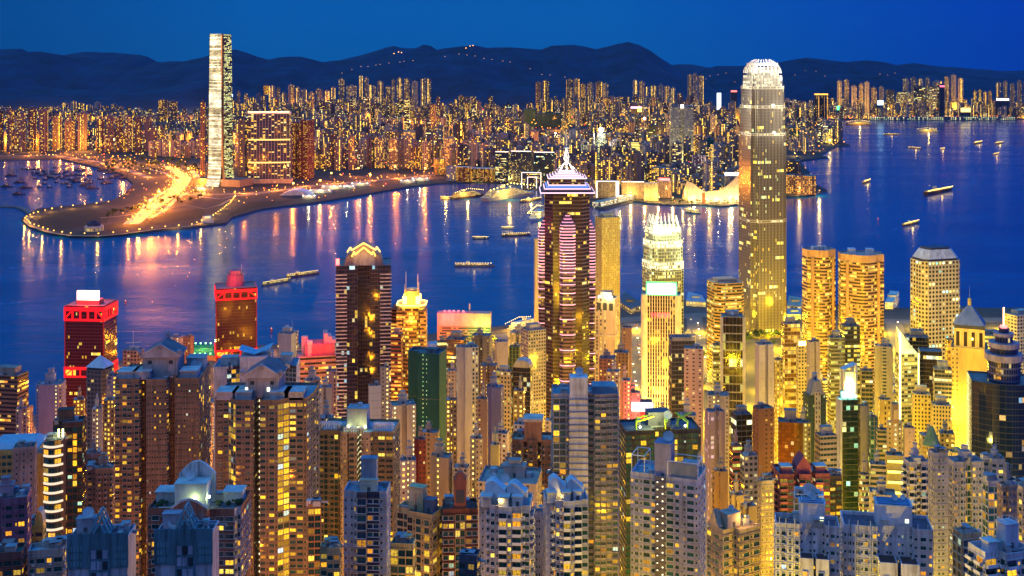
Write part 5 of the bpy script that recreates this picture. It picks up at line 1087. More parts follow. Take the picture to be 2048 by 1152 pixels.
# --- two towers in a red steel frame
RED = glow('red_frame_glow', (1, .006, .012), .8); FAC['red_frame_glow'].node_tree.nodes['Principled BSDF'].inputs['Base Color'].default_value = (.6, .01, .02, 1)  # emission on the steel replaces red lights shining on it
F_RED = fac('red_curtain', .82, .8, lit=.035, run=.025, cols=[(1, .5, .02), (1, .65, .06), (1, .75, .2)], st=2.0, glass=(.045, .005, .011), grough=.12)
def red_tower(label, x0, x1, yt, D, rot, bands):
    e, w, d, h = block('framed_tower', label, 'office tower', x0, x1, yt, D, rot, .85, F_RED, (.13, .012, .022), 1.7, 3.6, 'rect', None, roof=None)
    for (z0, z1) in bands:
        z0, z1 = h * z0, h * z1; t = (z1 - z0) * .16
        for (p, q) in (((-w / 2, -d / 2), (w / 2, -d / 2)), ((w / 2, -d / 2), (w / 2, d / 2)), ((-w / 2, d / 2), (-w / 2, -d / 2))):
            mb = MB((.6, .01, .02)); p3, q3 = Vector((*p, 0)), Vector((*q, 0)); ax = (q3 - p3).normalized(); nn = Vector((ax.y, -ax.x, 0)); L_ = (q3 - p3).length
            c = (p3 + q3) / 2 + nn * .5
            mb.obox((c.x, c.y), ax, nn, L_ / 2 + .8, .45, z0, z0 + t); mb.obox((c.x, c.y), ax, nn, L_ / 2 + .8, .45, z1 - t * 1.6, z1 + .3)
            for i in range(6):
                cc = p3 + ax * (L_ * i / 5) + nn * .5; mb.obox((cc.x, cc.y), ax, nn, t * .4, .4, z0 + t, z1 - t * 1.6)
            for (i, j) in ((0, 1), (5, 4)): mb.bar(p3 + ax * L_ * i / 5 + nn * .5 + Vector((0, 0, z0 + t)), p3 + ax * L_ * j / 5 + nn * .5 + Vector((0, 0, z1 - t)), t * .35)
            mb.build('red_truss', RED, e)
        for (a, b_) in ((-.48, -.22), (.22, .48)):
            mb = MB(); mb.box(a * w, b_ * w, -d / 2 - .06, -d / 2, z0 + t * 1.2, z1 - t * 1.8); mb.build('lit_panel', glow('truss_panel', (1, .55, .03), 1.1 if z0 < h * .8 else .15), e) if z0 < h * .8 else None
    for sx_, sy_ in ((-1, -1), (1, -1)): mb = MB((.4, .01, .02)); mb.box(sx_ * w / 2 - .5, sx_ * w / 2 + .5, -d / 2 - .5, -d / 2 + .5, 0, h - .05); mb.build('corner_post', plain('red_paint', (.4, .01, .02), .5), e)
    return e, w, d, h
e, w, d, h = red_tower('red framed tower on the left with a blazing white roof sign', 130, 234, 612, 1300, -4, [(.88, .985), (.44, .52)])
mb = MB((.4, .1, .1)); mb.box(-w * .30, w * .28, -d * .22, d * .15, h - 1.2, h + 4); mb.build('sign_base', PLAINC, e)
mb = MB(); mb.box(-w * .29, w * .27, -d * .22, -d * .16, h + 4.2, h + 14); mb.build('roof_sign', glow('sign_blaze', (1, .62, .45), 9), e)
point((e.location.x, e.location.y - d * .6, e.location.z + h + 12), 2.5e5, (1, .05, .05), 3); point((e.location.x, e.location.y + d * .6, e.location.z + h + 12), 1.5e5, (1, .05, .07), 3)
e, w, d, h = red_tower('red framed tower right of the helipad with a round drum on its roof', 430, 513, 578, 1400, 16, [(.90, .985), (.42, .48)])
mb = MB((.5, .12, .16)); mb.cyl(0, d * .1, w * .24, h - 1.2, h + 12, 8, r1=w * .2); mb.build('roof_drum', PLAINC, e); mb = MB((.45, .15, .2)); mb.cyl(0, d * .1, w * .15, h + 12, h + 17, 8); mb.build('lift_house', PLAINC, e); mast(e, w * .15, 0, h + 12, 12, .3)
point((e.location.x, e.location.y - d * .8, e.location.z + h + 12), 9e4, (1, .1, .12), 2)

# --- tower with a glass pyramid
e, w, d, h = block('pyramid_tower', 'dark stone tower under a pale glass pyramid', 'office tower', 168, 232, 742, 890, -14, .9, fac('grey_grid', .7, .6, lit=.08, cols=WARM, st=1.8, glass=(.03, .05, .05)), (.16, .14, .16), 2.6, 3.2, 'cham', None, roof=None)
mb = MB((.62, .66, .72)); pl = shape('rect', w * .92, d * .92); mb.prism(pl, h + 1.6, h + 9.5, 0, bay=None, taper=[(x * .02, y * .02) for x, y in pl], bot=True); mb.build('pyramid_roof', plain('pyramid_panels', (.5, .55, .62), .35, .2), e)
mb = MB((.05, .05, .06)); mb.prism(scale_poly(pl, .9), h - 1, h + 1.6, 0, bay=None); mb.build('roof_gap', DARK, e)

# --- tank building
e, w, d, h = block('tank_building', 'salmon banded office with two round roof tanks lit red', 'office building', 593, 672, 714, 1080, 12, .7, fac('salmon_bands', 1, .42, lit=.1, run=.16, cols=ORNG, st=1.6, glass=(.02, .015, .01)), (.66, .36, .24), 3, 4.4, 'rect', None, roof=None)
mb = MB((.55, .12, .14)); mb.box(-w * .3, w * .47, -d * .42, d * .42, h - 1.2, h + 10); mb.build('roof_block', PLAINC, e)
for i, (x, y) in enumerate(((-w * .3, -d * .05), (-w * .18, -d * .32))): mb = MB((.68, .42, .34)); mb.cyl(x, y, w * .085, h - 1, h + 13 + 3 * (1 - i), 16); mb.build('roof_tank', PLAINC, e)
for i in range(3): mb = MB((.7, .34, .34)); x = w * (.2 + .1 * i); mb.prism([(x, -d * .35), (x + w * .1, -d * .35), (x + w * .1, d * .3), (x, d * .3)], h + 10, h + 19 - 3 * i, 0, bay=None); mb.build('stepped_fin', PLAINC, e)
point((e.location.x - 2, e.location.y - d, e.location.z + h + 18), 1.0e5, (1, .06, .09), 2)

# --- black ribbed tower with a gabled crown
e, w, d, h = block('ribbed_tower', 'black tower with white ledges at its corners and a golden zigzag crown', 'skyscraper', 672, 782, 532, 1215, 6, .8, fac('navy_glass', .92, .86, lit=.05, run=.035, cols=[(1, .6, .04), (1, .72, .12), (.4, .8, 1)], st=1.9, glass=(.006, .006, .02), grough=.06, glass2=(.012, .014, .05)), (.10, .05, .11), 2.6, 4.1, 'notch', None, roof=None)
for s in (-1, 1):
    for f in range(1, 48):
        mb = MB((.62, .5, .55)); z = h - 6 - f * 4.1 * (h / 215)
        if z < 14: break
        x0_, x1_ = (s * w / 2 - s * w * .20, s * w / 2 + s * .5); mb.box(min(x0_, x1_), max(x0_, x1_), -d / 2 - .7, -d / 2 + .02, z, z + 1.0); mb.build('corner_ledge', PLAINC, e)
mb = MB((.20, .13, .16)); pts = [(-w * .36, 0), (-w * .3, 9), (-w * .12, 17), (0, 22), (w * .12, 17), (w * .3, 9), (w * .36, 0)]
for (a, za), (b_, zb) in zip(pts, pts[1:]): mb.face([(a, -d * .36, h + za), (b_, -d * .36, h + zb), (b_, d * .36, h + zb), (a, d * .36, h + za)], 0, None, (.30, .24, .22))
mb.face([(a, -d * .36, h - 1 + za) for a, za in pts][::-1]); mb.face([(a, d * .36, h - 1 + za) for a, za in pts]); mb.build('gabled_crown', PLAINC, e)
mb = MB((.3, .24, .3)); mb.face([(-w * .2, -d * .37, h - 1), (w * .2, -d * .37, h - 1), (w * .2, -d * .37, h + 8), (0, -d * .37, h + 14), (-w * .2, -d * .37, h + 8)]); mb.build('gable_panel', PLAINC, e)
GZ = glow('zigzag_gold', (1, .55, .06), 5)
for k, (dz, sc_) in enumerate(((18, 1.0), (13.5, .72))):
    mb = MB(); zz = [(-.30, -5), (-.24, 0), (-.22, -3.2), (0, 4), (.22, -3.2), (.24, 0), (.30, -5)]
    for (a, za), (b_, zb) in zip(zz, zz[1:]): mb.bar((a * w * sc_, -d * .39, h + dz + za), (b_ * w * sc_, -d * .39, h + dz + zb), .55, 0, 4)
    mb.build('zigzag_light', GZ, e)
mb = MB(); mb.box(-w * .5, -w * .44, -d * .5, -d * .46, h + 1, h + 7); mb.build('red_sign', glow('sign_red'), e)
point((e.location.x, e.location.y - d * .75, e.location.z + h + 22), 6e4, (1, .55, .1), 1.5)

# --- golden crowned round tower
e, w, d, h = block('crowned_tower', 'round golden tower with a blazing square crown and four masts', 'office tower', 796, 851, 616, 1170, 0, 1, fac('gold_round', .95, .55, lit=.2, run=.45, cols=[(1, .5, .02), (1, .62, .05), (1, .75, .15)], st=1.3, glass=(.06, .03, .01)), (.42, .19, .05), 2.4, 3.8, 'round', None, roof=None)
for s in (-1, 1):
    mb = MB((.5, .24, .06)); x = s * w * .46; mb.prism([(x - 3, -d * .35), (x + 3, -d * .35), (x + 3, d * .35), (x - 3, d * .35)], 0, h - 4, 0, 1, bay=2, fl=3.8); mb.build('corner_wing', [H_BANDO, PLAINC], e)
CG = glow('crown_gold', (1, .60, .08), 6)
mb = MB((.6, .4, .15)); pl = shape('cham', w * 1.12, d * 1.12); mb.prism(pl, h, h + 2, 0, bay=None, bot=True); mb.build('crown_base', PLAINC, e)
mb = MB(); n = len(pl)
for i in range(n): mb.bar((*pl[i], h + 2.5), (*pl[(i + 1) % n], h + 2.5), .6, 0, 4)
mb.build('crown_light', CG, e)
mb = MB((.6, .38, .12)); mb.cyl(0, 0, w * .3, h + 2, h + 15, 12); mb.build('crown_drum', PLAINC, e); mb = MB((.5, .4, .3)); mb.cyl(0, 0, w * .2, h + 15, h + 17, 12); mb.build('drum_lid', PLAINC, e)
for i in range(4):
    a = math.pi / 4 + i * math.pi / 2; x, y = math.cos(a) * w * .36, math.sin(a) * w * .36
    mb = MB((.8, .6, .3)); mb.bar((x, y, h + 2), (x, y, h + (32 if i % 2 else 22)), .45, 0, 5, r1=.2); mb.build('mast', PLAINC, e)
    mb = MB(); mb.box(x - 2, x + 2, y - 2, y + 2, h + 3, h + 10); mb.build('corner_lantern', CG, e)
point((e.location.x, e.location.y - w * .75, e.location.z + h + 9), 1.3e5, (1, .55, .06), 2); point((e.location.x, e.location.y - w * .8, e.location.z + h - 14), 5e4, (1, .5, .05), 2)

# --- green netted tower, tall white slab
e, w, d, h = block('netted_tower', 'tall tower wrapped in dark green builder netting', 'tower under repair', 812, 893, 708, 870, -14, .7, NET, (.008, .12, .085), 3, 3.2, 'step', None, roof='low', parapet=2, rc=(.12, .16, .18))
for k in range(1, 5): mb = MB((.10, .12, .10)); mb.prism(scale_poly(shape('step', w, d), 1.008), h * (1 - k * .2), h * (1 - k * .2) + .5, 0, bay=None, bot=True); mb.build('scaffold_rail', PLAINC, e)
e, w, d, h = block('white_slab', 'tall cream white slab with two window strips left of centre', 'apartment block', 912, 957, 696, 850, 10, .6, fac('slab_strip', .5, .62, lit=.45, colp=.25, cols=[(1, .62, .06), (1, .75, .2), (.9, .95, .6)], st=1.6, glass=(.03, .05, .06)), (.62, .56, .50), 2.6, 2.9, 'step', None, roof='low')
for i in range(3): tank(e, -w * .3 + i * w * .28, d * .1, h - 1, 1.3, 1.8)

# --- the spire tower with pink light lines
D = 1330; w = (1192 - 1079) * D / FX; c = P(1135.5, 388, D); hR = c.z - 4
e = thing('spire_tower', 'dark granite skyscraper with pink light lines and a white spire', 'skyscraper', (c.x, D + w * .5, 4), 0)
FOOT.append((c.x, D + w * .5, w * .7))
F_CT = fac('centre_glass', .9, .62, lit=.06, run=.045, cols=[(1, .55, .03), (1, .66, .08), (1, .8, .25)], st=1.9, glass=(.02, .012, .02), grough=.1)
F_CB = fac('centre_bands', 1, .5, lit=.03, run=.07, cols=[(1, .6, .05)] * 3, st=1.4, glass=(.02, .012, .02))
a = w * .5
core = shape('cham', w * .80, w * .80)
mb = MB((.07, .04, .07)); mb.prism(core, 0, hR, 0, 1, bay=2.4, fl=4.1); mb.build('core', [F_CT, PLAINC], e)
PK = glow('line_pink', (1, .34, .46), 2.6)
bays = [(0, -a * .80, w * .27, 36, 0), (-a * .80, -a * .26, w * .22, 44, 1), (a * .80, -a * .26, w * .22, 44, 2), (-a * .6, a * .5, w * .22, 44, 3), (a * .6, a * .5, w * .22, 44, 4)]
for bx, by, bw, drop, k in bays:
    z1 = hR - drop; pl = [(bx + x, by + y) for x, y in shape('cham', bw, bw)]
    mb = MB((.15, .085, .19)); mb.prism(pl, 0, z1, 0, 1, bay=2.4, fl=4.1)
    for j in range(4): 
        k0, k1 = 1 - j * .22, 1 - (j + 1) * .22; q0 = [(bx + (x - bx) * k0, by + (y - by) * k0) for x, y in pl]; q1 = [(bx + (x - bx) * (k0 - .08), by + (y - by) * (k0 - .08)) for x, y in pl]
        mb.prism(q0, z1 + j * 3.4, z1 + (j + 1) * 3.4, 1, 1, bay=None, taper=q1)
    mb.build('corner_bay', [F_CB, PLAINC], e)
    if k > 2: continue
    zs = []; z = z1 + 11; step = 3.4
    while z > 40: zs.append(z); z -= step; step = 3.4 if z > z1 - 46 else min(17, step * 1.3)
    for z in zs:
        kk = 1.02 if z <= z1 else 1.03 - (z - z1) / 3.4 * .22
        q = [(bx + (x - bx) * kk, by + (y - by) * kk) for x, y in pl]; mb = MB(); mb.prism(q, z, z + .6, 0, bay=None, bot=True); mb.build('light_line', PK, e)
zz = hR; k0 = 1.0; RL = glow('roof_white_pink', (1, .66, .82), 1.3); RB = glow('roof_blue', (.10, .28, .9), 1.0)
for i, (dz, k1, lit) in enumerate(((3, 1.18, 1), (3.5, 1.10, 0), (3.5, 1.0, 1), (3, .9, 2), (3, .82, 1), (10, .78, 3), (2, .84, 1), (2.5, .72, 1), (2.5, .60, 1), (2.5, .48, 1), (2.5, .36, 1), (2, .22, 1))):
    dz *= .6
    pl = scale_poly(shape('rect', w * .80, w * .80), k1); mb = MB((.16, .10, .13)); mb.prism(pl, zz, zz + dz, 0 if lit != 3 else 1, 0, bay=2.4, fl=4, bot=True); mb.build('roof_tier', [PLAINC, F_CT], e)
    if lit in (1, 2):
        mb = MB(); n = 4
        for j in range(n): mb.bar((*scale_poly(pl, 1.01)[j], zz + dz * .5), (*scale_poly(pl, 1.01)[(j + 1) % n], zz + dz * .5), .8 if lit == 1 else 1.2, 0, 4)
        mb.build('roof_line', RL if lit == 1 else RB, e)
    zz += dz
SPW = plain('spire_white', (.7, .7, .66), .5)
for i in range(8):
    t = math.pi * 2 * i / 8; mb = MB(); mb.bar((math.cos(t) * w * .19, math.sin(t) * w * .19, zz - 1), (math.cos(t) * 1.2, math.sin(t) * 1.2, zz + 9), .5, 0, 4); mb.bar((math.cos(t) * 1.2, math.sin(t) * 1.2, zz + 6), (math.cos(t) * 3.2, math.sin(t) * 3.2, zz + 14), .35, 0, 4); mb.bar((math.cos(t) * 3.2, math.sin(t) * 3.2, zz + 14), (math.cos(t) * 1, math.sin(t) * 1, zz + 24), .3, 0, 4); mb.build('spire_rib', SPW, e)
mb = MB(); mb.bar((0, 0, zz - 2), (0, 0, zz + 27), 1.0, 0, 8, r1=.8); mb.bar((0, 0, zz + 27), (0, 0, zz + 46), .7, 0, 6, r1=.2); mb.cyl(0, 0, 3.4, zz + 24, zz + 25, 10); mb.build('spire', SPW, e)
for s in (-1, 1): point((c.x + s * 7, D + w * .5 - 10, 4 + zz + 5), 2.5e4, (1, .92, .75), 1)
point((c.x, D + w * .5 - 7, 4 + zz + 18), 1.5e4, (1, .95, .8), 1)

# --- ribbed bank with a blank white roof sign
e, w, d, h = block('ribbed_bank', 'white edged bank with vertical ribs and a glowing white roof sign', 'office tower', 1284, 1361, 592, 1260, -8, .6, fac('bank_ribs', .62, .8, lit=.1, run=.16, cols=[(1, .55, .02), (1, .66, .05), (1, .8, .2)], st=1.3, glass=(.03, .012, .012), fin=.3, finc=(.6, .52, .44)), (.30, .2, .14), 2.6, 4, 'rect', None, roof=None)
for s in (-1, 1): mb = MB((.66, .56, .46)); mb.cyl(s * w * .44, -d * .42, w * .085, 0, h + .5, 12); mb.build('corner_column', PLAINC, e)
mb = MB(); mb.box(-w * .36, w * .37, -d * .45, -d * .40, h + 1, h + 12); mb.build('roof_sign', glow('sign_plain_white', (1, 1, .96), 3), e)
mb = MB(); 
for (p, q) in (((-.38, 0), (.39, 0)), ((.39, 0), (.39, 13)), ((.39, 13), (-.38, 13)), ((-.38, 13), (-.38, 0))): mb.bar((p[0] * w, -d * .44, h + .5 + p[1]), (q[0] * w, -d * .44, h + .5 + q[1]), .6, 0, 4)
mb.build('sign_edge', glow('edge_green', (.02, 1, .15), 3), e); mb = MB((.3, .35, .4)); mb.box(-w * .4, w * .42, -d * .36, d * .4, h - 1, h + 9); mb.build('plant_room', PLAINC, e)
mb = MB()
for x in (-.26, -.18, -.09, -.04, .05, .10, .18): mb.box(w * x, w * (x + .045), -d / 2 - .5, -d / 2 - .2, h * .855, h * .885)
mb.build('red_lettering', glow('letters_red', (1, .03, .05), 3), e)
for s in (-1, 1): spot((e.location.x + s * w * .5, e.location.y - d / 2 - 18, 12), (e.location.x + s * w * .42, e.location.y - d * .4, h * .5), 5e5, (1, .72, .2), 1.5, 60)

# --- slim crowned tower (the smaller sister) and the tallest harbour tower
def claw_tower(label, name, x0, x1, yt, D, rot, prof, fac_m, col, finh, ypt):
    w, d = size_px(x0, x1, D, rot, 1.0); c = P((x0 + x1) / 2, yt, D); h = c.z - 5; a = R(abs(rot)); h2 = w * (math.sin(a) + math.cos(a)) / 2
    e = thing(name, label, 'skyscraper', (c.x, D + h2, 5), R(rot)); FOOT.append((c.x, D + h2, w * .7))
    pl = shape('cham', w, w); q = w * .14; b_ = w / 2
    pl = [(-b_ + q, -b_), (b_ - q, -b_), (b_ - q, -b_ + q * .5), (b_ - q * .5, -b_ + q), (b_, -b_ + q), (b_, b_ - q), (b_ - q, b_ - q), (b_ - q, b_), (-b_ + q, b_), (-b_ + q, b_ - q), (-b_, b_ - q), (-b_, -b_ + q), (-b_ + q * .5, -b_ + q), (-b_ + q, -b_ + q * .5)]
    for z0, z1, k in prof:
        mb = MB(col); mb.prism(scale_poly(pl, k), h * z0, h * z1, 0, 1, bay=2.2, fl=4.2); mb.build('shaft', [fac_m if z0 < .9 or name == 'crown_tower' else F_IFT, PLAINC], e)
    return e, w, h, pl
F_IFC = fac('harbour_tower', .84, .94, lit=.035, run=.055, cols=[(1, .62, .03), (1, .74, .08), (.6, .95, .5)], st=1.7, glass=(.04, .03, .03), grough=.12, fin=.26, finc=(.30, .275, .24))
F_IFT = fac('harbour_tower_top', .8, .62, lit=.2, run=.3, cols=[(1, .8, .35), (1, .9, .55), (1, .95, .7)], st=1.2, glass=(.06, .055, .045), fin=.25, finc=(.55, .52, .46))
e, w, h, pl = claw_tower('tallest harbour tower with a white clawed crown', 'harbour_tower', 1487, 1582, 126, 1730, 14, [(0, .74, 1.0), (.74, .845, .95), (.845, .915, .90), (.915, .955, .82), (.955, .985, .68)], F_IFC, (.13, .115, .10), 0, 0)
CL = plain('claw_white', (.78, .76, .70), .5)
for (z0, k) in ((.905, .905), (.835, .955), (.735, 1.005), (.42, 1.005)):
    mb = MB((.4, .36, .3)); mb.prism(scale_poly(pl, k), h * z0, h * z0 + 4.2, 0, 1, bay=1.4, fl=4.2, bot=True); mb.build('lit_storey', [F_IFT, PLAINC], e)
fins = []
for side in range(4):
    for i in range(7):
        u = (i - 3) / 3 * .34 * w; base = (u, -.37 * w); top_ = (u * .62, -.20 * w)
        cs, sn = math.cos(side * math.pi / 2), math.sin(side * math.pi / 2); f = lambda p: (p[0] * cs - p[1] * sn, p[0] * sn + p[1] * cs)
        mb = MB(); hh = h * (.052 - .006 * abs(i - 3) / 3); prev = None
        for t in range(6):
            s_ = t / 5; p = (base[0] + (top_[0] - base[0]) * s_ ** 2, base[1] + (top_[1] - base[1]) * s_ ** 2); z = h * .962 + hh * s_
            if prev: mb.bar((*f(prev[0]), prev[1]), (*f(p), z), .85 - .06 * t, 0, 5, r1=.8 - .06 * t)
            prev = (p, z)
        mb.build('claw', CL, e)
mb = MB((.6, .58, .52)); mb.prism(scale_poly(pl, .66), h * .99, h * 1.0, 0, bay=None); mb.build('roof_deck', PLAINC, e)
lx, ly = e.location.x, e.location.y
for s in (-1, 1):
    point((lx + s * 14, ly - w * .75, h + 0), 1.4e5, (1, .93, .72), 2); point((lx + s * 40, ly - w * .5, h * .955), 1.5e5, (1, .93, .72), 2)
point((lx, ly, h * 1.03), 9e4, (1, .95, .8), 2)
for zf, pw in ((.84, 1.4e5), (.74, 9e4)): point((lx - w * .72, ly - w * .45, h * zf + 6), pw, (1, .9, .6), 1); point((lx + w * .5, ly - w * .78, h * zf + 6), pw, (1, .9, .6), 1)
for dx in (-20, 20): spot((lx + dx, ly - w * .62 - 26, 22), (lx + dx * .6, ly - w * .5, 110), 1.5e5, (1, .72, .22), 2, 60)
F_IFC1 = fac('small_crown_tower', .82, .66, lit=.12, run=.16, cols=[(1, .7, .06), (1, .82, .2), (.85, 1, .5)], st=1.6, glass=(.03, .045, .03), fin=.2, finc=(.4, .42, .3))
e, w, h, pl = claw_tower('smaller clawed tower glowing behind the ribbed bank', 'crown_tower', 1288, 1374, 452, 1560, 16, [(0, .70, 1.0), (.70, .86, .95), (.86, .95, .86), (.95, 1.0, .72)], F_IFC1, (.22, .22, .15), 0, 0)
for z0, k, hh in ((.69, 1.005, 10), (.84, .955, 9), (.935, .865, 8)):
    mb = MB((.4, .4, .3)); mb.prism(scale_poly(pl, k), h * z0, h * z0 + hh, 0, 1, bay=1.4, fl=4.2, bot=True); mb.build('lit_storey', [fac('small_crown_lit', .85, .7, lit=.5, run=.7, cols=[(1, .88, .3), (1, .95, .55), (1, 1, .75)], st=2.0, glass=(.06, .06, .04)), PLAINC], e)
for side in range(4):
    for i in range(6):
        u = (i - 2.5) / 2.5 * .34 * w; cs, sn = math.cos(side * math.pi / 2), math.sin(side * math.pi / 2); f = lambda p: (p[0] * cs - p[1] * sn, p[0] * sn + p[1] * cs)
        mb = MB(); mb.bar((*f((u, -.40 * w)), h * .95), (*f((u * .86, -.30 * w)), h * 1.06), .7, 0, 5, r1=.35); mb.build('claw', CL, e)
lx, ly = e.location.x, e.location.y
for s in (-1, 1): point((lx + s * 12, ly - w * .7, h + 4), 2.2e5, (1, .95, .55), 1.5); point((lx + s * w * .62, ly - w * .5, h * .72 + 12), 6e4, (1, .95, .5), 1); point((lx + s * w * .6, ly - w * .52, h * .86 + 10), 5e4, (1, .95, .5), 1)

# --- twin bowed towers
F_EX = fac('bowed_bands', 1, .56, lit=.12, run=.26, cols=[(1, .58, .03), (1, .68, .06), (1, .8, .2)], st=1.3, glass=(.05, .035, .01), grough=.12)
for i, (x0, x1, yt, D, rot) in enumerate(((1600, 1678, 502, 1470, 12), (1674, 1772, 512, 1450, -6))):
    w, d, loc, h = placed(x0, x1, yt, D, rot, .8, 4)
    e = thing('bowed_tower', ['left one of the twin bowed copper towers, the taller', 'right one of the twin bowed copper towers, with two white roof boxes'][i], 'office tower', loc, R(rot), None)
    mb = MB((.46, .27, .13)); q = w * .3
    front = [(-w / 2, -d * .2), (-w * .34, -d * .28)] + [(-w * .34 + w * .68 * t / 8 - w * .0, -d * .28 - d * .24 * math.sin(math.pi * t / 8)) for t in range(1, 8)] + [(w * .34, -d * .28), (w / 2, -d * .2), (w / 2, d * .3), (w * .3, d / 2), (-w * .3, d / 2), (-w / 2, d * .3)]
    walled(front, h, F_EX, (.46, .27, .13), 2.6, 4.0, 0, e, rc if False else 'wall', roofcol=(.28, .28, .30), parapet=2)
    mb = MB((.52, .30, .15)); mb.prism(scale_poly(front, 1.004), h - 9, h - .1, 0, bay=None, cap=False); mb.build('top_band', PLAINC, e)
    for s in (-1, 1): mb = MB((.48, .28, .13)); mb.box(s * w * .36 - 1.6, s * w * .36 + 1.6, -d * .34, -d * .25, 0, h - 9.2); mb.build('pier', PLAINC, e)
    if i:
        for s in (-.22, .2): plant(e, s * w, d * .02, h - 2, w * .16, d * .26, 7, (.62, .64, .68), 'roof_box', False)
    else:
        for k in range(4): plant(e, -w * .2 + k * w * .13, d * .06, h - 2, w * .09, d * .2, 4.5, (.6, .6, .62), 'roof_box', False)
# --- tower of round windows
e, w, d, h = block('porthole_tower', 'white tower dotted with round windows under a pale sloped roof', 'office tower', 1815, 1926, 524, 1450, 16, .62, fac('portholes', .64, .5, lit=.10, run=.06, cols=[(1, .72, .1), (1, .85, .35), (.15, .85, .9)], st=2.2, glass=(.035, .03, .02), circ=True), (.62, .56, .42), 5.0, 5.0, 'cham', None, roof=None, parapet=0)
mb = MB((.50, .56, .64)); pl = shape('cham', w, d); mb.prism(scale_poly(pl, .93), h + 2.4, h + 13, 0, bay=None, taper=scale_poly(pl, .66), bot=True); mb.build('sloped_roof', PLAINC, e)
mb = MB((.03, .03, .04)); mb.prism(scale_poly(pl, .92), h - .1, h + 2.4, 0, bay=None); mb.build('roof_gap', DARK, e); mb = MB((.08, .08, .1)); mb.prism(scale_poly(pl, .6), h + 13, h + 15, 0, bay=None); mb.build('plant_room', DARK, e)

# --- stone tower with a pyramid roof
e, w, d, h = block('stone_tower', 'floodlit yellow stone tower under a grey pyramid roof', 'office tower', 1902, 1976, 700, 1010, -22, .9, fac('stone_punched', .3, .42, lit=.05, colp=.22, cols=WARM, st=1.2, glass=(.02, .02, .02)), (.62, .42, .10), 3.2, 3.8, 'rect', None, roof=None)
mb = MB((.6, .42, .12)); pl = scale_poly(shape('rect', w, d), .84); mb.prism(pl, h - 1, h + 16, 0, 1, bay=6, fl=17.5); mb.build('upper_storey', [fac('stone_loggia', .45, .7, lit=.05, cols=WARM, st=.8, glass=(.03, .02, .02)), PLAINC], e)
mb = MB((.05, .06, .09)); mb.prism(scale_poly(pl, .98), h + 16, h + 19, 0, bay=None); mb.build('roof_gallery', DARK, e)
mb = MB((.26, .28, .34)); mb.prism(scale_poly(pl, 1.02), h + 19, h + 34, 0, bay=None, taper=scale_poly(pl, .12), bot=True); mb.build('pyramid_roof', plain('lead_roof', (.26, .28, .34), .5, .2), e)
mb = MB((.7, .5, .15)); mb.cyl(0, 0, 1.6, h + 34, h + 38, 8); mb.sphere((0, 0, h + 39), 1.6, 0, 8); mb.build('lantern', PLAINC, e); mast(e, 0, 0, h + 40, 10, .2)
for k in range(14): mb = MB(); mb.sphere((w / 2 + .5, -d / 2 - .3, h - 16 - k * 9.0), .9, 0, 6); mb.build('corner_lamp', LAMP, e)
lx, ly = e.location.x, e.location.y
for (dx, dy, z, pw) in ((-34, -30, 70, 1.5e5), (0, -44, 60, 2e5), (30, -34, 70, 1.5e5), (-26, -24, 110, 9e4)): spot((lx + dx, ly + dy, z), (lx + dx * .2, ly, 120), pw * 1.6, (1, .66, .08), 1, 100)
point((lx - w * .3, ly - d * 1.0, e.location.z + h + 4), 2.5e4, (1, .66, .1), 1)
# --- round stepped blue tower at the right
e, w, d, h = block('stepped_round_tower', 'dark blue glass tower with round stepped top at the right edge', 'office tower', 1934, 2078, 774, 750, -14, .8, fac('blue_glass', .94, .84, lit=.03, run=.03, cols=[(1, .5, .03), (.2, .5, .8), (1, .65, .1)], st=1.0, glass=(.004, .012, .045), grough=.05), (.015, .02, .06), 2.6, 3.8, 'bow', None, roof=None)
for i, (r_, z0, z1) in enumerate(((.26, 0, 13), (.30, 13, 17), (.22, 17, 21), (.24, 21, 24), (.14, 24, 28), (.16, 28, 30), (.08, 30, 33))):
    mb = MB((.34, .28, .36) if i % 2 else (.10, .10, .2)); mb.cyl(w * .02, -d * .05, w * r_, h + z0 - (1 if i == 0 else 0), h + z1, 20, bay=1.6, fl=4 if i % 2 == 0 else 20); mb.build('round_tier', [fac('tier_glass', .8, .7, lit=.04, glass=(.01, .02, .05)), PLAINC] if i % 2 == 0 else PLAINC, e)
mb = MB(); mb.bar((w * .02, -d * .05, h + 33), (w * .02, -d * .05, h + 46), .5, 0); mb.build('beacon', glow('beacon', (1, .45, .2), 5), e)
mb = MB(); mb.cyl(w * .02, -d * .05, 2.2, h + 33, h + 34.5, 10); mb.build('beacon_ring', glow('sign_red'), e)
# --- mirror facade
e, w, d, h = block('mirror_tower', 'office with a copper mirror facade catching the yellow light', 'office tower', 1556, 1606, 846, 700, -10, .7, fac('mirror_copper', .95, .93, lit=.03, glass=(.55, .30, .06), grough=.04, glass2=(.35, .18, .03), metal=.8), (.10, .05, .05), 1.8, 2.2, 'rect', None, roof='off')
# --- rounded roof building by the golden tower
e, w, d, h = block('domed_office', 'dark rounded office with a glazed vault roof', 'office tower', 845, 892, 706, 1060, -6, .9, H_OFF, (.12, .08, .12), 2.6, 3.6, 'round', None, roof=None)
mb = MB((.35, .4, .5)); pl = shape('round', w, d); mb.prism(scale_poly(pl, .9), h - 1, h + 7, 0, bay=None, taper=scale_poly(pl, .6)); mb.build('vault_roof', plain('vault_glass', (.35, .4, .5), .25, .3), e)
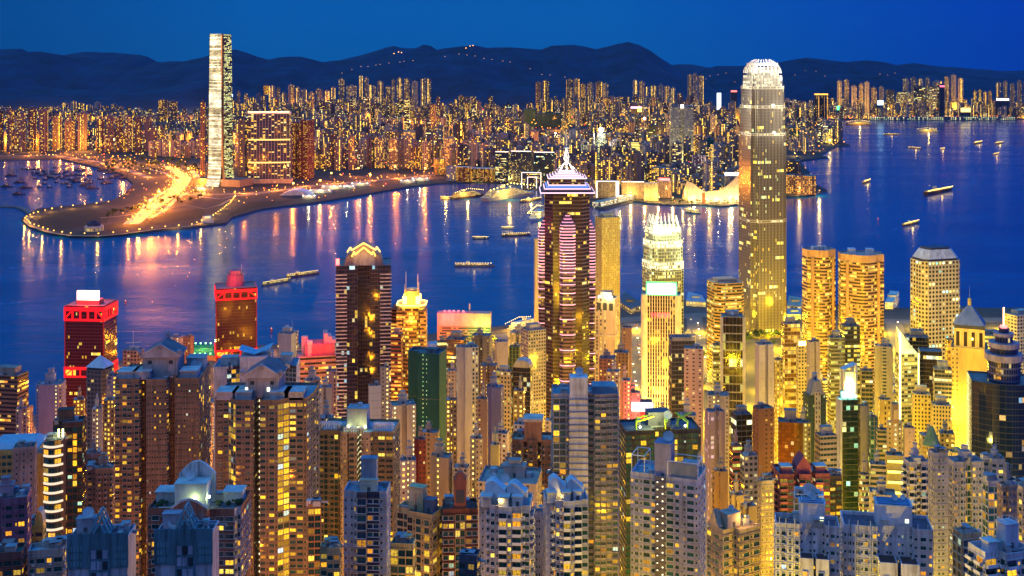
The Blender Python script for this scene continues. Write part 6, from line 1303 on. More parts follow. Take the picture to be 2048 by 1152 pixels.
# --- spotlit cube
e, w, d, h = block('lit_cube_tower', 'pale tower with a dazzling open lantern cube on top', 'office tower', 1680, 1714, 786, 860, 6, .8, H_OFF, (.5, .45, .32), 3, 3.6, 'rect', None, roof=None)
for sx_ in (-1, 1):
    for sy_ in (-1, 1): mb = MB((.6, .58, .5)); mb.box(sx_ * w * .45 - .8, sx_ * w * .45 + .8, sy_ * d * .42 - .8, sy_ * d * .42 + .8, h - 1, h + 18 + 2 * sx_); mb.build('lantern_post', PLAINC, e)
mb = MB((.6, .6, .62)); mb.face([(-w * .5, -d * .5, h + 16.4), (w * .5, -d * .5, h + 20.4), (w * .5, d * .5, h + 20.4), (-w * .5, d * .5, h + 16.4)]); mb.build('lantern_roof', PLAINC, e)
mb = MB((.6, .58, .4)); mb.box(-w * .4, w * .4, -d * .1, d * .3, h - 1, h + 14); mb.build('plant_room', PLAINC, e)
mb = MB(); mb.box(-w * .34, w * .3, -d * .3, -d * .2, h + .5, h + 5); mb.build('floodlamp', glow('flood_yellow', (1, .92, .4), 10), e)
point((e.location.x - 2, e.location.y - d * .55, e.location.z + h + 5), 8e4, (1, .85, .2), 1)
# --- red sign in the valley
e, w, d, h = block('sign_house', 'low red house under a rounded white lightbox', 'shop building', 1263, 1305, 805, 900, -4, .6, fac('red_house', .3, .4, lit=.4, cols=WARM, st=1.2), (.5, .03, .03), 4, 4, 'rect', None, roof=None)
mb = MB(); pl = shape('cham', w * 1.04, 2.0); mb.prism([(x, y - d / 2 - 1.4) for x, y in pl], h - 6, h, 0, bay=None, bot=True); mb.build('lightbox', glow('sign_white2', (1, .93, .85), 3), e)
point((e.location.x, e.location.y - d - 10, e.location.z + h - 4), 1.6e5, (1, .10, .10), 2)
# --- led banded parking house
e, w, d, h = block('banded_car_park', 'car park with slanting bars of yellow light', 'car park', 1770, 1808, 912, 690, -8, .8, fac('blank_wall'), (.34, .28, .14), 6, 6, 'rect', None, roof='low')
for k in range(6):
    for (p, q) in (((-w / 2, -d / 2), (w / 2, -d / 2)),):
        mb = MB(); z = h - 4 - k * 6; mb.box(-w * .48, w * .48, -d / 2 - .5, -d / 2 - .05, z, z + 1.2); mb.build('light_bar', glow('bar_yellow', (1, .86, .10), 3), e)
point((e.location.x, e.location.y - d - 8, e.location.z + h * .6), 5e4, (1, .85, .12), 2)
# --- green roofed sports ground and glass canopy market
e = thing('sports_ground', 'green rooftop sports ground ringed with lights by the sea', 'sports ground', P(405, 705, 1640).xy.to_3d() + Vector((0, 0, 5)))
mb = MB((.3, .25, .2)); mb.box(-26, 34, -30, 30, 0, 7, 0, col=(.4, .2, .1)); mb.build('podium', PLAINC, e); mb = MB(); mb.box(-25, 33, -29, 29, 7.01, 7.3); mb.build('pitch', plain('pitch_green', (.02, .16, .08), .9), e)
mb = MB(); [mb.cyl(4, 0, 9.3 - i * 1.2, 7.32 + i * .02, 7.34 + i * .02, 20, col=(.7, .55, .1) if i == 0 else (.02, .16, .08)) for i in range(2)]; mb.build('centre_ring', PLAINC, e)
for i in range(9):
    for y in (-29, 29): mb = MB(); x = -24 + 7 * i; mb.sphere((x, y, 9.5), 1.0, 0, 6); mb.build('pitch_lamp', glow('pitch_lamp', (.75, 1, .12) if y > 0 else (.2, 1, .2), 9), e)
point((e.location.x, e.location.y, 24), 6e4, (.7, 1, .2), 2)
# ------------------------------------------------------------------ the near towers on the slope
def frac_poly(pts): return lambda w, d: [(x * w, y * d) for x, y in pts]
def pavilion(e, w, d, h, k=.42, col=(.36, .33, .33), rc=(.12, .13, .17)):
    a, b, z = w * k / 2, d * .26, h
    mb = MB(col); mb.box(-a, a, -b, b, z - 1.3, z + 9, 0, bot=False)
    for x in (-.6, .6): mb.box(a * x - 1, a * x + 1, -b - .05, -b, z + 5.4, z + 7.2, 0, col=(.03, .04, .05))
    mb.build('roof_pavilion', NEARW, e)
    mb = MB(rc); o = 1.2; A = [(-a - o, -b - o), (a + o, -b - o), (a + o, b + o), (-a - o, b + o)]; zt = z + 15.5
    mb.prism(A, z + 9, z + 9.8, 0, bay=None, col=(.42, .40, .42), bot=True)
    mb.face([(*A[0], z + 9.8), (0, -b - o, zt), (0, b + o, zt), (*A[3], z + 9.8)]); mb.face([(*A[1], z + 9.8), (*A[2], z + 9.8), (0, b + o, zt), (0, -b - o, zt)])
    mb.face([(*A[0], z + 9.8), (*A[1], z + 9.8), (0, -b - o, zt)], 0, None, (.40, .37, .37)); mb.face([(*A[2], z + 9.8), (*A[3], z + 9.8), (0, b + o, zt)])
    mb.bar((*A[0], z + 10), (0, -b - o, zt + .2), .35, 0, 4, (.5, .46, .46)); mb.bar((*A[1], z + 10), (0, -b - o, zt + .2), .35, 0, 4, (.5, .46, .46)); mb.build('gabled_roof', PLAINC, e)
    for (x, y, zz) in ((A[0][0], A[0][1], z + 10), (A[1][0], A[1][1], z + 10), (0, -b - o, zt - 2.4), (0, b + o, zt)):
        mb = MB((.30, .30, .36)); mb.cyl(x, y, .7, zz, zz + 1.0, 8); mb.sphere((x, y, zz + 2), 1.35, 0, 10); mb.build('roof_ball', PLAINC, e)
def terraces(e, w, d, h, xs, y=-.25, col=(.36, .38, .42)):
    for x in xs:
        mb = MB(col); X, Y = x * w, y * d; ww, dd = w * .10, d * .16
        mb.box(X - ww, X + ww, Y - dd, Y + dd, h - 1.2, h + 2.6, 0, bot=False); mb.box(X - ww - .4, X + ww + .4, Y - dd - .4, Y + dd + .4, h + 2.6, h + 3.0, 0, col=(.44, .47, .5)); mb.build('roof_terrace', PLAINC, e)
def planter(e, x, y, z, n, s, r, name='roof_shrub'):
    for i in range(n):
        mb = MB(); cx, cy = x + r.uniform(-s, s), y + r.uniform(-s, s) * .5
        for k in range(60):
            v = Vector((r.gauss(0, 1), r.gauss(0, 1), r.gauss(0, .8))); v *= r.uniform(.5, 1.1) / v.length; c = Vector((cx, cy, z + 1.0)) + v * .95; u = v.orthogonal().normalized() * .3; q = v.cross(u).normalized() * .3
            mb.face([c - u - q, c + u - q, c + u + q, c - u + q])
        mb.build(name, FOL, e)
BR = (.235, .16, .105)
# 1, 2: the two big brown towers with temple roofs
e, w, d, h = near('wide brown tower with temple roof and ball finials, left of its twin', 230, 421, 758, 600, 3, .7, 'notch3', BR, 2.95, 'PsW', {3: 'WW', 7: 'WW', 2: 's', 4: 's', 6: 's', 8: 's', 9: '|Fs'}, .17, ledgec=(.30, .20, .16), roof=None, seed=3, frame=(.36, .29, .25), rc=(.22, .30, .38))
pavilion(e, w, d, h); terraces(e, w, d, h, (-.38, -.2, .36)); dish(e, w * .38, d * .1, h - 1, 3.4, 15); plant(e, w * .36, d * .3, h - 1, w * .22, d * .3, 6)
BIG2 = [(-.5, -.34), (-.35, -.34), (-.25, -.5), (-.06, -.5), (-.06, -.15), (.01, -.15), (.01, -.5), (.20, -.5), (.31, -.38), (.50, -.38), (.54, -.05), (.54, .5), (-.5, .5)]
e, w, d, h = near('wide brown tower with temple roof, right of its twin, with bright bay columns', 425, 632, 800, 590, 0, .7, None, BR, 2.95, 'sW', {0: 'sPW', 1: 'F', 2: 'Ws', 6: 'Ws', 7: 'FF', 8: 'WWs', 9: 'WW', 3: 's', 4: 'T', 5: 's', 10: 'PsWs'}, .16, ledgec=(.30, .21, .17), roof=None, seed=5, poly=frac_poly(BIG2), litp={1: .5, 7: .62, 4: .5}, litm=GL_YEL, frame=(.36, .30, .24), rc=(.22, .30, .38))
pavilion(e, w, d, h, .36); terraces(e, w, d, h, (-.38, -.2, .36, .2), -.22); dish(e, w * .45, d * .05, h - 1, 1.8, 0)
for x in (-.5, .2): mb = MB((1, 1, 1)); mb.box(w * .17 * x * 2 - .6, w * .17 * x * 2 + .6, -d * .26 - .3, -d * .26 - .02, h + 2.2, h + 4); mb.build('pavilion_lamp', glow('lamp_pale', (1, .95, .6), 3), e)
# 3: tower with white roof trellis
TR = [(-.5, -.4), (-.22, -.4), (-.2, -.5), (-.11, -.5), (-.11, -.36), (-.09, -.36), (-.09, -.5), (.02, -.5), (.02, -.2), (.08, -.2), (.08, -.5), (.20, -.5), (.24, -.4), (.5, -.4), (.5, .5), (-.5, .5)]
e, w, d, h = near('tan and cream tower with white trellises on its roof wings', 637, 800, 866, 640, -4, .6, None, (.30, .235, .13), 3.0, 'Ws', {0: 'WFs', 1: 'F', 2: 's.', 5: '.s', 7: 'T', 8: 'T', 9: 'T', 10: 's.', 12: 'sWW', 13: 'Ws'}, .13, roof=None, seed=8, poly=frac_poly(TR), ecol={2: (.52, .44, .31), 5: (.52, .44, .31), 10: (.52, .44, .31), 6: (.5, .4, .24), 9: (.5, .4, .24)}, litm=GL_YEL, litp={1: .45}, frame=(.38, .30, .18), rc=(.25, .33, .40))
plant(e, -.02 * w, 0, h - 1, w * .27, d * .36, 11, (.44, .42, .46), 'lift_house'); tank(e, 0, .05 * d, h + 10, 1.3, 2, (.5, .52, .5)); mast(e, -w * .18, 0, h, 13, .15)
for (x, y, z) in ((-.36, -.2, 0), (-.36, -.38, 2), (.36, -.18, 0), (.36, -.36, 2), (-.02, -.46, 0)):
    mb = MB((.75, .76, .78)); ww = w * (.13 if x else .1)
    for k in range(9): X = x * w - ww + 2 * ww * k / 8; mb.box(X - .13, X + .13, y * d - 1.8, y * d + 1.8, h + z + 1.6, h + z + 1.9); mb.box(X - .12, X + .12, y * d - 1.8, y * d - 1.6, h + z - .8, h + z + 1.6)
    for k in (-1, 0, 1): mb.box(x * w - ww, x * w + ww, y * d + k * 1.6 - .12, y * d + k * 1.6 + .12, h + z + 1.92, h + z + 2.2)
    mb.build('trellis', WHITE, e)
for x in (-.13, .10): mb = MB(); mb.sphere((x * w, -d * .24, h + 1), .8, 0, 6); mb.build('roof_lamp', glow('lamp_lime', (.9, 1, .35), 9), e)
point((e.location.x, e.location.y - d * .35, e.location.z + h + 3), 2.5e3, (.9, 1, .3), .6)
# 4: blue slab
BL = [(-.5, -.36), (-.27, -.36), (-.25, -.42), (-.18, -.42), (-.18, -.5), (.05, -.5), (.05, -.44), (.34, -.44), (.34, -.4), (.5, -.4), (.5, .5), (-.5, .5)]
e, w, d, h = near('navy and pale blue tower with a tall lift house', 686, 781, 985, 440, -3, .7, None, (.40, .42, .52), 3.05, 's', {0: 's.s', 2: 'As', 4: 'F', 6: 'WW', 8: 's.', 10: ''}, .16, roof=None, seed=10, poly=frac_poly(BL), ecol={4: (.10, .07, .10), 6: (.035, .04, .09), 5: (.035, .04, .09), 3: (.3, .3, .36)}, glass=GL_BLUE, litp={4: .35, 6: .10}, frame=(.5, .5, .56), rc=(.16, .2, .3))
plant(e, w * .05, d * .05, h - 1, w * .36, d * .34, 11.5, (.24, .28, .40), 'lift_house'); plant(e, w * .08, -d * .24, h - 1, w * .4, d * .16, 4.5, (.55, .52, .42)); mb = MB((.35, .42, .5)); 
for k in range(4): mb.bar((w * (-.06 + .06 * k), -d * .13, h + 1), (w * (-.06 + .06 * k), -d * .13, h + 9), .09, 0, 4)
mb.build('pipe', PLAINC, e)
# 5-10 middle bottom
e, w, d, h = near('yellow street lit cream building with ribbon windows and a stepped roof', 788, 887, 1030, 470, -24, .55, 'step', (.60, .46, .22), 3.0, 'FsF', {0: 'FF', 2: 'Fs', 3: 'WsW'}, .2, roof=None, seed=12, litm=GL_YEL, frame=(.66, .55, .32), rc=(.14, .14, .16))
plant(e, -w * .05, d * .1, h - 1, w * .38, d * .4, 9, (.60, .50, .28), 'lift_house'); plant(e, w * .3, d * .05, h - 1, w * .25, d * .4, 5, (.16, .16, .22)); mb = MB((.5, .1, .02)); mb.bar((-w * .02, -d * .2, h), (-w * .02, -d * .2, h + 6), .14, 0); mb.build('pipe', PLAINC, e)
e, w, d, h = near('low yellow house with wide lit windows beside the cream building', 781, 832, 1088, 450, -6, .7, 'rect', (.58, .46, .22), 3.1, 'F', None, .5, roof='low', seed=13, litm=GL_YEL, rc=(.2, .22, .28))
e, w, d, h = near('red brown tower with a stepped pagoda top and white framed windows', 885, 955, 1018, 470, 4, .8, 'rect', (.24, .075, .045), 3.1, 'WW|FF|WW', None, .26, roof=None, seed=14, frame=(.55, .46, .40), ledgec=(.13, .045, .03), rc=(.16, .05, .05))
for i, (k, z0, z1) in enumerate(((.34, -1, 9), (.38, 9, 11), (.28, 11, 12.5), (.18, 12.5, 14))): mb = MB((.30, .10, .06)); mb.box(-w * k / 2, w * k / 2, -d * .5 + .5, -d * .5 + w * k + .5, h + z0, h + z1); mb.build('stepped_top', PLAINC, e)
mb = MB((.02, .02, .03)); mb.box(-w * .12, w * .12, -d * .5 + .4, -d * .5 + .48, h + 2, h + 7); mb.build('top_window', GL_DARK, e)
e, w, d, h = near('dark blue roof box at the bottom edge by the white twin blocks', 918, 962, 1112, 385, -14, .9, 'rect', (.08, .09, .15), 3.2, 'W.', None, .35, roof=None, seed=15, parapet=3, rc=(.03, .03, .06))
for (x0, x1, yt, D, lab, sd) in ((956, 1066, 1016, 450, 'white balcony tower with wavy roof, left half of a pair', 16), (1086, 1178, 1004, 455, 'white balcony tower with wavy roof, right half of a pair', 17)):
    pl = [(-.5, -.3), (-.3, -.3), (-.28, -.42), (-.1, -.42), (-.1, -.5), (.16, -.5), (.16, -.46), (.34, -.46), (.34, -.36), (.5, -.36), (.5, .5), (-.5, .5)]
    e, w, d, h = near(lab, x0, x1, yt, D, -6 if sd == 16 else 4, .8, None, (.50, .50, .60), 3.05, 'B', {0: '.s', 2: 'As', 4: 'BA', 6: 'B', 8: 'W', 10: 'WsA', 11: 's.s'}, .26, roof=None, seed=sd, poly=frac_poly(pl), frame=(.60, .60, .68), rc=(.3, .38, .44), ledge=.12)
    for k, (x, y) in enumerate(((-.2, .05), (.22, .1))):
        mb = MB((.52, .58, .66)); ww = w * .2; n = 8; hh = 7 if k == 0 else 6
        pts = [(x * w - ww + 2 * ww * i / n, h - 1 + hh + 1.6 * math.sin(i / n * math.pi * 1.5)) for i in range(n + 1)]
        for (a, za), (b_, zb) in zip(pts, pts[1:]): mb.face([(a, y * d - 2.6, za), (b_, y * d - 2.6, zb), (b_, y * d + 2.6, zb), (a, y * d + 2.6, za)], 0, None, (.5, .56, .62))
        for yy, fl in ((-2.6, 1), (2.6, -1)): mb.face(([(x * w - ww, y * d + yy, h - 1.2)] + [(x * w + ww, y * d + yy, h - 1.2)] + [(a, y * d + yy, za) for a, za in pts[::-1]])[::fl])
        for a, za in (pts[0], pts[-1]): mb.face([(a, y * d - 2.6, h - 1.2), (a, y * d - 2.6, za), (a, y * d + 2.6, za), (a, y * d + 2.6, h - 1.2)])
        mb.build('wavy_penthouse', PLAINC, e)
    plant(e, w * .25, -d * .2, h - 1, w * .2, d * .2, 3.6, (.5, .54, .6)); terraces(e, w, d, h, (-.02, -.36), -.2, (.45, .5, .56))
    dish(e, -w * .05, d * .35, h + 4, 2.2, 0) if sd == 16 else planter(e, -w * .3, 0, h - 1, 3, 2, random.Random(4))
    mb = MB(); mb.sphere((-w * .1, -d * .3, h + .5), .5, 0, 6); mb.build('terrace_lamp', LAMP, e); point((e.location.x - w * .1, e.location.y - d * .36, e.location.z + h + 1.5), 2500, (1, .6, .12), .3)
e, w, d, h = near('recessed white link block between the wavy roofed pair', 1062, 1090, 1024, 478, 0, .8, 'rect', (.44, .44, .54), 3.05, 's.s', None, .2, roof=None, seed=18, rc=(.3, .38, .44))
# 11: slab tower with white centre panel
SL = [(-.5, -.38), (-.26, -.38), (-.26, -.5), (.02, -.5), (.02, -.34), (.12, -.34), (.12, -.44), (.30, -.44), (.30, -.40), (.48, -.40), (.5, .5), (-.5, .5)]
e, w, d, h = near('tall slab tower with a blank tiled centre panel and ledged wings', 1104, 1240, 790, 560, 0, .6, None, (.20, .17, .20), 3.0, 'W', {0: 'FFs', 2: '', 4: 'W', 6: 'PP', 8: 'PW', 9: 'sT'}, .13, roof=None, seed=20, poly=frac_poly(SL), ecol={0: (.28, .29, .38), 2: (.56, .56, .64), 1: (.5, .5, .58), 3: (.4, .4, .46)}, glass=GL_BLUE, frame=(.34, .32, .36), ledge=.5, ledgec=(.40, .40, .48), rc=(.15, .28, .40))
mb = MB((.56, .56, .64)); mb.box(-w * .25, w * .02, -d * .495, -d * .1, h - 1.2, h + 8); mb.build('panel_top', NEARW, e); dish(e, -w * .1, -d * .25, h + 8, 2.2, 0)
for k in range(40):
    mb = MB((.3, .3, .36)); z = h - 2 - k * 6
    if z < 60: break
    mb.box(-w * .26, w * .02, -d * .5 - .04, -d * .5 + .01, z, z + .35); mb.build('panel_joint', PLAINC, e)
mb = MB((.18, .28, .36)); mb.box(w * .1, w * .46, -d * .2, d * .3, h - 1.3, h + 2.4); mb.build('plant_room', PLAINC, e)
# 12: slate tower with lamp column
ST = [(-.5, -.4), (-.12, -.4), (-.12, -.5), (.03, -.5), (.03, -.44), (.5, -.44), (.5, .5), (-.5, .5)]
e, w, d, h = near('slate lavender tower with a dark stair strip of round lamps', 1259, 1412, 962, 485, -20, .62, None, (.42, .42, .56), 3.0, 'A', {0: 'sAsWA', 2: '', 4: 'WA.sWs', 5: 'W.s'}, .22, roof=None, seed=22, poly=frac_poly(ST), ecol={2: (.12, .11, .17), 1: (.12, .11, .17), 3: (.12, .11, .17)}, frame=(.52, .52, .62), rc=(.14, .24, .32))
for k in range(24):
    z = h - 1 - k * 3.0
    for s in (-.075, .0): mb = MB(); mb.sphere((w * (s - .01), -d * .5 - .1, z - (1.4 if s else 0)), .30, 0, 6); mb.build('stair_lamp', glow('stair_lamp', (1, .88, .5), 3), e)
plant(e, -w * .02, -d * .22, h - 1.2, w * .24, d * .4, 14, (.27, .26, .40), 'lift_house'); dish(e, w * .04, -d * .25, h + 13, 2.6, 10)
def cage(e, x0, x1, y0, y1, z0, z1, t=.28, col=(.52, .55, .62)):
    mb = MB(col)
    for z in (z0, z1):
        mb.box(x0, x1, y0 - t, y0, z - t, z); mb.box(x0, x1, y1, y1 + t, z - t, z); mb.box(x0 - t, x0, y0, y1, z - t, z); mb.box(x1, x1 + t, y0, y1, z - t, z)
    for x in (x0 - t, x1):
        for y in (y0 - t, y1): mb.box(x, x + t, y, y + t, z0, z1 - t)
    return mb.build('roof_frame', WHITE, e)
cage(e, w * .06, w * .49, -d * .42, d * .1, h - .8, h + 6.5); cage(e, -w * .48, -w * .3, -d * .38, d * .2, h - .8, h + 7); mb = MB((.26, .28, .30)); mb.box(w * .08, w * .47, -d * .40, -d * .38, h - 1, h + 5.6); mb.build('wind_screen', PLAINC, e)
planter(e, w * .2, d * .15, h - 1, 4, 4, random.Random(3)); plant(e, w * .3, d * .25, h - 1, w * .2, d * .2, 4)
# 13: black tower with window cranes
e, w, d, h = near('black tower with lit top floors and lime window cranes', 1237, 1402, 862, 640, 6, .5, 'notch', (.045, .045, .055), 3.1, 'Fs', {0: 'FsF', 4: 'FFs'}, .2, roof=None, seed=24, litm=GL_YEL, glass=win_mat('window_glass_teal', None, 0, True, (.01, .09, .085)), ledge=.3, frame=(.12, .11, .1), rc=(.10, .11, .16))
plant(e, 0, d * .2, h - 1, w * .3, d * .4, 7, (.16, .15, .2)); dish(e, w * .1, -d * .15, h + 3, 2.8, -10)
for (x, y, a, r_) in ((-.34, -.25, 8, 10), (-.3, .1, -4, 10), (.05, -.3, 70, 8), (.24, -.1, 25, 9), (.34, -.35, 115, 10)):
    mb = MB((.55, .75, .02)); c, s = math.cos(R(a)), math.sin(R(a)); p = Vector((x * w, y * d, h + 3)); q = p + Vector((c * r_, s * r_, 2.2)); u = Vector((-s, c, 0)) * .7
    mb.bar(p - Vector((0, 0, 4)), p, .5, 0); 
    for k in (-1, 1): mb.bar(p + u * k, q + u * k * .6, .28, 0, 4)
    for k in range(5): f = k / 4; mb.bar(p + (q - p) * f + u, p + (q - p) * f - u, .18, 0, 4)
    mb.build('window_crane', plain('lime_paint', (.55, .75, .02), .5, stain=.1), e)
for (x, y) in ((-.3, -.4), (.3, -.42)): mb = MB(); mb.sphere((x * w, y * d, h + 1.2), .6, 0, 6); mb.build('roof_lamp', LAMPW, e)
point((e.location.x - w * .1, e.location.y - d * .4, e.location.z + h + 6), 2.2e4, (.9, 1, .3), .6)
# 14-: right foreground
e, w, d, h = near('beige corner block with gabled roof edge and lit terrace', 1414, 1520, 1066, 440, 30, .8, 'step', (.46, .33, .22), 3.05, 'W.s', {0: 'W.s', 2: 'sW', 3: 'W.s'}, .16, roof=None, seed=26, frame=(.58, .46, .34), rc=(.42, .3, .16))
plant(e, -w * .05, d * .1, h - 1, w * .4, d * .4, 5, (.5, .4, .34), 'lift_house'); dish(e, 0, d * .1, h + 4.3, 1.3, -30)
mb = MB((.5, .36, .24)); mb.face([(-w * .5, -d * .03, h - .1), (-w * .5, d * .45, h - .1), (-w * .5, d * .22, h + 6)]); mb.face([(-w * .5, -d * .03, h - .1), (-w * .5, d * .22, h + 6), (-w * .34, d * .22, h + 6), (-w * .34, -d * .03, h - .1)]); mb.face([(-w * .34, -d * .03, h - .1), (-w * .34, d * .22, h + 6), (-w * .34, d * .45, h - .1)]); mb.face([(-w * .5, d * .45, h - .1), (-w * .34, d * .45, h - .1), (-w * .34, d * .22, h + 6), (-w * .5, d * .22, h + 6)]); mb.build('gable', NEARW, e)
for x in (.1, .3): mb = MB(); mb.sphere((w * x, -d * .1, h + 2.2), .4, 0, 6); mb.build('terrace_lamp', LAMP, e)
point((e.location.x + w * .25, e.location.y - d * .15, e.location.z + h + 2.5), 4000, (1, .55, .1), .3)
near('narrow cream slab with small windows left of the maroon tower', 1514, 1548, 962, 560, 12, .8, 'rect', (.60, .48, .28), 3.0, 's.', {0: 's.'}, .2, roof='low', seed=27)
e, w, d, h = near('maroon tower with a glazed gable roof and two lit stair strips', 1544, 1660, 948, 570, 2, .6, 'notch3', (.22, .05, .085), 3.0, 'BW', {3: 'T', 7: 'T', 5: 'T.T'}, .12, roof=None, seed=28, frame=(.3, .09, .12), rc=(.14, .24, .30))
mb = MB((.26, .06, .10)); mb.face([(-w * .14, -d * .4, h - 1), (w * .14, -d * .4, h - 1), (w * .14, -d * .4, h + 3), (0, -d * .4, h + 8), (-w * .14, -d * .4, h + 3)]); mb.face([(-w * .14, -d * .4, h + 3), (0, -d * .4, h + 8), (0, d * .2, h + 8), (-w * .14, d * .2, h + 3)]); mb.face([(w * .14, -d * .4, h + 3), (w * .14, d * .2, h + 3), (0, d * .2, h + 8), (0, -d * .4, h + 8)]); mb.face([(-w * .14, -d * .4, h - 1), (-w * .14, -d * .4, h + 3), (-w * .14, d * .2, h + 3), (-w * .14, d * .2, h - 1)]); mb.face([(w * .14, -d * .4, h - 1), (w * .14, d * .2, h - 1), (w * .14, d * .2, h + 3), (w * .14, -d * .4, h + 3)]); mb.build('gable_roof', PLAINC, e); terraces(e, w, d, h, (-.34, .34), -.2, (.25, .08, .12))
e, w, d, h = near('brown house with a railed white roof deck and a big dish', 1588, 1648, 1000, 480, -12, .8, 'rect', (.20, .15, .12), 3.2, 'F.T', None, .14, roof=None, seed=29, ledgec=(.55, .52, .52), frame=(.5, .46, .44), rc=(.16, .2, .28)); dish(e, w * .02, 0, h - 1, 3.2, 15); cage(e, -w * .48, w * .48, -d * .48, d * .48, h + .1, h + 1.6, .12); plant(e, -w * .3, d * .2, h - 1, w * .3, d * .3, 2.6)
near('near black tower with orange windows right of the maroon one', 1650, 1684, 952, 590, 8, .9, 'rect', (.05, .035, .05), 3.0, 'W', None, .3, roof='low', seed=30)
for (x0, x1, yt, lab, sd) in ((1549, 1680, 1056, 'white pipe lined block with blue roofs, left of the bottom right pair', 31), (1680, 1868, 1064, 'white pipe lined block with blue roofs, right of the bottom right pair', 32)):
    pl = [(-.5, -.4), (-.12, -.4), (-.12, -.3), (.28, -.3), (.28, -.4), (.5, -.4), (.5, .5), (-.5, .5)]
    e, w, d, h = near(lab, x0, x1, yt, 432, -10, .5, None, (.58, .58, .70), 3.05, 'sA', {0: 'sAsA', 2: 's..s', 4: 'sAs', 6: 'A.s'}, .26, roof=None, seed=sd, poly=frac_poly(pl), frame=(.62, .62, .7), rc=(.14, .08, .12), ledge=.1)
    plant(e, w * .08, d * .02, h - 1.2, w * .4, d * .5, 8, (.56, .57, .68), 'lift_house', False); mb = MB((.08, .16, .30)); mb.box(w * -.1, w * .26, -d * .2, d * .24, h + 7.2, h + 7.5); mb.build('blue_roof_deck', PLAINC, e)
    dish(e, w * .1, 0, h + 7.4, 1.5, 20); dish(e, w * .2, d * .1, h + 7.4, 1.2, -20) if sd == 32 else cage(e, -w * .08, w * .24, -d * .18, d * .2, h + 7.6, h + 8.4, .1)
    for x in (-.44, -.34, -.2, .33, .44): mb = MB((.64, .64, .72)); mb.bar((w * x, -d * .4 - .25, h + 2), (w * x, -d * .4 - .25, h - 60), .13, 0, 5); mb.build('drain_pipe', PLAINC, e)
    for k, x in enumerate((-.02, .22)):
        mb = MB((.56, .56, .68)); X = x * w; mb.box(X - w * .1, X + w * .1, -d * .78, -d * .31, h - 70, h - 13, 0, bot=False)
        for (a, b_, c, f) in ((X - w * .1, X - w * .09, -d * .78, -d * .31), (X + w * .09, X + w * .1, -d * .78, -d * .31), (X - w * .09, X + w * .09, -d * .78, -d * .76)): mb.box(a, b_, c, f, h - 13, h - 10.5, 0, bot=False)
        mb.build('front_wing', NEARW, e); mb = MB((.10, .07, .08)); mb.box(X - w * .088, X + w * .088, -d * .75, -d * .32, h - 12.98, h - 12.8) if k == 0 else None
        for j in range(7): Y = -d * .72 + j * d * .06; mb.box(X - w * .085, X + w * .085, Y, Y + .25, h - 10.9, h - 10.6)
        mb.build('pergola', PLAINC, e)
        for j in range(4): inst(win_mesh('ac', 1.6, 1.4, (.6, .6, .66), GL_DARK if (j + k) % 3 else GL_WARM), 'window', e, (X - w * .03, -d * .78, h - 16 - 3.05 * j), 0)
    planter(e, w * .22, -d * .5, h - 13, 2, 1.2, random.Random(sd))
    mb = MB(); mb.box(w * .2, w * .2 + 1.3, -d * .235, -d * .232, h + 1, h + 2.4); mb.build('lit_hatch', glow('hatch', (.95, 1, .6), 1.6), e)
near('lavender balcony tower left of the grey stair slab', 1806, 1858, 924, 560, 6, .7, 'notch', (.42, .39, .50), 3.0, 'BA', None, .22, roof='res', seed=33)
e, w, d, h = near('tall grey stair slab with small paired windows', 1856, 1896, 906, 540, 8, .9, 'rect', (.33, .32, .42), 3.0, '.s.', {0: '.ss.'}, .1, roof='low', seed=34)
near('pale tower with a dark glazed middle right of the grey stair slab', 1892, 1968, 924, 560, 4, .6, 'notch', (.40, .38, .46), 3.0, 'As', {2: 'FF'}, .2, roof='res', seed=35)
near('teal glazed tower in front of the round stepped tower', 1966, 2000, 962, 500, 6, .9, 'rect', (.34, .34, .44), 3.0, 'F', None, .2, roof='low', seed=36, glass=win_mat('window_glass_teal', None, 0, True))
near('brown pipe sided block at the right edge', 1994, 2034, 972, 470, 12, .9, 'step', (.36, .26, .22), 3.0, 's.', {0: 'W.'}, .2, roof='res', seed=37)
near('tan slab cut off by the right edge', 2026, 2080, 974, 500, 10, .8, 'rect', (.44, .36, .36), 3.0, 'sW', None, .2, roof='low', seed=38)
near('grey blue tower high at the right edge below the stepped round tower', 1960, 2010, 918, 620, -6, .8, 'step', (.36, .37, .48), 3.0, 'W.', None, .12, roof='res', seed=39)
near('banded beige block between white pair and the right edge', 1906, 1962, 1068, 440, 14, .8, 'rect', (.46, .36, .22), 3.0, 'Fs', {0: 'FAs'}, .08, roof=None, seed=40, ledge=.5, ledgec=(.55, .5, .42))
e, w, d, h = near('white house with blue roof terraces in the bottom right corner', 1936, 2070, 1112, 388, 16, .7, 'step', (.60, .61, .72), 3.05, 'Bs', None, .2, roof=None, seed=41, rc=(.16, .2, .3)); plant(e, w * .2, d * .1, h - 1, w * .3, d * .4, 8, (.56, .57, .68), 'lift_house'); cage(e, w * .06, w * .34, -d * .08, d * .28, h + 7.2, h + 8.4, .1); terraces(e, w, d, h, (-.3,), -.05, (.55, .56, .66))
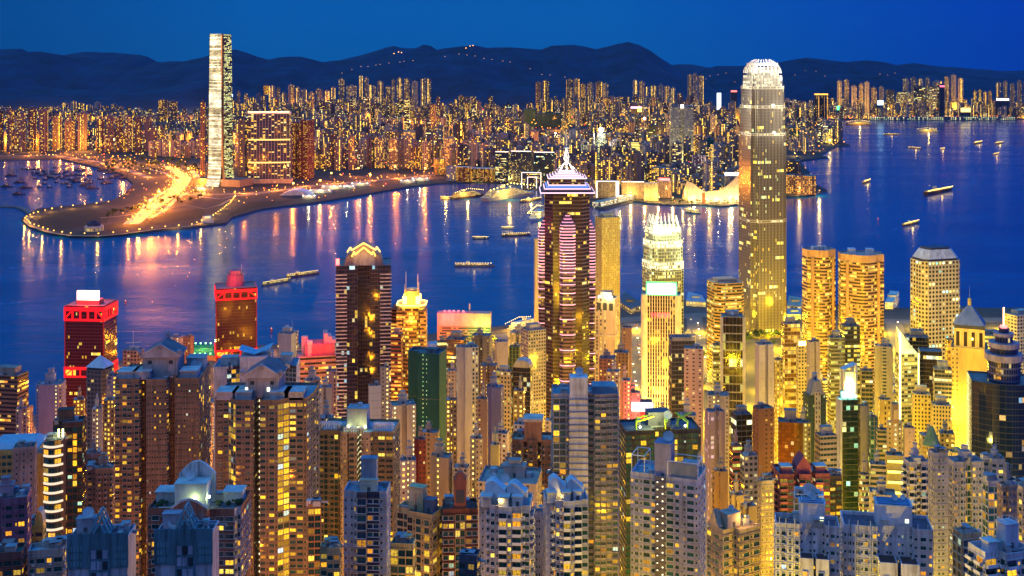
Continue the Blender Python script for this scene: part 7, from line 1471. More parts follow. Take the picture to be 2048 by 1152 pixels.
# left foreground
e, w, d, h = near('dark curved tower with rows of white lit balconies and a roof garden', 86, 132, 884, 560, 10, 1.1, 'bow', (.09, .06, .06), 3.2, None, None, 0, roof=None, seed=43, ledge=0, rc=(.05, .22, .04))
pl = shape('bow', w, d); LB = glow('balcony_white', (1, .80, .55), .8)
for k in range(22):
    z = h - 3 - k * 4.3
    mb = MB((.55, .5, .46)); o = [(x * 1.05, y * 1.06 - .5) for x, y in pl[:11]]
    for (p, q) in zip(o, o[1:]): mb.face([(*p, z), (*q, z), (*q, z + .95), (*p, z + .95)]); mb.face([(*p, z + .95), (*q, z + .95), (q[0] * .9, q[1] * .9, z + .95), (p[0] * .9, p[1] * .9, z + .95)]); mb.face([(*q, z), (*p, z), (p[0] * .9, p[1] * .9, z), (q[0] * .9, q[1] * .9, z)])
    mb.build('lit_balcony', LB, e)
    for j in (1, 4, 7): 
        p, q = pl[j], pl[j + 1]; on = rnd.random() < .3
        inst(win_mesh('slit', 3.2, 2.2, (.1, .08, .08), GL_WARM if on else GL_DARK), 'window', e, ((p[0] + q[0]) / 2, (p[1] + q[1]) / 2, z + 2.2), math.atan2(q[1] - p[1], q[0] - p[0]))
cage(e, -w * .46, w * .46, -d * .4, d * .45, h + .1, h + 1.4, .14)
for x in (.1, .32): mb = MB(); mb.box(w * x, w * (x + .1), d * .3, d * .32, h - .8, h + 3.5); mb.build('garden_light', glow('garden_light', (1, .85, .35), 3), e)
point((e.location.x + w * .1, e.location.y - d * .1, e.location.z + h + 3.5), 3500, (.9, 1, .3), .5)
e, w, d, h = near('near black slab with orange windows behind the curved balconies', 104, 172, 846, 585, 10, .7, 'step', (.06, .035, .035), 3.3, 'FW', None, .3, roof=None, seed=44, ledgec=(.11, .08, .07), rc=(.08, .12, .18)); plant(e, -w * .1, 0, h - 1, w * .5, d * .5, 6, (.07, .05, .05), 'lift_house', False)
e, w, d, h = near('blue metal roofed hall at the left edge', -30, 98, 902, 690, 8, .8, 'rect', (.5, .38, .12), 4, 'W', None, .1, roof=None, seed=45, name='market_hall', cat='hall', rc=(.32, .46, .58)); mb = MB((.30, .44, .58)); mb.prism(scale_poly(shape('rect', w, d), .96), h + .2, h + 3, 0, bay=None, taper=scale_poly(shape('rect', w, d), .7)); mb.build('metal_roof', plain('metal_roof', (.30, .42, .55), .45, .2), e)
near('grey office with slotted vents in front of the blue metal hall', 26, 74, 896, 640, 14, .8, 'rect', (.36, .30, .28), 3.4, '.s.', None, .06, roof='low', seed=46)
near('yellow flank block between grey office and curved balconies', 72, 104, 908, 660, 12, .7, 'rect', (.6, .44, .10), 3.2, '.', {0: '.'}, .1, roof='low', seed=47)
near('purple stepped block at the lower left edge', -24, 63, 1000, 440, 14, .8, 'step', (.28, .13, .21), 3.1, 'sW.', None, .2, roof='res', seed=48)
e, w, d, h = near('small bright yellow house with an arched grey roof', 48, 92, 1052, 455, 10, .8, 'step', (.72, .56, .12), 3.0, 'sW', None, .2, roof=None, seed=49); mb = MB((.34, .38, .4)); n = 8; pr = [(w * .02 + w * .24 * (1 - math.cos(math.pi * i / n)), 5.5 * math.sin(math.pi * i / n)) for i in range(n + 1)]
for (a, za), (b_, zb) in zip(pr, pr[1:]): mb.face([(a, -d * .45, h + za), (b_, -d * .45, h + zb), (b_, d * .45, h + zb), (a, d * .45, h + za)])
mb.face([(a, -d * .45, h - 1 + za) for a, za in pr], 0, None, (.72, .56, .12)); mb.build('arched_roof', PLAINC, e)
def gabled(label, x0, x1, yt, D, rot, sd):
    e, w, d, h = near(label, x0, x1, yt, D, rot, .6, 'rect', (.40, .41, .56), 3.1, '', None, 0, roof=None, seed=sd, ledge=0, rc=(.06, .10, .18))
    TE = (.07, .17, .25); zb = h - 9
    mb = MB(TE); mb.box(-w / 2 - .25, w / 2 + .25, -d / 2 - .3, -d / 2 - .02, zb, h + 1.5); mb.box(-w * .14, w * .2, -d / 2 - .34, -d / 2 - .31, zb - 4.5, zb); mb.build('teal_band', NEARW, e)
    for i in range(8):
        for j in range(3):
            x = -w * .46 + i * w * .055 if i < 4 else w * .28 + (i - 4) * w * .055
            mb = MB((.11, .25, .34)); mb.box(x, x + w * .04, -d / 2 - .42, -d / 2 - .31, zb + .8 + j * 2.2, zb + 2.2 + j * 2.2); mb.build('square_tile', NEARW, e)
    for i in range(3):
        for j in range(3):
            x = -w * .11 + i * w * .1; mb = MB((.30, .32, .48) if (i + j) % 3 else (.02, .03, .05)); mb.box(x, x + w * .08, -d / 2 - .46, -d / 2 - .35, zb - 3.8 + j * 3.4, zb - 1.3 + j * 3.4); mb.build('square_panel', NEARW, e)
    mb = MB((.12, .34, .42)); gx, gw, gh = w * .03, w * .17, 6.5
    for y in (-d / 2 - .2, -d / 2 + 2, -d / 2 + 4): 
        mb.bar((gx - gw, y, h + 1.4), (gx, y, h + 1.4 + gh), .28, 0, 4); mb.bar((gx + gw, y, h + 1.4), (gx, y, h + 1.4 + gh), .28, 0, 4); mb.bar((gx - gw * .6, y, h + 1.4), (gx, y, h + 1.4 + gh * .6), .2, 0, 4); mb.bar((gx + gw * .6, y, h + 1.4), (gx, y, h + 1.4 + gh * .6), .2, 0, 4)
    for k in (0, .5, 1): mb.bar((gx + gw * k, -d / 2, h + 1.4 + gh * (1 - k)), (gx + gw * k, -d / 2 + 4, h + 1.4 + gh * (1 - k)), .2, 0, 4)
    mb.build('gable_frame', PLAINC, e); mb = MB(TE); mb.face([(gx - gw * .55, -d / 2 - .1, h), (gx + gw * .55, -d / 2 - .1, h), (gx, -d / 2 - .1, h + gh * .62)]); mb.build('gable_infill', NEARW, e)
    mb = MB((.02, .02, .03)); mb.box(w * .0, w * .03, -d / 2 - .05, -d / 2 - .01, zb - 9, zb - 7); mb.build('window', GL_DARK, e)
    plant(e, -w * .3, d * .2, h - 1, w * .3, d * .3, 4.5, (.30, .31, .40)); dish(e, -w * .25, d * .05, h + (3.6 if sd == 52 else -1), 2.1, 25); mast(e, w * .25, d * .1, h, 5, .1, 2); return e, w, d, h
gabled('lavender block with teal tiled band and open gable, left one of two', 136, 272, 1078, 360, 4, 52)
e, w, d, h = gabled('lavender block with teal tiled band and open gable, right one of two', 310, 438, 1068, 352, 2, 53); mb = MB((.42, .43, .55)); mb.box(-w * .38, w * .3, -d * .8, -d * .51, h - 50, h - 19); mb.build('front_wing', NEARW, e); planter(e, 0, -d * .66, h - 19, 4, 2, random.Random(9))
near('grey brown old block in the lower left corner with a flat blue roof', 56, 132, 1102, 395, 12, .6, 'rect', (.38, .33, .32), 3.1, 'A.W', {0: 'AW', 3: '.s'}, .3, roof='low', seed=54, rc=(.20, .32, .46))
near('dark low house with green roof garden in the bottom left corner', -30, 54, 1108, 390, 10, .7, 'rect', (.20, .08, .07), 3.1, 'W', None, .2, roof='low', seed=55, rc=(.03, .10, .08))
RB_ = [(-.5, -.35), (-.24, -.35), (-.22, -.5), (.16, -.5), (.18, -.4), (.44, -.4), (.46, -.3), (.5, -.3), (.5, .5), (-.5, .5)]
e, w, d, h = near('red brown block with a white arched lift house and roof gardens', 290, 502, 1022, 425, 0, .6, None, (.27, .10, .065), 3.1, 'W.', {0: 'sW', 2: '.ss.', 4: 'sWW', 8: 's'}, .22, roof=None, seed=56, poly=frac_poly(RB_), ecol={5: (.5, .5, .58), 6: (.5, .5, .58), 1: (.6, .55, .58)}, frame=(.5, .44, .44), rc=(.12, .14, .18))
plant(e, -w * .05, -d * .12, h - 1.2, w * .34, d * .34, 9, (.52, .58, .58), 'lift_house'); dish(e, -w * .08, -d * .1, h + 8, 2.0, 0)
mb = MB((.5, .57, .60)); n = 10; pr = [(-w * .24 + w * .4 * i / n, 9 + 4.5 * math.sin(math.pi * i / n)) for i in range(n + 1)]
for yy, f in ((d * .12, 1), (d * .18, -1)): mb.face(([(pr[0][0], yy, h - 1.2), (pr[-1][0], yy, h - 1.2)] + [(a, yy, h + z) for a, z in pr[::-1]])[::f])
for (a, za), (b_, zb) in zip(pr, pr[1:]): mb.face([(a, d * .12, h + za), (b_, d * .12, h + zb), (b_, d * .18, h + zb), (a, d * .18, h + za)])
mb.build('arched_wall', NEARW, e); mb = MB((.6, .55, .57)); pr = [(-w * .22 + w * .38 * i / n, 1.0 + 3.2 * math.sin(math.pi * i / n)) for i in range(n + 1)]
mb.face([(pr[0][0], -d * .505, h - 2), (pr[-1][0], -d * .505, h - 2)] + [(a, -d * .505, h + z) for a, z in pr[::-1]], 0, None, (.34, .14, .10))
for (a, za), (b_, zb) in zip(pr, pr[1:]): mb.bar((a, -d * .51, h + za), (b_, -d * .51, h + zb), .45, 0, 4)
mb.build('arched_parapet', NEARW, e)
r9 = random.Random(9); planter(e, -w * .34, -d * .12, h - 1, 7, 4, r9); planter(e, w * .32, -d * .05, h - 1, 7, 5, r9); terraces(e, w, d, h, (.36, -.38), .2, (.4, .46, .5))
for x, y in ((.0, -.30), (.14, -.2)): mb = MB(); mb.sphere((w * x, d * y - .4, h + 3), .6, 0, 6); mb.build('wall_lamp', glow('lamp_lime'), e); point((e.location.x + w * x, e.location.y + d * y - 1.6, e.location.z + h + 3), 900, (.85, 1, .4), .3)
near('brown block with a glowing amber stair strip left of the big brown towers', 172, 232, 938, 680, 8, .7, 'step', (.30, .19, .13), 3.0, 'As', {2: 'sA', 3: 's'}, .2, roof='res', seed=57)
near('small dark block with a dish above the amber stair block', 168, 206, 908, 730, 6, .8, 'rect', (.18, .12, .14), 3.0, 'sW', None, .2, roof='res', seed=58)
WB = [(-.5, -.3), (-.34, -.3), (-.18, -.22), (-.17, -.5), (-.06, -.5), (-.06, -.44), (.08, -.44), (.08, -.5), (.19, -.5), (.20, -.25), (.36, -.2), (.5, -.34), (.5, .5), (-.5, .5)]
e, w, d, h = near('white tower with black glass strips and an upswept roof', 424, 600, 738, 790, 4, .5, None, (.54, .53, .60), 3.0, '.', {1: 'F', 5: 'F', 9: 'F', 10: 'F'}, .35, roof=None, seed=60, poly=frac_poly(WB), ecol={1: (.05, .04, .05), 5: (.03, .02, .03), 9: (.04, .04, .06), 10: (.04, .04, .06)}, litp={5: .0, 9: .03, 10: .03}, rc=(.14, .20, .30), ledge=.12)
mb = MB((.5, .5, .58)); mb.box(-w * .17, w * .19, -d * .49, d * .2, h - 1.2, h + 7.5); mb.build('raised_core', NEARW, e); mb = MB((.20, .42, .58)); mb.face([(-w * .19, -d * .45, h + 12), (0, -d * .45, h + 8.6), (0, d * .1, h + 8.6), (-w * .19, d * .1, h + 12)]); mb.face([(0, -d * .45, h + 8.6), (w * .2, -d * .45, h + 13), (w * .2, d * .1, h + 13), (0, d * .1, h + 8.6)]); mb.build('upswept_roof', PLAINC, e); plant(e, -w * .33, .1 * d, h - 1, w * .2, d * .3, 5); plant(e, w * .36, .1 * d, h - 1, w * .14, d * .3, 6)
near('slim grey lit windowed tower hidden right of the temple roofed twin', 612, 640, 806, 740, 8, .8, 'notch', (.32, .28, .32), 3.0, 'sA', None, .3, roof='res', seed=61)
near('brown zigzag windowed block at the foot of the trellis tower', 616, 642, 1008, 540, 8, .8, 'rect', (.36, .20, .10), 3.0, 'F', None, .3, roof=None, seed=62, rc=(.45, .34, .2))
near('tan small block in front of the trellis tower', 640, 682, 1096, 430, 4, .8, 'step', (.46, .34, .20), 3.0, 'W', None, .35, roof='low', seed=63)
# centre old quarter
e, w, d, h = near('chestnut tower with a cream flat top and zigzag stair lights', 1024, 1108, 880, 610, -4, .6, 'notch3', (.27, .135, .085), 3.0, 'As', {5: '.T.T.', 1: 'A', 9: 'A'}, .16, roof=None, seed=65, rc=(.45, .40, .34)); mb = MB((.30, .15, .09)); mb.box(-w * .2, w * .22, -d * .5, d * .2, h - 1.2, h + 9); mb.build('raised_core', NEARW, e); mb = MB((.55, .48, .42)); mb.box(-w * .23, w * .25, -d * .53, d * .22, h + 9, h + 10.5); mb.build('flat_cap', PLAINC, e)
e, w, d, h = block('apartment_tower', 'white block with a violet wall bearing a white crescent emblem', 'apartment block', 1027, 1060, 850, 680, -12, .8, H_RES, (.58, .54, .58), 3, 3, 'rect', None, roof='low')
mb = MB((.10, .06, .28)); mb.box(0, w * .5, -d / 2 - .3, -d / 2 - .02, h - 20, h - 2); mb.build('violet_panel', PLAINC, e); mb = MB((.75, .75, .8))
for k in range(9):
    a0, a1 = R(-80 + 160 * k / 9), R(-80 + 160 * (k + 1) / 9); X, Z, r_ = w * .2, h - 11, 4.2
    mb.face([(X + math.cos(a0) * r_, -d / 2 - .36, Z + math.sin(a0) * r_), (X + math.cos(a0) * 2.4 - .6, -d / 2 - .36, Z + math.sin(a0) * r_ * .8), (X + math.cos(a1) * 2.4 - .6, -d / 2 - .36, Z + math.sin(a1) * r_ * .8), (X + math.cos(a1) * r_, -d / 2 - .36, Z + math.sin(a1) * r_)])
mb.build('crescent_emblem', WHITE, e)
OLD = [
 ('slim tan tower with a stair of lights in the old quarter', 940, 966, 878, 660, 10, (.58, .45, .30), H_STAIR, 'step'), ('pale yellow windowless slab in the old quarter', 981, 1000, 890, 690, -8, (.66, .58, .24), fac('blank_wall'), 'rect'),
 ('beige block with a dotted yellow edge by the red tower', 858, 906, 916, 640, -14, (.48, .38, .26), H_STAIR, 'step'), ('dark red slim tower in the old quarter', 828, 852, 880, 700, 8, (.28, .03, .035), H_RES, 'step'),
 ('white block with black stair strip beside the trellis tower', 800, 832, 922, 620, 8, (.56, .50, .48), H_STAIR, 'notch'), ('dim brown block with orange wall lamps below the green netting', 840, 880, 866, 760, -8, (.36, .24, .16), H_RES, 'cham'),
 ('squat dark block with a dish on its roof in the old quarter', 1000, 1034, 934, 600, -10, (.10, .08, .12), H_OFF, 'rect'), ('long low white and orange house behind the wavy roofed pair', 956, 1084, 968, 540, -8, (.50, .40, .38), H_RES, 'rect'),
 ('red hexagonal house right of the long low house', 1088, 1128, 950, 560, 14, (.30, .08, .05), H_OFF, 'cham'), ('grey mixed block with stained walls in the old quarter', 906, 940, 936, 640, -8, (.44, .40, .40), H_RES, 'notch'),
 ('pale pink block with roof sheds in the old quarter', 984, 1018, 868, 740, -10, (.54, .46, .50), H_RES, 'notch'), ('white shop block with a lit shop front in the old quarter', 1090, 1112, 842, 760, -12, (.60, .5, .44), H_RESY, 'rect'),
 ('tan tower with a lift tower and paired stair lights', 1424, 1456, 944, 620, 10, (.46, .27, .12), H_STAIR, 'step'), ('red and white striped tower in the right valley', 1460, 1484, 892, 640, 10, (.42, .10, .10), fac('beige_bands'), 'rect'),
 ('grey grid windowed tower in the right valley', 1480, 1516, 912, 630, 10, (.36, .33, .33), H_WHITE, 'rect'), ('yellow lit low house at the foot of the tan tower', 1458, 1490, 992, 560, 12, (.62, .44, .18), H_RES, 'step'),
 ('amber old block left of the narrow cream slab', 1480, 1514, 1014, 540, 14, (.48, .33, .15), H_RES, 'step'), ('rounded beige office by the banded car park', 1716, 1740, 950, 640, -6, (.46, .35, .20), fac('beige_bands'), 'round'),
 ('white banded office left of the car park', 1738, 1772, 930, 640, -10, (.56, .46, .30), fac('beige_bands'), 'rect'), ('grey walk up with a plain gable below the car park', 1738, 1792, 992, 560, -14, (.42, .36, .34), H_RES, 'step'),
 ('low block with purple roof lights right of the slate tower', 1388, 1414, 936, 590, 6, (.36, .30, .42), H_RES, 'rect'), ('orange lit mid block behind the purple left tower', 206, 232, 800, 780, 6, (.44, .26, .12), H_RESY, 'step'),
 ('grey stepped block right of the slim grey lit tower', 640, 668, 836, 700, 8, (.36, .33, .36), H_RES, 'step'), ('dark walk up left of the tall white slab', 892, 914, 800, 780, 4, (.30, .20, .18), H_RESY, 'notch'),
 ('brown slab between the tall white slab and the indigo slab', 954, 976, 798, 770, -6, (.28, .18, .17), H_STAIR, 'rect'), ('low block with water tanks below the maroon sign tower', 1308, 1340, 838, 820, -4, (.46, .33, .25), H_RES, 'notch'),
 ('cream block with lit shop below the charcoal office', 1356, 1392, 832, 800, -6, (.5, .4, .36), H_RES, 'notch'), ('olive block between mirror facade and green gable tower', 1594, 1622, 846, 760, 6, (.28, .24, .12), H_RESY, 'rect'),
 ('tan walk up below the amber offices', 1838, 1872, 872, 760, -8, (.5, .38, .16), H_RESY, 'rect'), ('yellow stone block at the foot of the stone tower', 1876, 1910, 868, 780, -10, (.6, .44, .12), H_RESY, 'rect'),
 ('green copper cone roofed hall in the yellow valley', 1842, 1884, 894, 730, -8, (.5, .36, .10), H_RES, 'round'), ('yellow domed little tower before the stone tower', 1896, 1932, 906, 700, -6, (.66, .52, .16), H_RES, 'cham'),
]
for lb, x0, x1, yt, D, rot, col, mat, shp in OLD:
    e, w, d, h = block('old_building' if 'hall' not in lb else 'domed_hall', lb, 'apartment block', x0, x1, yt, D, rot, .8, mat, col, 2.8, 3, shp, None, roof=None if 'cone' in lb or 'domed' in lb else 'res')
    if 'cone' in lb: mb = MB((.10, .20, .14)); mb.cyl(0, 0, w * .5, h, h + 11, 16, r1=1); mb.build('cone_roof', PLAINC, e)
    if 'domed' in lb: mb = MB((.45, .42, .12)); mb.sphere((0, 0, h), w * .3, 0, 12); mb.build('dome', PLAINC, e)
# ------------------------------------------------------------------ roads, lamps, trees, boats, piers
def strip(name, px, width, z, mat, kind='structure', zsea=None):
    pts = [G(a, b, z) for a, b in px]; mb = MB((.1, .1, .1)); L_, R_ = [], []
    for i, p in enumerate(pts):
        d = (pts[min(i + 1, len(pts) - 1)] - pts[max(i - 1, 0)]).normalized(); n = Vector((-d.y, d.x, 0)) * width / 2; L_.append(p + n); R_.append(p - n)
    for i in range(len(pts) - 1): mb.face([R_[i], R_[i + 1], L_[i + 1], L_[i]])
    return tag(mb.build(name, mat), kind=kind)
def patch(name, px, z, mat):
    mb = MB(); mb.cap([tuple(G(a, b, z)[:2]) for a, b in px][::-1], z, 0); o = mb.build(name, mat)
    if o.data.polygons[0].normal.z < 0: o.data.flip_normals()
    return tag(o, kind='structure')
patch('lawn', [(75, 437), (110, 424), (180, 418), (215, 428), (215, 445), (165, 452), (120, 462), (80, 452)], 4.05, GRASS)
patch('lawn', [(205, 452), (330, 428), (410, 416), (404, 436), (330, 447), (215, 463)], 4.05, GRASS)
patch('lawn', [(452, 432), (500, 404), (560, 402), (600, 398), (540, 411), (500, 419), (466, 431)], 4.05, GRASS)
PATH = plain('sand_path', (.30, .22, .12), .9)
HW = [(262, 448), (300, 418), (340, 392), (362, 372), (372, 356), (352, 342), (334, 332)]
CONC = plain('road_concrete_lit', (.26, .24, .22), .85)  # pale tone puts the lamplit glow of the roads into their colour
for R_ in ([(300, 436), (330, 420), (352, 398), (376, 384), (398, 386)], [(280, 430), (292, 408), (320, 388), (344, 376), (352, 360), (330, 346), (290, 336)], [(392, 392), (440, 398), (468, 392), (520, 388)]): strip('slip_road', R_, 13, 4.2, CONC)
strip('highway', HW, 40, 4.10, CONC); strip('highway', [(404, 388), (398, 366), (392, 350), (380, 338)], 22, 4.12, CONC)
strip('shore_road', [(330, 388), (420, 389), (520, 386), (620, 372), (760, 360), (900, 347)], 34, 4.14, ASPH); strip('shore_road', [(-40, 312), (110, 311), (190, 322), (262, 342), (300, 356)], 26, 4.10, ASPH)
strip('park_path', [(200, 436), (240, 432), (300, 424), (372, 410), (410, 418), (440, 410), (462, 398)], 9, 4.16, PATH)
strip('promenade', [(66, 432), (50, 441), (62, 452), (102, 465), (142, 471), (196, 472), (244, 468), (310, 459), (380, 452), (412, 444), (420, 430)], 11, 4.18, PATH)

# a street lamp and its copies
def lamp_proto(name, h, r, mat):
    mb = MB((.2, .2, .22)); mb.bar((0, 0, 0), (0, 0, h), .18, 0, 5); mb.bar((0, 0, h), (1.6, 0, h + .5), .12, 0, 4); pole = mb.mesh('pole', [METAL])
    mb = MB(); mb.sphere((1.6, 0, h + .2), r, 0, 8, sz=.7); return pole, mb.mesh('lamp_head', [mat])
LP1 = lamp_proto('street_lamp', 8, 1.6, LAMP); LP2 = lamp_proto('street_lamp', 12, 1.6, LAMPO); LPS = lamp_proto('street_lamp', 9, .6, LAMP); LPH = lamp_proto('high_mast_lamp', 26, 3.4, LAMP)
def lamp(loc, pr, label, group, power=0, color=(1, .5, .08), name='street_lamp', rot=0.):
    e = thing(name, label, 'street lamp', loc, rot, group); inst(pr[0], 'pole', e); inst(pr[1], 'lamp_head', e)
    if power: point((loc[0], loc[1] - 3, loc[2] + pr[0].vertices[-1].co.z + (4 if pr is LP2 else 2)), power, color, 1)
    return e
def along(px, step, z):
    pts = [G(a, b, z) for a, b in px]; out = []; acc = 0
    for a, b in zip(pts, pts[1:]):
        l = (b - a).length; t = (step - acc) if acc else 0
        while t < l: out.append(a + (b - a) * t / l); t += step
        acc = (acc + l) % step if l else acc
    return out
PROM = [(66, 432), (48, 441), (60, 453), (100, 467), (140, 473), (194, 474), (243, 470), (312, 461), (382, 455), (420, 440), (440, 426), (460, 410), (470, 396)]
for i, p in enumerate(along(PROM, 33, 4.2)): lamp(p, LP1, 'yellow lamp on a pole along the curved shore promenade', 'promenade lamps', 1.0e5 if i % 3 == 0 else 0, (1, .42, .03))
for i, p in enumerate(along([(75, 430), (110, 421), (160, 415), (225, 408)], 36, 4.2)): lamp(p, LP1, 'yellow lamp along the inner edge of the park by the boat shelter', 'inner park lamps', 1.0e5 if i % 2 == 0 else 0, (1, .42, .03))
fr = random.Random(21)
HWL = []
for px, stp in ((HW, 34), ([(300, 436), (330, 420), (352, 398), (376, 384)], 60), ([(280, 430), (292, 408), (320, 388), (344, 376), (352, 360), (330, 346)], 70), ([(404, 388), (398, 366), (392, 350), (380, 338)], 60), ([(330, 386), (420, 388), (520, 385), (620, 371), (760, 359), (900, 346)], 62), ([(-20, 312), (110, 311), (190, 323), (262, 343), (300, 356)], 75), ([(110, 306), (210, 316), (290, 330), (330, 330)], 90)): HWL += along(px, stp, 4.2)
for i, p in enumerate(HWL): lamp(p + Vector((fr.uniform(-9, 9), fr.uniform(-6, 6), 0)), LP2, 'orange highway lamp beside the glowing roads across the water', 'highway lamps', 7e5 if i % 2 == 0 else 0, (1, .25, .012), rot=fr.uniform(0, 6))
for k, (a, b) in enumerate(((356, 378), (318, 402), (300, 420), (376, 352), (662, 362), (716, 352), (790, 348), (850, 352), (740, 366), (640, 378), (885, 344), (586, 384))): lamp(G(a, b, 4.2), LPH, 'tall mast lamp flooding the road yards with amber light', 'mast lamps', 8e5, (1, .25, .012), 'high_mast_lamp')
for a, b in ((1206, 392), (1240, 402), (1262, 400), (1290, 404), (1318, 404), (1346, 404), (1366, 400), (1380, 408), (1420, 410), (1460, 410), (1110, 372), (1150, 384), (960, 362), (1020, 366), (1060, 370), (1600, 300), (1628, 300), (1646, 288), (1590, 312), (1640, 390), (1600, 392), (1660, 288)): lamp(G(a, b, 4.2) + Vector((0, 12, 0)), LP2, 'bright lamp on the quay edge across the harbour', 'quay lamps', 3.0e5, (1, .60, .10))
LPW = lamp_proto('floodlight_mast', 26, 4.2, LAMPW)
for a, b in ((1080, 275), (1095, 276), (1110, 277), (1122, 288), (1105, 290), (1132, 292)): lamp(G(a, b, 4), LPW, 'white floodlight mast of the sports pitch behind the ferry blocks', 'pitch floodlights', 8e5, (1, .9, .35), 'floodlight_mast')
# glow of the far streets: one cloud of tiny lamps, and the light they throw
mbs = [MB(), MB(), MB()]
def dot(c, r, k):
    o = [Vector(c) + Vector(v) * r for v in ((1, 0, 0), (0, 1, 0), (-1, 0, 0), (0, -1, 0), (0, 0, 1), (0, 0, -1))]
    for i in range(4): mbs[k].face([o[i], o[(i + 1) % 4], o[4]]); mbs[k].face([o[(i + 1) % 4], o[i], o[5]])
for i in range(2600):
    D = fr.uniform(3300, 8200); px = fr.uniform(-20, 2060); x = (px - CX) * D / FX
    if not inside(x, D, KPOLY + [(7500, 12500), (-7500, 12500)]): continue
    dot((x, D, fr.uniform(9, 16) if fr.random() < .7 else fr.uniform(20, 70)), fr.uniform(1.2, 2.6) * D / 5000, 0 if fr.random() < .7 else 1 if fr.random() < .7 else 2)
for i in range(230):     # lanes of car lights and lamps along the shore road and the highway
    p = fr.choice(HWL); dot((p.x + fr.gauss(0, 22), p.y + fr.gauss(0, 14), fr.uniform(5.5, 10)), fr.uniform(.9, 1.7), fr.choice((0, 0, 1)))
for i in range(620):
    px = fr.uniform(1660, 2060); D = fr.uniform(7790, 7900); dot(((px - CX) * D / FX, D, fr.uniform(6, 26)), fr.uniform(1.1, 2.0), fr.choice((0, 0, 1, 1, 2)))
for k, (mt, nm) in enumerate(((glow('far_lamp_orange', (1, .30, .015), 5), 'orange'), (glow('far_lamp_yellow', (1, .58, .08), 5), 'yellow'), (glow('far_lamp_red', (1, .06, .03), 5), 'red'))):
    tag(mbs[k].build('distant_street_lights', mt), 'countless tiny %s street lights of the far city' % nm, kind='stuff')
for a, b in [(x + fr.uniform(-18, 18), y + fr.uniform(-4, 4)) for x in range(20, 1500, 72) for y in (232, 262, 300, 330)] + [(x, 232) for x in range(1680, 2050, 60)]:
    D = G(a, b, 4).y; X = (a - CX) * D / FX
    if inside(X, D, KPOLY + [(7500, 12500), (-7500, 12500)]) and b < interp(COAST[:40], a) - 4: point((X, D, 46), 1.9e6 * (D / 4500) ** 1.2, (1, .34, .02) if a < 1150 else (1, .50, .04), 4)
# lights along the mountain road and on the summits
SUM = [(797, 104), (803, 105), (788, 107), (940, 92), (946, 91), (932, 96)] + [(800 + (x - 800) * 1.0, 128 - (800 - x) * .0 + (740 - x) * .12) for x in ()] + [(684, 146), (704, 139), (722, 133), (736, 133), (752, 130), (760, 129), (778, 126), (800, 124), (808, 123), (826, 121), (890, 113), (918, 108), (934, 110), (950, 112), (968, 117), (984, 119), (1006, 122), (1020, 124), (1060, 137), (1084, 149), (1100, 150), (1130, 154), (1420, 152), (1436, 149), (1452, 146), (1412, 158), (1470, 164), (1590, 150), (1610, 141), (1632, 143), (1650, 152), (1760, 148), (1775, 150), (1790, 146)]
mbs = [MB(), MB(), MB()]
for i, (a, b) in enumerate(SUM): dot(P(a, b, 8420 if a < 1400 else 9500), 4 if i < 6 else 1.7, 0)
tag(mbs[0].build('hillside_lights', glow('hill_lamp', (1, .42, .08), 3)), 'string of small lamps on the dark mountain road', kind='stuff')
# trees on the far park and on the near waterfront
def tree_proto(h, r, n, seed, s):
    q = random.Random(seed); mb = MB(); mb.bar((0, 0, 0), (0, 0, h * .55), .35 * h / 9, 0, 6, r1=.18 * h / 9)
    for k in range(3): t = q.uniform(0, 6.28); mb.bar((0, 0, h * .35), (math.cos(t) * r * .5, math.sin(t) * r * .5, h * .66), .14 * h / 9, 0, 4)
    trunk = mb.mesh('trunk', [plain('bark', (.06, .045, .03), .9)]); mb = MB()
    lobes = [(q.uniform(-.5, .5) * r, q.uniform(-.5, .5) * r, h * q.uniform(.55, .82), r * q.uniform(.4, .65)) for _ in range(6)]
    for k in range(n):
        lx, ly, lz, lr = q.choice(lobes); v = Vector((q.gauss(0, 1), q.gauss(0, 1), q.gauss(0, .8))); v *= lr * q.uniform(.4, 1.1) / v.length; c = Vector((lx, ly, lz)) + v
        u = Vector((q.gauss(0, 1), q.gauss(0, 1), q.gauss(0, 1))).normalized(); w_ = u.orthogonal().normalized(); z_ = s * q.uniform(.6, 1.2)
        mb.face([c - u * z_, c + w_ * z_ * .6, c + u * z_, c - w_ * z_ * .6])
    return trunk, mb.mesh('crown', [FOL])
TP = [tree_proto(11, 6, 150, 1, 1.2), tree_proto(9, 5.5, 150, 2, 1.1), tree_proto(13, 6.5, 160, 3, 1.2)]
def tree(loc, k, label, group, s=1.0):
    e = thing('broadleaf_tree', label, 'tree', loc, fr.uniform(0, 6), group); e.scale = (s, s, s); inst(TP[k][0], 'trunk', e); inst(TP[k][1], 'crown', e)
for i in range(66):
    a, b = fr.uniform(205, 396), fr.uniform(318, 346)
    if b < 320 + (a < 250) * 8 or inside(*G(a, b, 4)[:2], [tuple(G(*q, 4)[:2]) for q in HW]): continue
    tree(G(a, b, 4), i % 3, 'dark tree among the orange roads left of the white skyscraper', 'trees left of the white skyscraper', fr.uniform(1.0, 1.7))
for i in range(34):
    t = fr.random(); a = 215 + 200 * t; b = 436 - 46 * t + fr.uniform(-8, 6); tree(G(a, b, 4), i % 3, 'dark tree in the strip between highway and lawns', 'trees along the lawns', fr.uniform(.8, 1.3))
for i in range(16): tree(G(1340 + i * 9 + fr.uniform(-3, 3), 406 + fr.uniform(-4, 3), 4), i % 3, 'small lit tree on the quay before the floodlit hall', 'trees by the floodlit hall', .8)
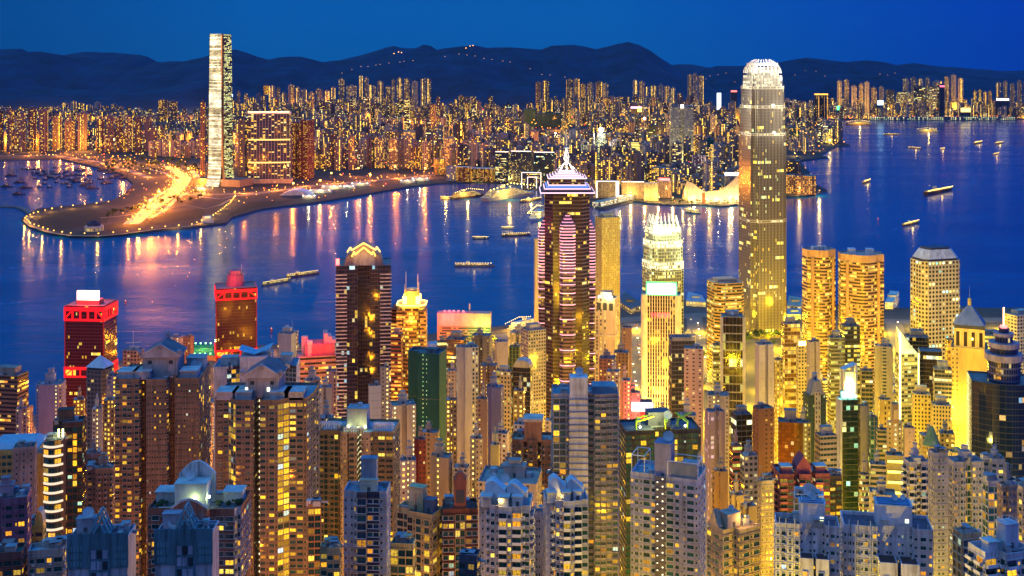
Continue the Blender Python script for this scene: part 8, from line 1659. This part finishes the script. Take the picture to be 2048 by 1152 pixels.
for (x0, x1, D0, D1, n, zb, lab, grp) in ((1465, 1560, 1640, 1700, 12, 16, 'tree on the terrace at the foot of the tallest harbour tower', 'terrace trees'), (985, 1060, 1560, 1720, 12, 5, 'dark tree by the pier road', 'trees by the pier road'), (1370, 1410, 1420, 1620, 9, 5, 'tree in the green square below the brown banded office', 'square trees'), (1255, 1290, 1180, 1420, 9, 5, 'tree on the lit slope left of the ribbed bank', 'slope trees'), (1690, 1770, 690, 800, 9, None, 'tree in the yellow valley garden', 'valley trees')):
    for i in range(n):
        D = fr.uniform(D0, D1); px = fr.uniform(x0, x1); tree(((px - CX) * D / FX, D, hk_z(D) if zb is None else zb), i % 3, lab, grp, fr.uniform(.8, 1.25))
# --- boats
def hull(mb, l, b, h, m=0, col=None, sheer=.3):
    n = 6; top = []; bot = []
    for s in (1, -1):
        pts = [(-l / 2, b * .42 * s), (-l * .2, b * .5 * s), (l * .2, b * .46 * s), (l * .38, b * .28 * s), (l / 2, 0)]
        top.append([(x, y, h * (1 + sheer * (2 * x / l) ** 2)) for x, y in pts]); bot.append([(x * .94, y * .8, -.5) for x, y in pts])
    for s in (0, 1):
        for i in range(4):
            q = [bot[s][i], bot[s][i + 1], top[s][i + 1], top[s][i]]; mb.face(q if s else q[::-1], m, None, col)
    for i in range(4): mb.face([top[1][i], top[1][i + 1], top[0][i + 1], top[0][i]], m, None, col)
    mb.face([bot[0][0], top[0][0], top[1][0], bot[1][0]], m, None, col)
DECK = fac('ship_windows', .55, .5, lit=.9, cols=[(1, .6, .06), (1, .72, .15), (1, .85, .4)], st=1.6)
def small_boat(k):
    l, b = ((16, 4.6), (22, 6), (30, 9))[k]; mb = MB((.05, .05, .07)); hull(mb, l, b, 1.8); h_ = mb.mesh('hull', [PLAINC])
    mb = MB(((.35, .36, .42), (.22, .3, .36), (.12, .10, .10))[k]); mb.box(-l * .35, l * .05, -b * .32, b * .32, 1.9, 4.4, 0); mb.box(-l * .25, -l * .02, -b * .25, b * .25, 4.4, 6.2, 0); mb.bar((-l * .1, 0, 6.2), (-l * .1, 0, 10), .12, 0, 4)
    c_ = mb.mesh('cabin', [PLAINC])
    parts = [('hull', h_), ('cabin', c_)]
    if k == 2: mb = MB((.12, .06, .05)); mb.bar((l * .2, 0, 2), (l * .2, 0, 13), .5, 0, 5); mb.bar((l * .2, 0, 3), (-l * .5, 0, 24), .45, 0, 5, r1=.2); mb.bar((l * .2, 0, 13), (-l * .5, 0, 24), .12, 0, 4); mb.bar((l * .2, 0, 2), (l * .05, 0, 13), .3, 0, 4); parts.append(('derrick', mb.mesh('derrick', [PLAINC])))
    return parts
SB = [small_boat(k) for k in range(3)]
def boat(loc, k, rot, label, group, cat='boat', s=1.0):
    e = thing('moored_boat' if k < 2 else 'derrick_barge', label, cat, loc, rot, group); e.scale = (s, s, s)
    for n_, me in SB[k]: inst(me, n_, e)
    return e
n = 0
while n < 62:
    a, b = fr.gauss(120, 42), fr.gauss(352, 11); a += (b - 352) * 1.6
    if not (44 < a < 238 and 331 < b < 384) or inside(*G(a, b)[:2], KPOLY): continue
    boat(G(a, b), fr.choice((0, 0, 1)), R(fr.uniform(-25, 25)), 'dark small boat moored in the boat shelter', 'boats moored in the shelter', s=fr.uniform(.9, 1.5)); n += 1
for i, (a, b, r) in enumerate(((22, 352, 10), (40, 366, 5), (14, 374, -8), (52, 376, 12), (38, 389, 0), (170, 372, 20), (152, 364, -15), (185, 377, 8), (214, 367, 4), (160, 340, 12), (250, 357, 30), (236, 352, 30), (222, 346, 28), (205, 341, 20), (262, 384, 70), (254, 392, 60))): boat(G(a, b), 2, R(r), 'dark barge with a leaning derrick in the boat shelter', 'derrick barges', 'barge', 1.35)
for k, (a, b, z) in enumerate(((45, 361, 14), (46, 366, 8), (181, 368, 10), (134, 356, 6), (190, 358, 5))): dot(P(a, b, G(a, b + 4).y), 3, 0)
def liner(label, name, a0, a1, b, decks, hc, wc, st, rot=None, D=None, cat='ship', sweep=0):
    p, q = G(a0, b), G(a1, b - sweep); l = (q - p).length; c = (p + q) / 2; ang = math.atan2((q - p).y, (q - p).x)
    e = thing(name, label, cat, c, ang); bm = l * (.16 if decks > 1 else .085)
    mb = MB(hc); hull(mb, l, bm, l * .035); mb.build('hull', PLAINC, e)
    z = l * .037
    for i in range(decks):
        x0, x1 = -l * (.46 - .03 * i), l * (.34 - .06 * i); mb = MB(wc); mb.prism([(x0, -bm * .42), (x1, -bm * .42), (x1, bm * .42), (x0, bm * .42)], z, z + 3.4, 0, 1, bay=3, fl=3.4); mb.build('deck_house', [DECK, PLAINC], e); z += 3.5
    mb = MB((.5, .45, .4)); mb.box(-l * .2, -l * .12, -bm * .18, bm * .18, z, z + l * .05); mb.build('funnel', PLAINC, e)
    mb = MB(); 
    for i in range(14): x = -l * .46 + l * .86 * i / 13; zz = z + 1 + (l * .06 * (1 - abs(2 * (i - 6) / 13)) if decks > 2 else 0); mb.sphere((x, -bm * .43, zz), max(.45, l * .007), 0, 6)
    mb.build('lamp_string', glow('ship_lamps', (1, .66, .12), 8), e)
    point((c.x, c.y - bm * 1.6, z * .5 + 6), st * (.2 if cat == 'boat' and decks < 2 or name == 'ferry' else .6), (1, .62, .10), 2); return e
liner('brown hulled cruise ship lit gold at the far quay', 'cruise_ship', 904, 968, 399, 4, (.20, .08, .03), (.5, .3, .12), 2.5e5, sweep=8)
liner('largest white cruise ship glowing yellow at the far quay', 'cruise_ship', 968, 1068, 403, 6, (.6, .58, .5), (.62, .5, .3), 6e5, sweep=15)
liner('small orange lit tour boat left of the brown cruise ship', 'tour_boat', 880, 904, 399, 2, (.3, .12, .04), (.5, .3, .1), 1.5e5)
liner('orange lit long barge in front of the lit gateway block', 'tour_boat', 1040, 1084, 405, 1, (.3, .15, .08), (.5, .3, .12), 1.5e5, sweep=6)
liner('white ship with its bow showing left of the spire tower', 'white_ship', 1098, 1060, 428, 4, (.66, .66, .68), (.66, .62, .5), 2e5, sweep=-16)
liner('round ended ferry at the quay before the clock tower', 'ferry', 1372, 1402, 424, 2, (.05, .12, .08), (.5, .5, .35), 1e5, sweep=-4)
liner('golden floating restaurant on the open water right of the harbour tower', 'floating_restaurant', 1742, 1690, 250, 4, (.5, .2, .06), (.62, .36, .08), 4e5, cat='boat')
liner('smaller golden floating restaurant farther right on the water', 'floating_restaurant', 1876, 1831, 264, 3, (.5, .4, .25), (.6, .45, .2), 3e5, cat='boat')
liner('dark ferry with a pale roof light crossing below the cruise ships', 'ferry', 1002, 1062, 473, 1, (.12, .06, .05), (.3, .2, .12), 3e4, sweep=3)
liner('faint dark ferry left of the crossing ferry', 'ferry', 944, 980, 478, 1, (.05, .07, .12), (.10, .10, .16), 2e3)
liner('thin pale ferry far from the crossing pair', 'ferry', 1002, 1030, 458, 1, (.3, .3, .3), (.4, .35, .2), 1e4)
liner('long low ferry alone in the middle of the water', 'ferry', 908, 990, 533, 1, (.18, .16, .2), (.4, .3, .25), 1.2e4)
liner('pair of lit decks crossing left of the black ribbed tower', 'ferry', 524, 584, 572, 1, (.2, .22, .2), (.3, .26, .12), 6e3, sweep=10)
liner('ferry with an orange light line above the other left of the ribbed tower', 'ferry', 572, 640, 556, 1, (.2, .1, .08), (.3, .18, .08), 6e3, sweep=9)
for lab, a0, a1, b, sw in (('orange lit boat below the golden restaurants', 1816, 1845, 296, -2), ('tiny lit boat between the orange boats', 1880, 1890, 299, 1), ('tiny dim boat above the right shore boats', 1948, 1964, 288, 3), ('orange boat at the right near the far shore', 1990, 2006, 288, 2), ('pink orange boat below the rightmost orange boat', 1986, 1998, 310, 2), ('small red lit boat in the open right water', 1726, 1740, 367, 5), ('long lit launch with a curving wake on the right water', 1850, 1905, 390, 11), ('orange lit launch right of the twin bowed towers', 1806, 1838, 453, 8), ('slim boat with a green light line', 1766, 1800, 270, 0)):
    liner(lab, 'launch', a0, a1, b, 1, (.25, .1, .06), (.5, .25, .08), 4e4, cat='boat', sweep=sw)
liner('white old ship lit at the near pier', 'pier_ship', 1068, 1010, 652, 3, (.5, .5, .52), (.6, .6, .55), 1.2e5, sweep=-16, cat='ship')
WAKE = bpy.data.materials.new('wake_foam'); WAKE.use_nodes = True; b = WAKE.node_tree.nodes['Principled BSDF']; b.inputs['Base Color'].default_value = (.35, .45, .7, 1); b.inputs['Roughness'].default_value = .9
tc = WAKE.node_tree.nodes.new('ShaderNodeTexCoord'); nz = WAKE.node_tree.nodes.new('ShaderNodeTexNoise'); nz.inputs['Scale'].default_value = .05; nz.inputs['Detail'].default_value = 6; WAKE.node_tree.links.new(tc.outputs['Object'], nz.inputs[0])
WAKE.node_tree.links.new(ramp(WAKE.node_tree, [(.42, (0, 0, 0)), (.85, (.55, .55, .55))], nz.outputs[0]).outputs[0], b.inputs['Alpha'])
for px, w_ in (([(-20, 609), (60, 603), (130, 596)], 10), ([(-20, 538), (160, 528), (330, 520), (430, 515)], 16), ([(76, 479), (150, 483), (300, 490)], 8), ([(236, 588), (340, 578), (430, 570)], 12), ([(1905, 380), (1930, 376), (1950, 362), (1948, 352)], 22), ([(1838, 446), (1780, 462), (1700, 474)], 10)): strip('boat_wake', px, w_, .12, WAKE, 'stuff')
def buoy(a, b, label):
    e = thing('buoy', label, 'buoy', G(a, b)); mb = MB((.5, .05, .03)); mb.cyl(0, 0, 1.6, -.5, 1.6, 10); mb.cyl(0, 0, 1.2, 1.6, 5, 8, r1=.5); mb.build('float', PLAINC, e); mb = MB(); mb.sphere((0, 0, 5.6), .7, 0, 6); mb.build('light', LAMPO, e)
buoy(251, 608, 'red buoy right of the left red framed tower'); buoy(543, 664, 'orange buoy right of the helipad tower'); buoy(1756, 441, 'small red buoy in the right water')
# --- things on the far park
e = thing('drum_pavilion', 'white banded drum pavilion on the park point', 'pavilion', G(184, 463, 4) + Vector((0, 14, 0))); mb = MB((.5, .46, .44)); mb.cyl(0, 0, 21, 0, 12, 20, bay=4, fl=12); mb.build('drum', [fac('drum_slots', .6, .5, cv=.35, lit=.9, cols=WARM, st=.7), PLAINC], e); mb = MB((.04, .04, .10)); mb.cyl(0, 0, 16, 12, 19, 16); mb.cyl(0, 0, 7, 19, 23, 10); mb.build('upper_drum', PLAINC, e)
e = thing('vent_building', 'slanted grey vent building on the park shore', 'building', G(413, 446, 4) + Vector((0, 10, 0)), .3); mb = MB((.3, .3, .33)); mb.prism(shape('rect', 30, 24), 0, 16, 0, bay=None, taper=[(x * .7, y * .4 + 4) for x, y in shape('rect', 30, 24)]); mb.build('wall', PLAINC, e); mb = MB((.6, .55, .3)); mb.box(-7, 7, -7.5, -6, 11, 16.4); mb.build('window', glow('vent_win', (1, .8, .4), .8), e)
e = thing('event_tent', 'large pale event tent by the far shore', 'tent', G(590, 391, 4)); mb = MB((.5, .52, .6)); n = 8; pr = [(-46 + 92 * i / n, 15 * math.sin(math.pi * i / n)) for i in range(n + 1)]
for (a, za), (b_, zb) in zip(pr, pr[1:]): mb.face([(a, 0, za), (b_, 0, zb), (b_, 70, zb), (a, 70, za)])
mb.face([(a, 0, za) for a, za in pr][::-1]); mb.build('canopy', PLAINC, e)
for i, (a, b, w_, c) in enumerate(((640, 386, 70, (.5, .5, .5)), (668, 378, 80, (.55, .58, .5)), (694, 377, 50, (.4, .42, .5)), (618, 397, 40, (.35, .33, .4)), (720, 372, 60, (.36, .34, .36)), (840, 362, 60, (.4, .36, .36)), (815, 366, 50, (.34, .3, .34)))):
    e = thing('shore_shed', ('white', 'pale green lit', 'grey', 'low dark', 'brown', 'pale', 'small grey')[i] + ' flat shed on the far shore, number %d from the tent going right' % (i + 1), 'shed', G(a, b, 4)); mb = MB(c); mb.box(-w_ / 2, w_ / 2, 0, 34, 0, 8, 0); mb.build('wall', PLAINC, e)
    for k in range(3): mb = MB(); mb.sphere((-w_ * .4 + k * w_ * .4, -3, 9), 1.2, 0, 6); mb.build('wall_lamp', LAMPW, e)
    point((e.location.x, e.location.y - 6, 16), 7e4, (1, .8, .3), 1)
# long pier with lit front, runway terminal
e = thing('ocean_pier', 'long lit two deck pier between spire tower and ferry quay', 'pier', (0, 0, 0)); mb = MB((.5, .45, .32)); A, B = G(1200, 417, 0), G(1268, 401, 0); d_ = (B - A).normalized(); n_ = Vector((-d_.y, d_.x, 0)) * 24
mb.prism([tuple((A - n_ * 0)[:2]), tuple(B[:2]), tuple((B + n_)[:2]), tuple((A + n_)[:2])], .2, 17, 0, 1, bay=5, fl=5.6); mb.build('hall', [fac('pier_hall', .8, .6, lit=.9, cols=PALE, st=1.6), PLAINC], e)
e = thing('cruise_terminal', 'long low terminal dotted with lights on the far runway', 'terminal', (0, 0, 0)); mb = MB((.1, .12, .2)); A, B = G(1745, 239.6, 4), G(2030, 239.4, 4); mb.box(A.x, B.x, A.y + 6, A.y + 60, 4, 20, 0)
mb = MB((.12, .13, .2)); mb.prism([(A.x, A.y + 6), (B.x, A.y + 6), (B.x, A.y + 60), (A.x, A.y + 60)], 4, 22, 0, 1, bay=14, fl=9); mb.build('hall', [fac('terminal_dots', .4, .35, lit=.8, cols=[(1, .7, .15), (.6, .9, .4), (1, .8, .4)], st=3), PLAINC], e)
for lab, a0, a1, b0, b1, D, col in (('big yellow lit screen at the right far shore', 1922, 1941, 216, 224, 7780, (1, .75, .15)), ('pale blue screen among the far offices', 1755, 1767, 201, 210, 7850, (.5, .85, 1)), ('white roof sign at the right edge of the far shore', 1993, 2018, 197, 201, 7850, (1, .9, .75)), ('red roof sign on the far office', 1880, 1889, 171, 174, 7790, (1, .12, .2)), ('magenta lit roof strip below the central mountain', 1254, 1298, 213, 217, 6600, (1, .35, .5)), ('orange lit roof strip below the central mountain', 1275, 1298, 216, 224, 6590, (1, .55, .08)), ('red sign left of the harbour tower far away', 1462, 1474, 181, 184, 7800, (1, .15, .12)), ('white banded sign left of the harbour tower', 1434, 1442, 186, 220, 7780, (.8, .85, 1)), ('green lit sign on the right far shore', 1674, 1682, 212, 220, 7790, (.1, 1, .3))):
    p, q = P(a0, b1, D), P(a1, b0, D); e = thing('lit_sign', lab, 'sign', (p.x, D, 4)); mb = MB((.05, .05, .08)); mb.box(0, q.x - p.x, 2, 20, 0, p.z - 4); mb.build('support', PLAINC, e); mb = MB(); mb.box(0, q.x - p.x, 0, 2, p.z - 4.1, q.z - 4); mb.build('screen', glow('scr_%d' % a0, col, 2.6), e)
# --- near waterfront: roads, piers, lamps, cars
strip('waterfront_road', [(470, 716), (640, 708), (860, 688), (1000, 674), (1120, 660), (1240, 640), (1400, 630), (1560, 630), (1700, 640), (1820, 644), (1960, 640), (2080, 640)], 34, 5.35, ASPH)
ASP2 = ASPH
strip('cross_street', [(1266, 646), (1272, 720), (1290, 830)], 26, 5.40, ASP2); strip('cross_street', [(1388, 632), (1396, 700), (1440, 800), (1478, 850)], 24, 5.40, ASP2); strip('cross_street', [(1786, 640), (1800, 690), (1795, 760)], 24, 5.40, ASP2); strip('cross_street', [(880, 690), (930, 700), (1010, 676)], 34, 5.45, ASP2)
def pier(label, pts, h, col, mat=None):
    e = thing('ferry_pier', label, 'pier', (0, 0, 0)); mb = MB(col); q = [tuple(G(a, b, 5)[:2]) for a, b in pts]
    ar = sum(q[i][0] * q[(i + 1) % 4][1] - q[(i + 1) % 4][0] * q[i][1] for i in range(4)); q = q if ar > 0 else q[::-1]
    mb.prism(q, -2, 5 + h, 0, 1, bay=5, fl=6, topcol=col); mb.build('hall', [mat or fac('pier_arcade', .6, .5, lit=.8, cols=WARM, st=1.4), PLAINC], e)
    c = Vector((sum(p[0] for p in q) / 4, sum(p[1] for p in q) / 4, 0)); mb = MB(tuple(k * .7 for k in col)); xs = [p[0] for p in q]; mb.box(c.x - 6, c.x + 6, c.y - 5, c.y + 5, 5 + h, 8 + h); mb.build('roof_box', PLAINC, e)
pier('dark roofed pier shed right of the golden slab', [(1238, 612), (1262, 628), (1290, 618), (1248, 592)], 8, (.16, .13, .13)); pier('pale roofed pier right of the smaller clawed tower', [(1372, 612), (1412, 614), (1404, 600), (1376, 592)], 8, (.42, .44, .48)); pier('lit pier block right of the tallest harbour tower', [(1574, 622), (1602, 624), (1604, 606), (1578, 602)], 9, (.40, .38, .30))
pier('blue roofed pier block below the lit pier block', [(1574, 640), (1602, 640), (1602, 628), (1574, 628)], 9, (.32, .40, .48)); pier('white shell roofed pier beside the twin bowed towers', [(1770, 618), (1786, 618), (1798, 596), (1780, 594)], 11, (.6, .6, .56))
def car_proto(col, k):
    mb = MB(col); mb.prism([(-2.2, -.9), (2.2, -.9), (2.2, .9), (-2.2, .9)], .35, 1.0, 0, bay=None, bot=True); mb.prism([(-1.5, -.85), (1.1, -.85), (1.1, .85), (-1.5, .85)], 1.0, 1.55, 0, bay=None, taper=[(-1.1, -.7), (.6, -.7), (.6, .7), (-1.1, .7)]); b_ = mb.mesh('body', [PLAINC])
    mb = MB(); [mb.sphere((2.25, y, .7), .45, 0, 6) for y in (-.6, .6)]; return b_, mb.mesh('headlight', [glow('headlight', (1, .85, .5), 12)])
CARS = [car_proto(c, 0) for c in ((.3, .03, .02), (.5, .5, .5), (.05, .05, .06))]
nc = 0
for px, stp, lab in (([(1266, 650), (1272, 720), (1290, 825)], 21, 'car with its headlights on in the street left of the ribbed bank'), ([(1388, 640), (1396, 700), (1440, 800)], 21, 'car with its headlights on in the street below the brown office'), ([(880, 691), (930, 701), (1000, 680)], 18, 'car with its headlights on on the pier road'), ([(1640, 636), (1820, 645), (1960, 641)], 30, 'car with its headlights on on the waterfront road')):
    for p in along(px, stp, 5.5):
        e = thing('car', lab, 'car', p + Vector((fr.choice((-5, 5)), 0, 0)), fr.choice((1.4, -1.6)), 'cars in the ' + lab.split(' in the ')[-1][:30] if ' in the ' in lab else 'cars on the waterfront'); k = nc % 3; nc += 1
        inst(CARS[k][0], 'body', e); inst(CARS[k][1], 'headlight', e)
def free(x, y, m=2):
    return all((x - f[0]) ** 2 + (y - f[1]) ** 2 > (f[2] + m) ** 2 for f in FOOT)
def tone(px): t = max(0, min(1, (px - 350) / 1200)); return (1, .27 + .37 * t, .010)
lr = random.Random(5); nl = 0
for D in (440, 500, 560, 620, 680, 740, 800, 860, 920, 980, 1050, 1120, 1200, 1290, 1380, 1480, 1580, 1680, 1780):
    stp = max(62, 84000 / D); px = -20 + lr.uniform(0, stp)
    while px < 2070:
        a = px + lr.uniform(-.3, .3) * stp; y = D + lr.uniform(-22, 22); px += stp; x = (a - CX) * y / FX
        if not free(x, y, 1.5) or y > G(0, interp(HKC, a), 0).y - 14: continue
        z = hk_z(y); pw = (1.1e5 if D < 600 else 9e4 if D < 800 else 1.1e5) * lr.uniform(.5, 1.5) * (1 + 2.0 * max(0, min(1, (a - 1080) / 500))) * (.6 if a < 800 else 1)
        nl += 1; pw *= 1.5
        if D < 1000 or nl % 2: point((x, y, z + 11), pw, tone(a), 1); continue
        lamp((x, y, z), LPS if D < 1000 else LP1, 'street lamp glowing in the gaps between the near towers', 'street lamps between the near towers', pw, tone(a), rot=lr.uniform(0, 6))
# low blocks filling the lanes between the towers
LM = [(60, 'orange banded slab'), (180, 'left red framed tower'), (350, 'pale pink ribbed tower'), (470, 'helipad side red tower'), (640, 'tank building'), (725, 'black ribbed tower'), (825, 'golden crowned tower'), (930, 'tall white slab'), (1010, 'cream square windowed office'), (1135, 'spire tower'), (1215, 'pink bank'), (1322, 'ribbed bank'), (1385, 'charcoal office'), (1450, 'brown banded office'), (1528, 'tallest harbour tower'), (1640, 'left bowed tower'), (1725, 'right bowed tower'), (1815, 'yellow crystal tower'), (1870, 'porthole tower'), (1940, 'stone tower'), (2030, 'waffle fronted office')]
cnt = {}; tries = 0; made = 0
while made < 105 and tries < 6000:
    tries += 1; y = lr.uniform(680, 1650); a = lr.uniform(-10, 2055); x = (a - CX) * y / FX; w_ = lr.uniform(16, 30)
    if not free(x, y, w_ * .62) or y > G(0, interp(HKC, a), 0).y - 40: continue
    if 1255 < a < 1300 and y > 880 or 860 < a < 1010 and y > 1500: continue
    h = lr.uniform(18, 52) if y > 900 else lr.uniform(24, 60)
    lm = min(LM, key=lambda t: abs(t[0] - a)); k = (lm[1]); cnt[k] = cnt.get(k, 0) + 1; made += 1; FOOT.append((x, y, w_ * .6))
    ci = lr.randrange(5); col = ((.40, .34, .30), (.30, .24, .22), (.50, .44, .38), (.26, .25, .28), (.42, .28, .20))[ci]
    e = thing('low_block', 'low %s block at the foot of the %s, number %d from it' % (('beige', 'brown', 'cream', 'grey', 'rust')[ci], k, cnt[k]), 'low building', (x, y, hk_z(y) - 1), R(lr.uniform(-20, 20)), 'low blocks between the near towers')
    d_ = w_ * lr.uniform(.6, 1); walled(shape(lr.choice(('rect', 'rect', 'step', 'notch')), w_, d_), h, lr.choice((H_RES, H_RESY, H_OFF, H_STAIR)), col, 2.8, 3.1, 0, e); roof_kit(e, w_, d_, h - 1.1, lr, 'res', (.36, .37, .40))
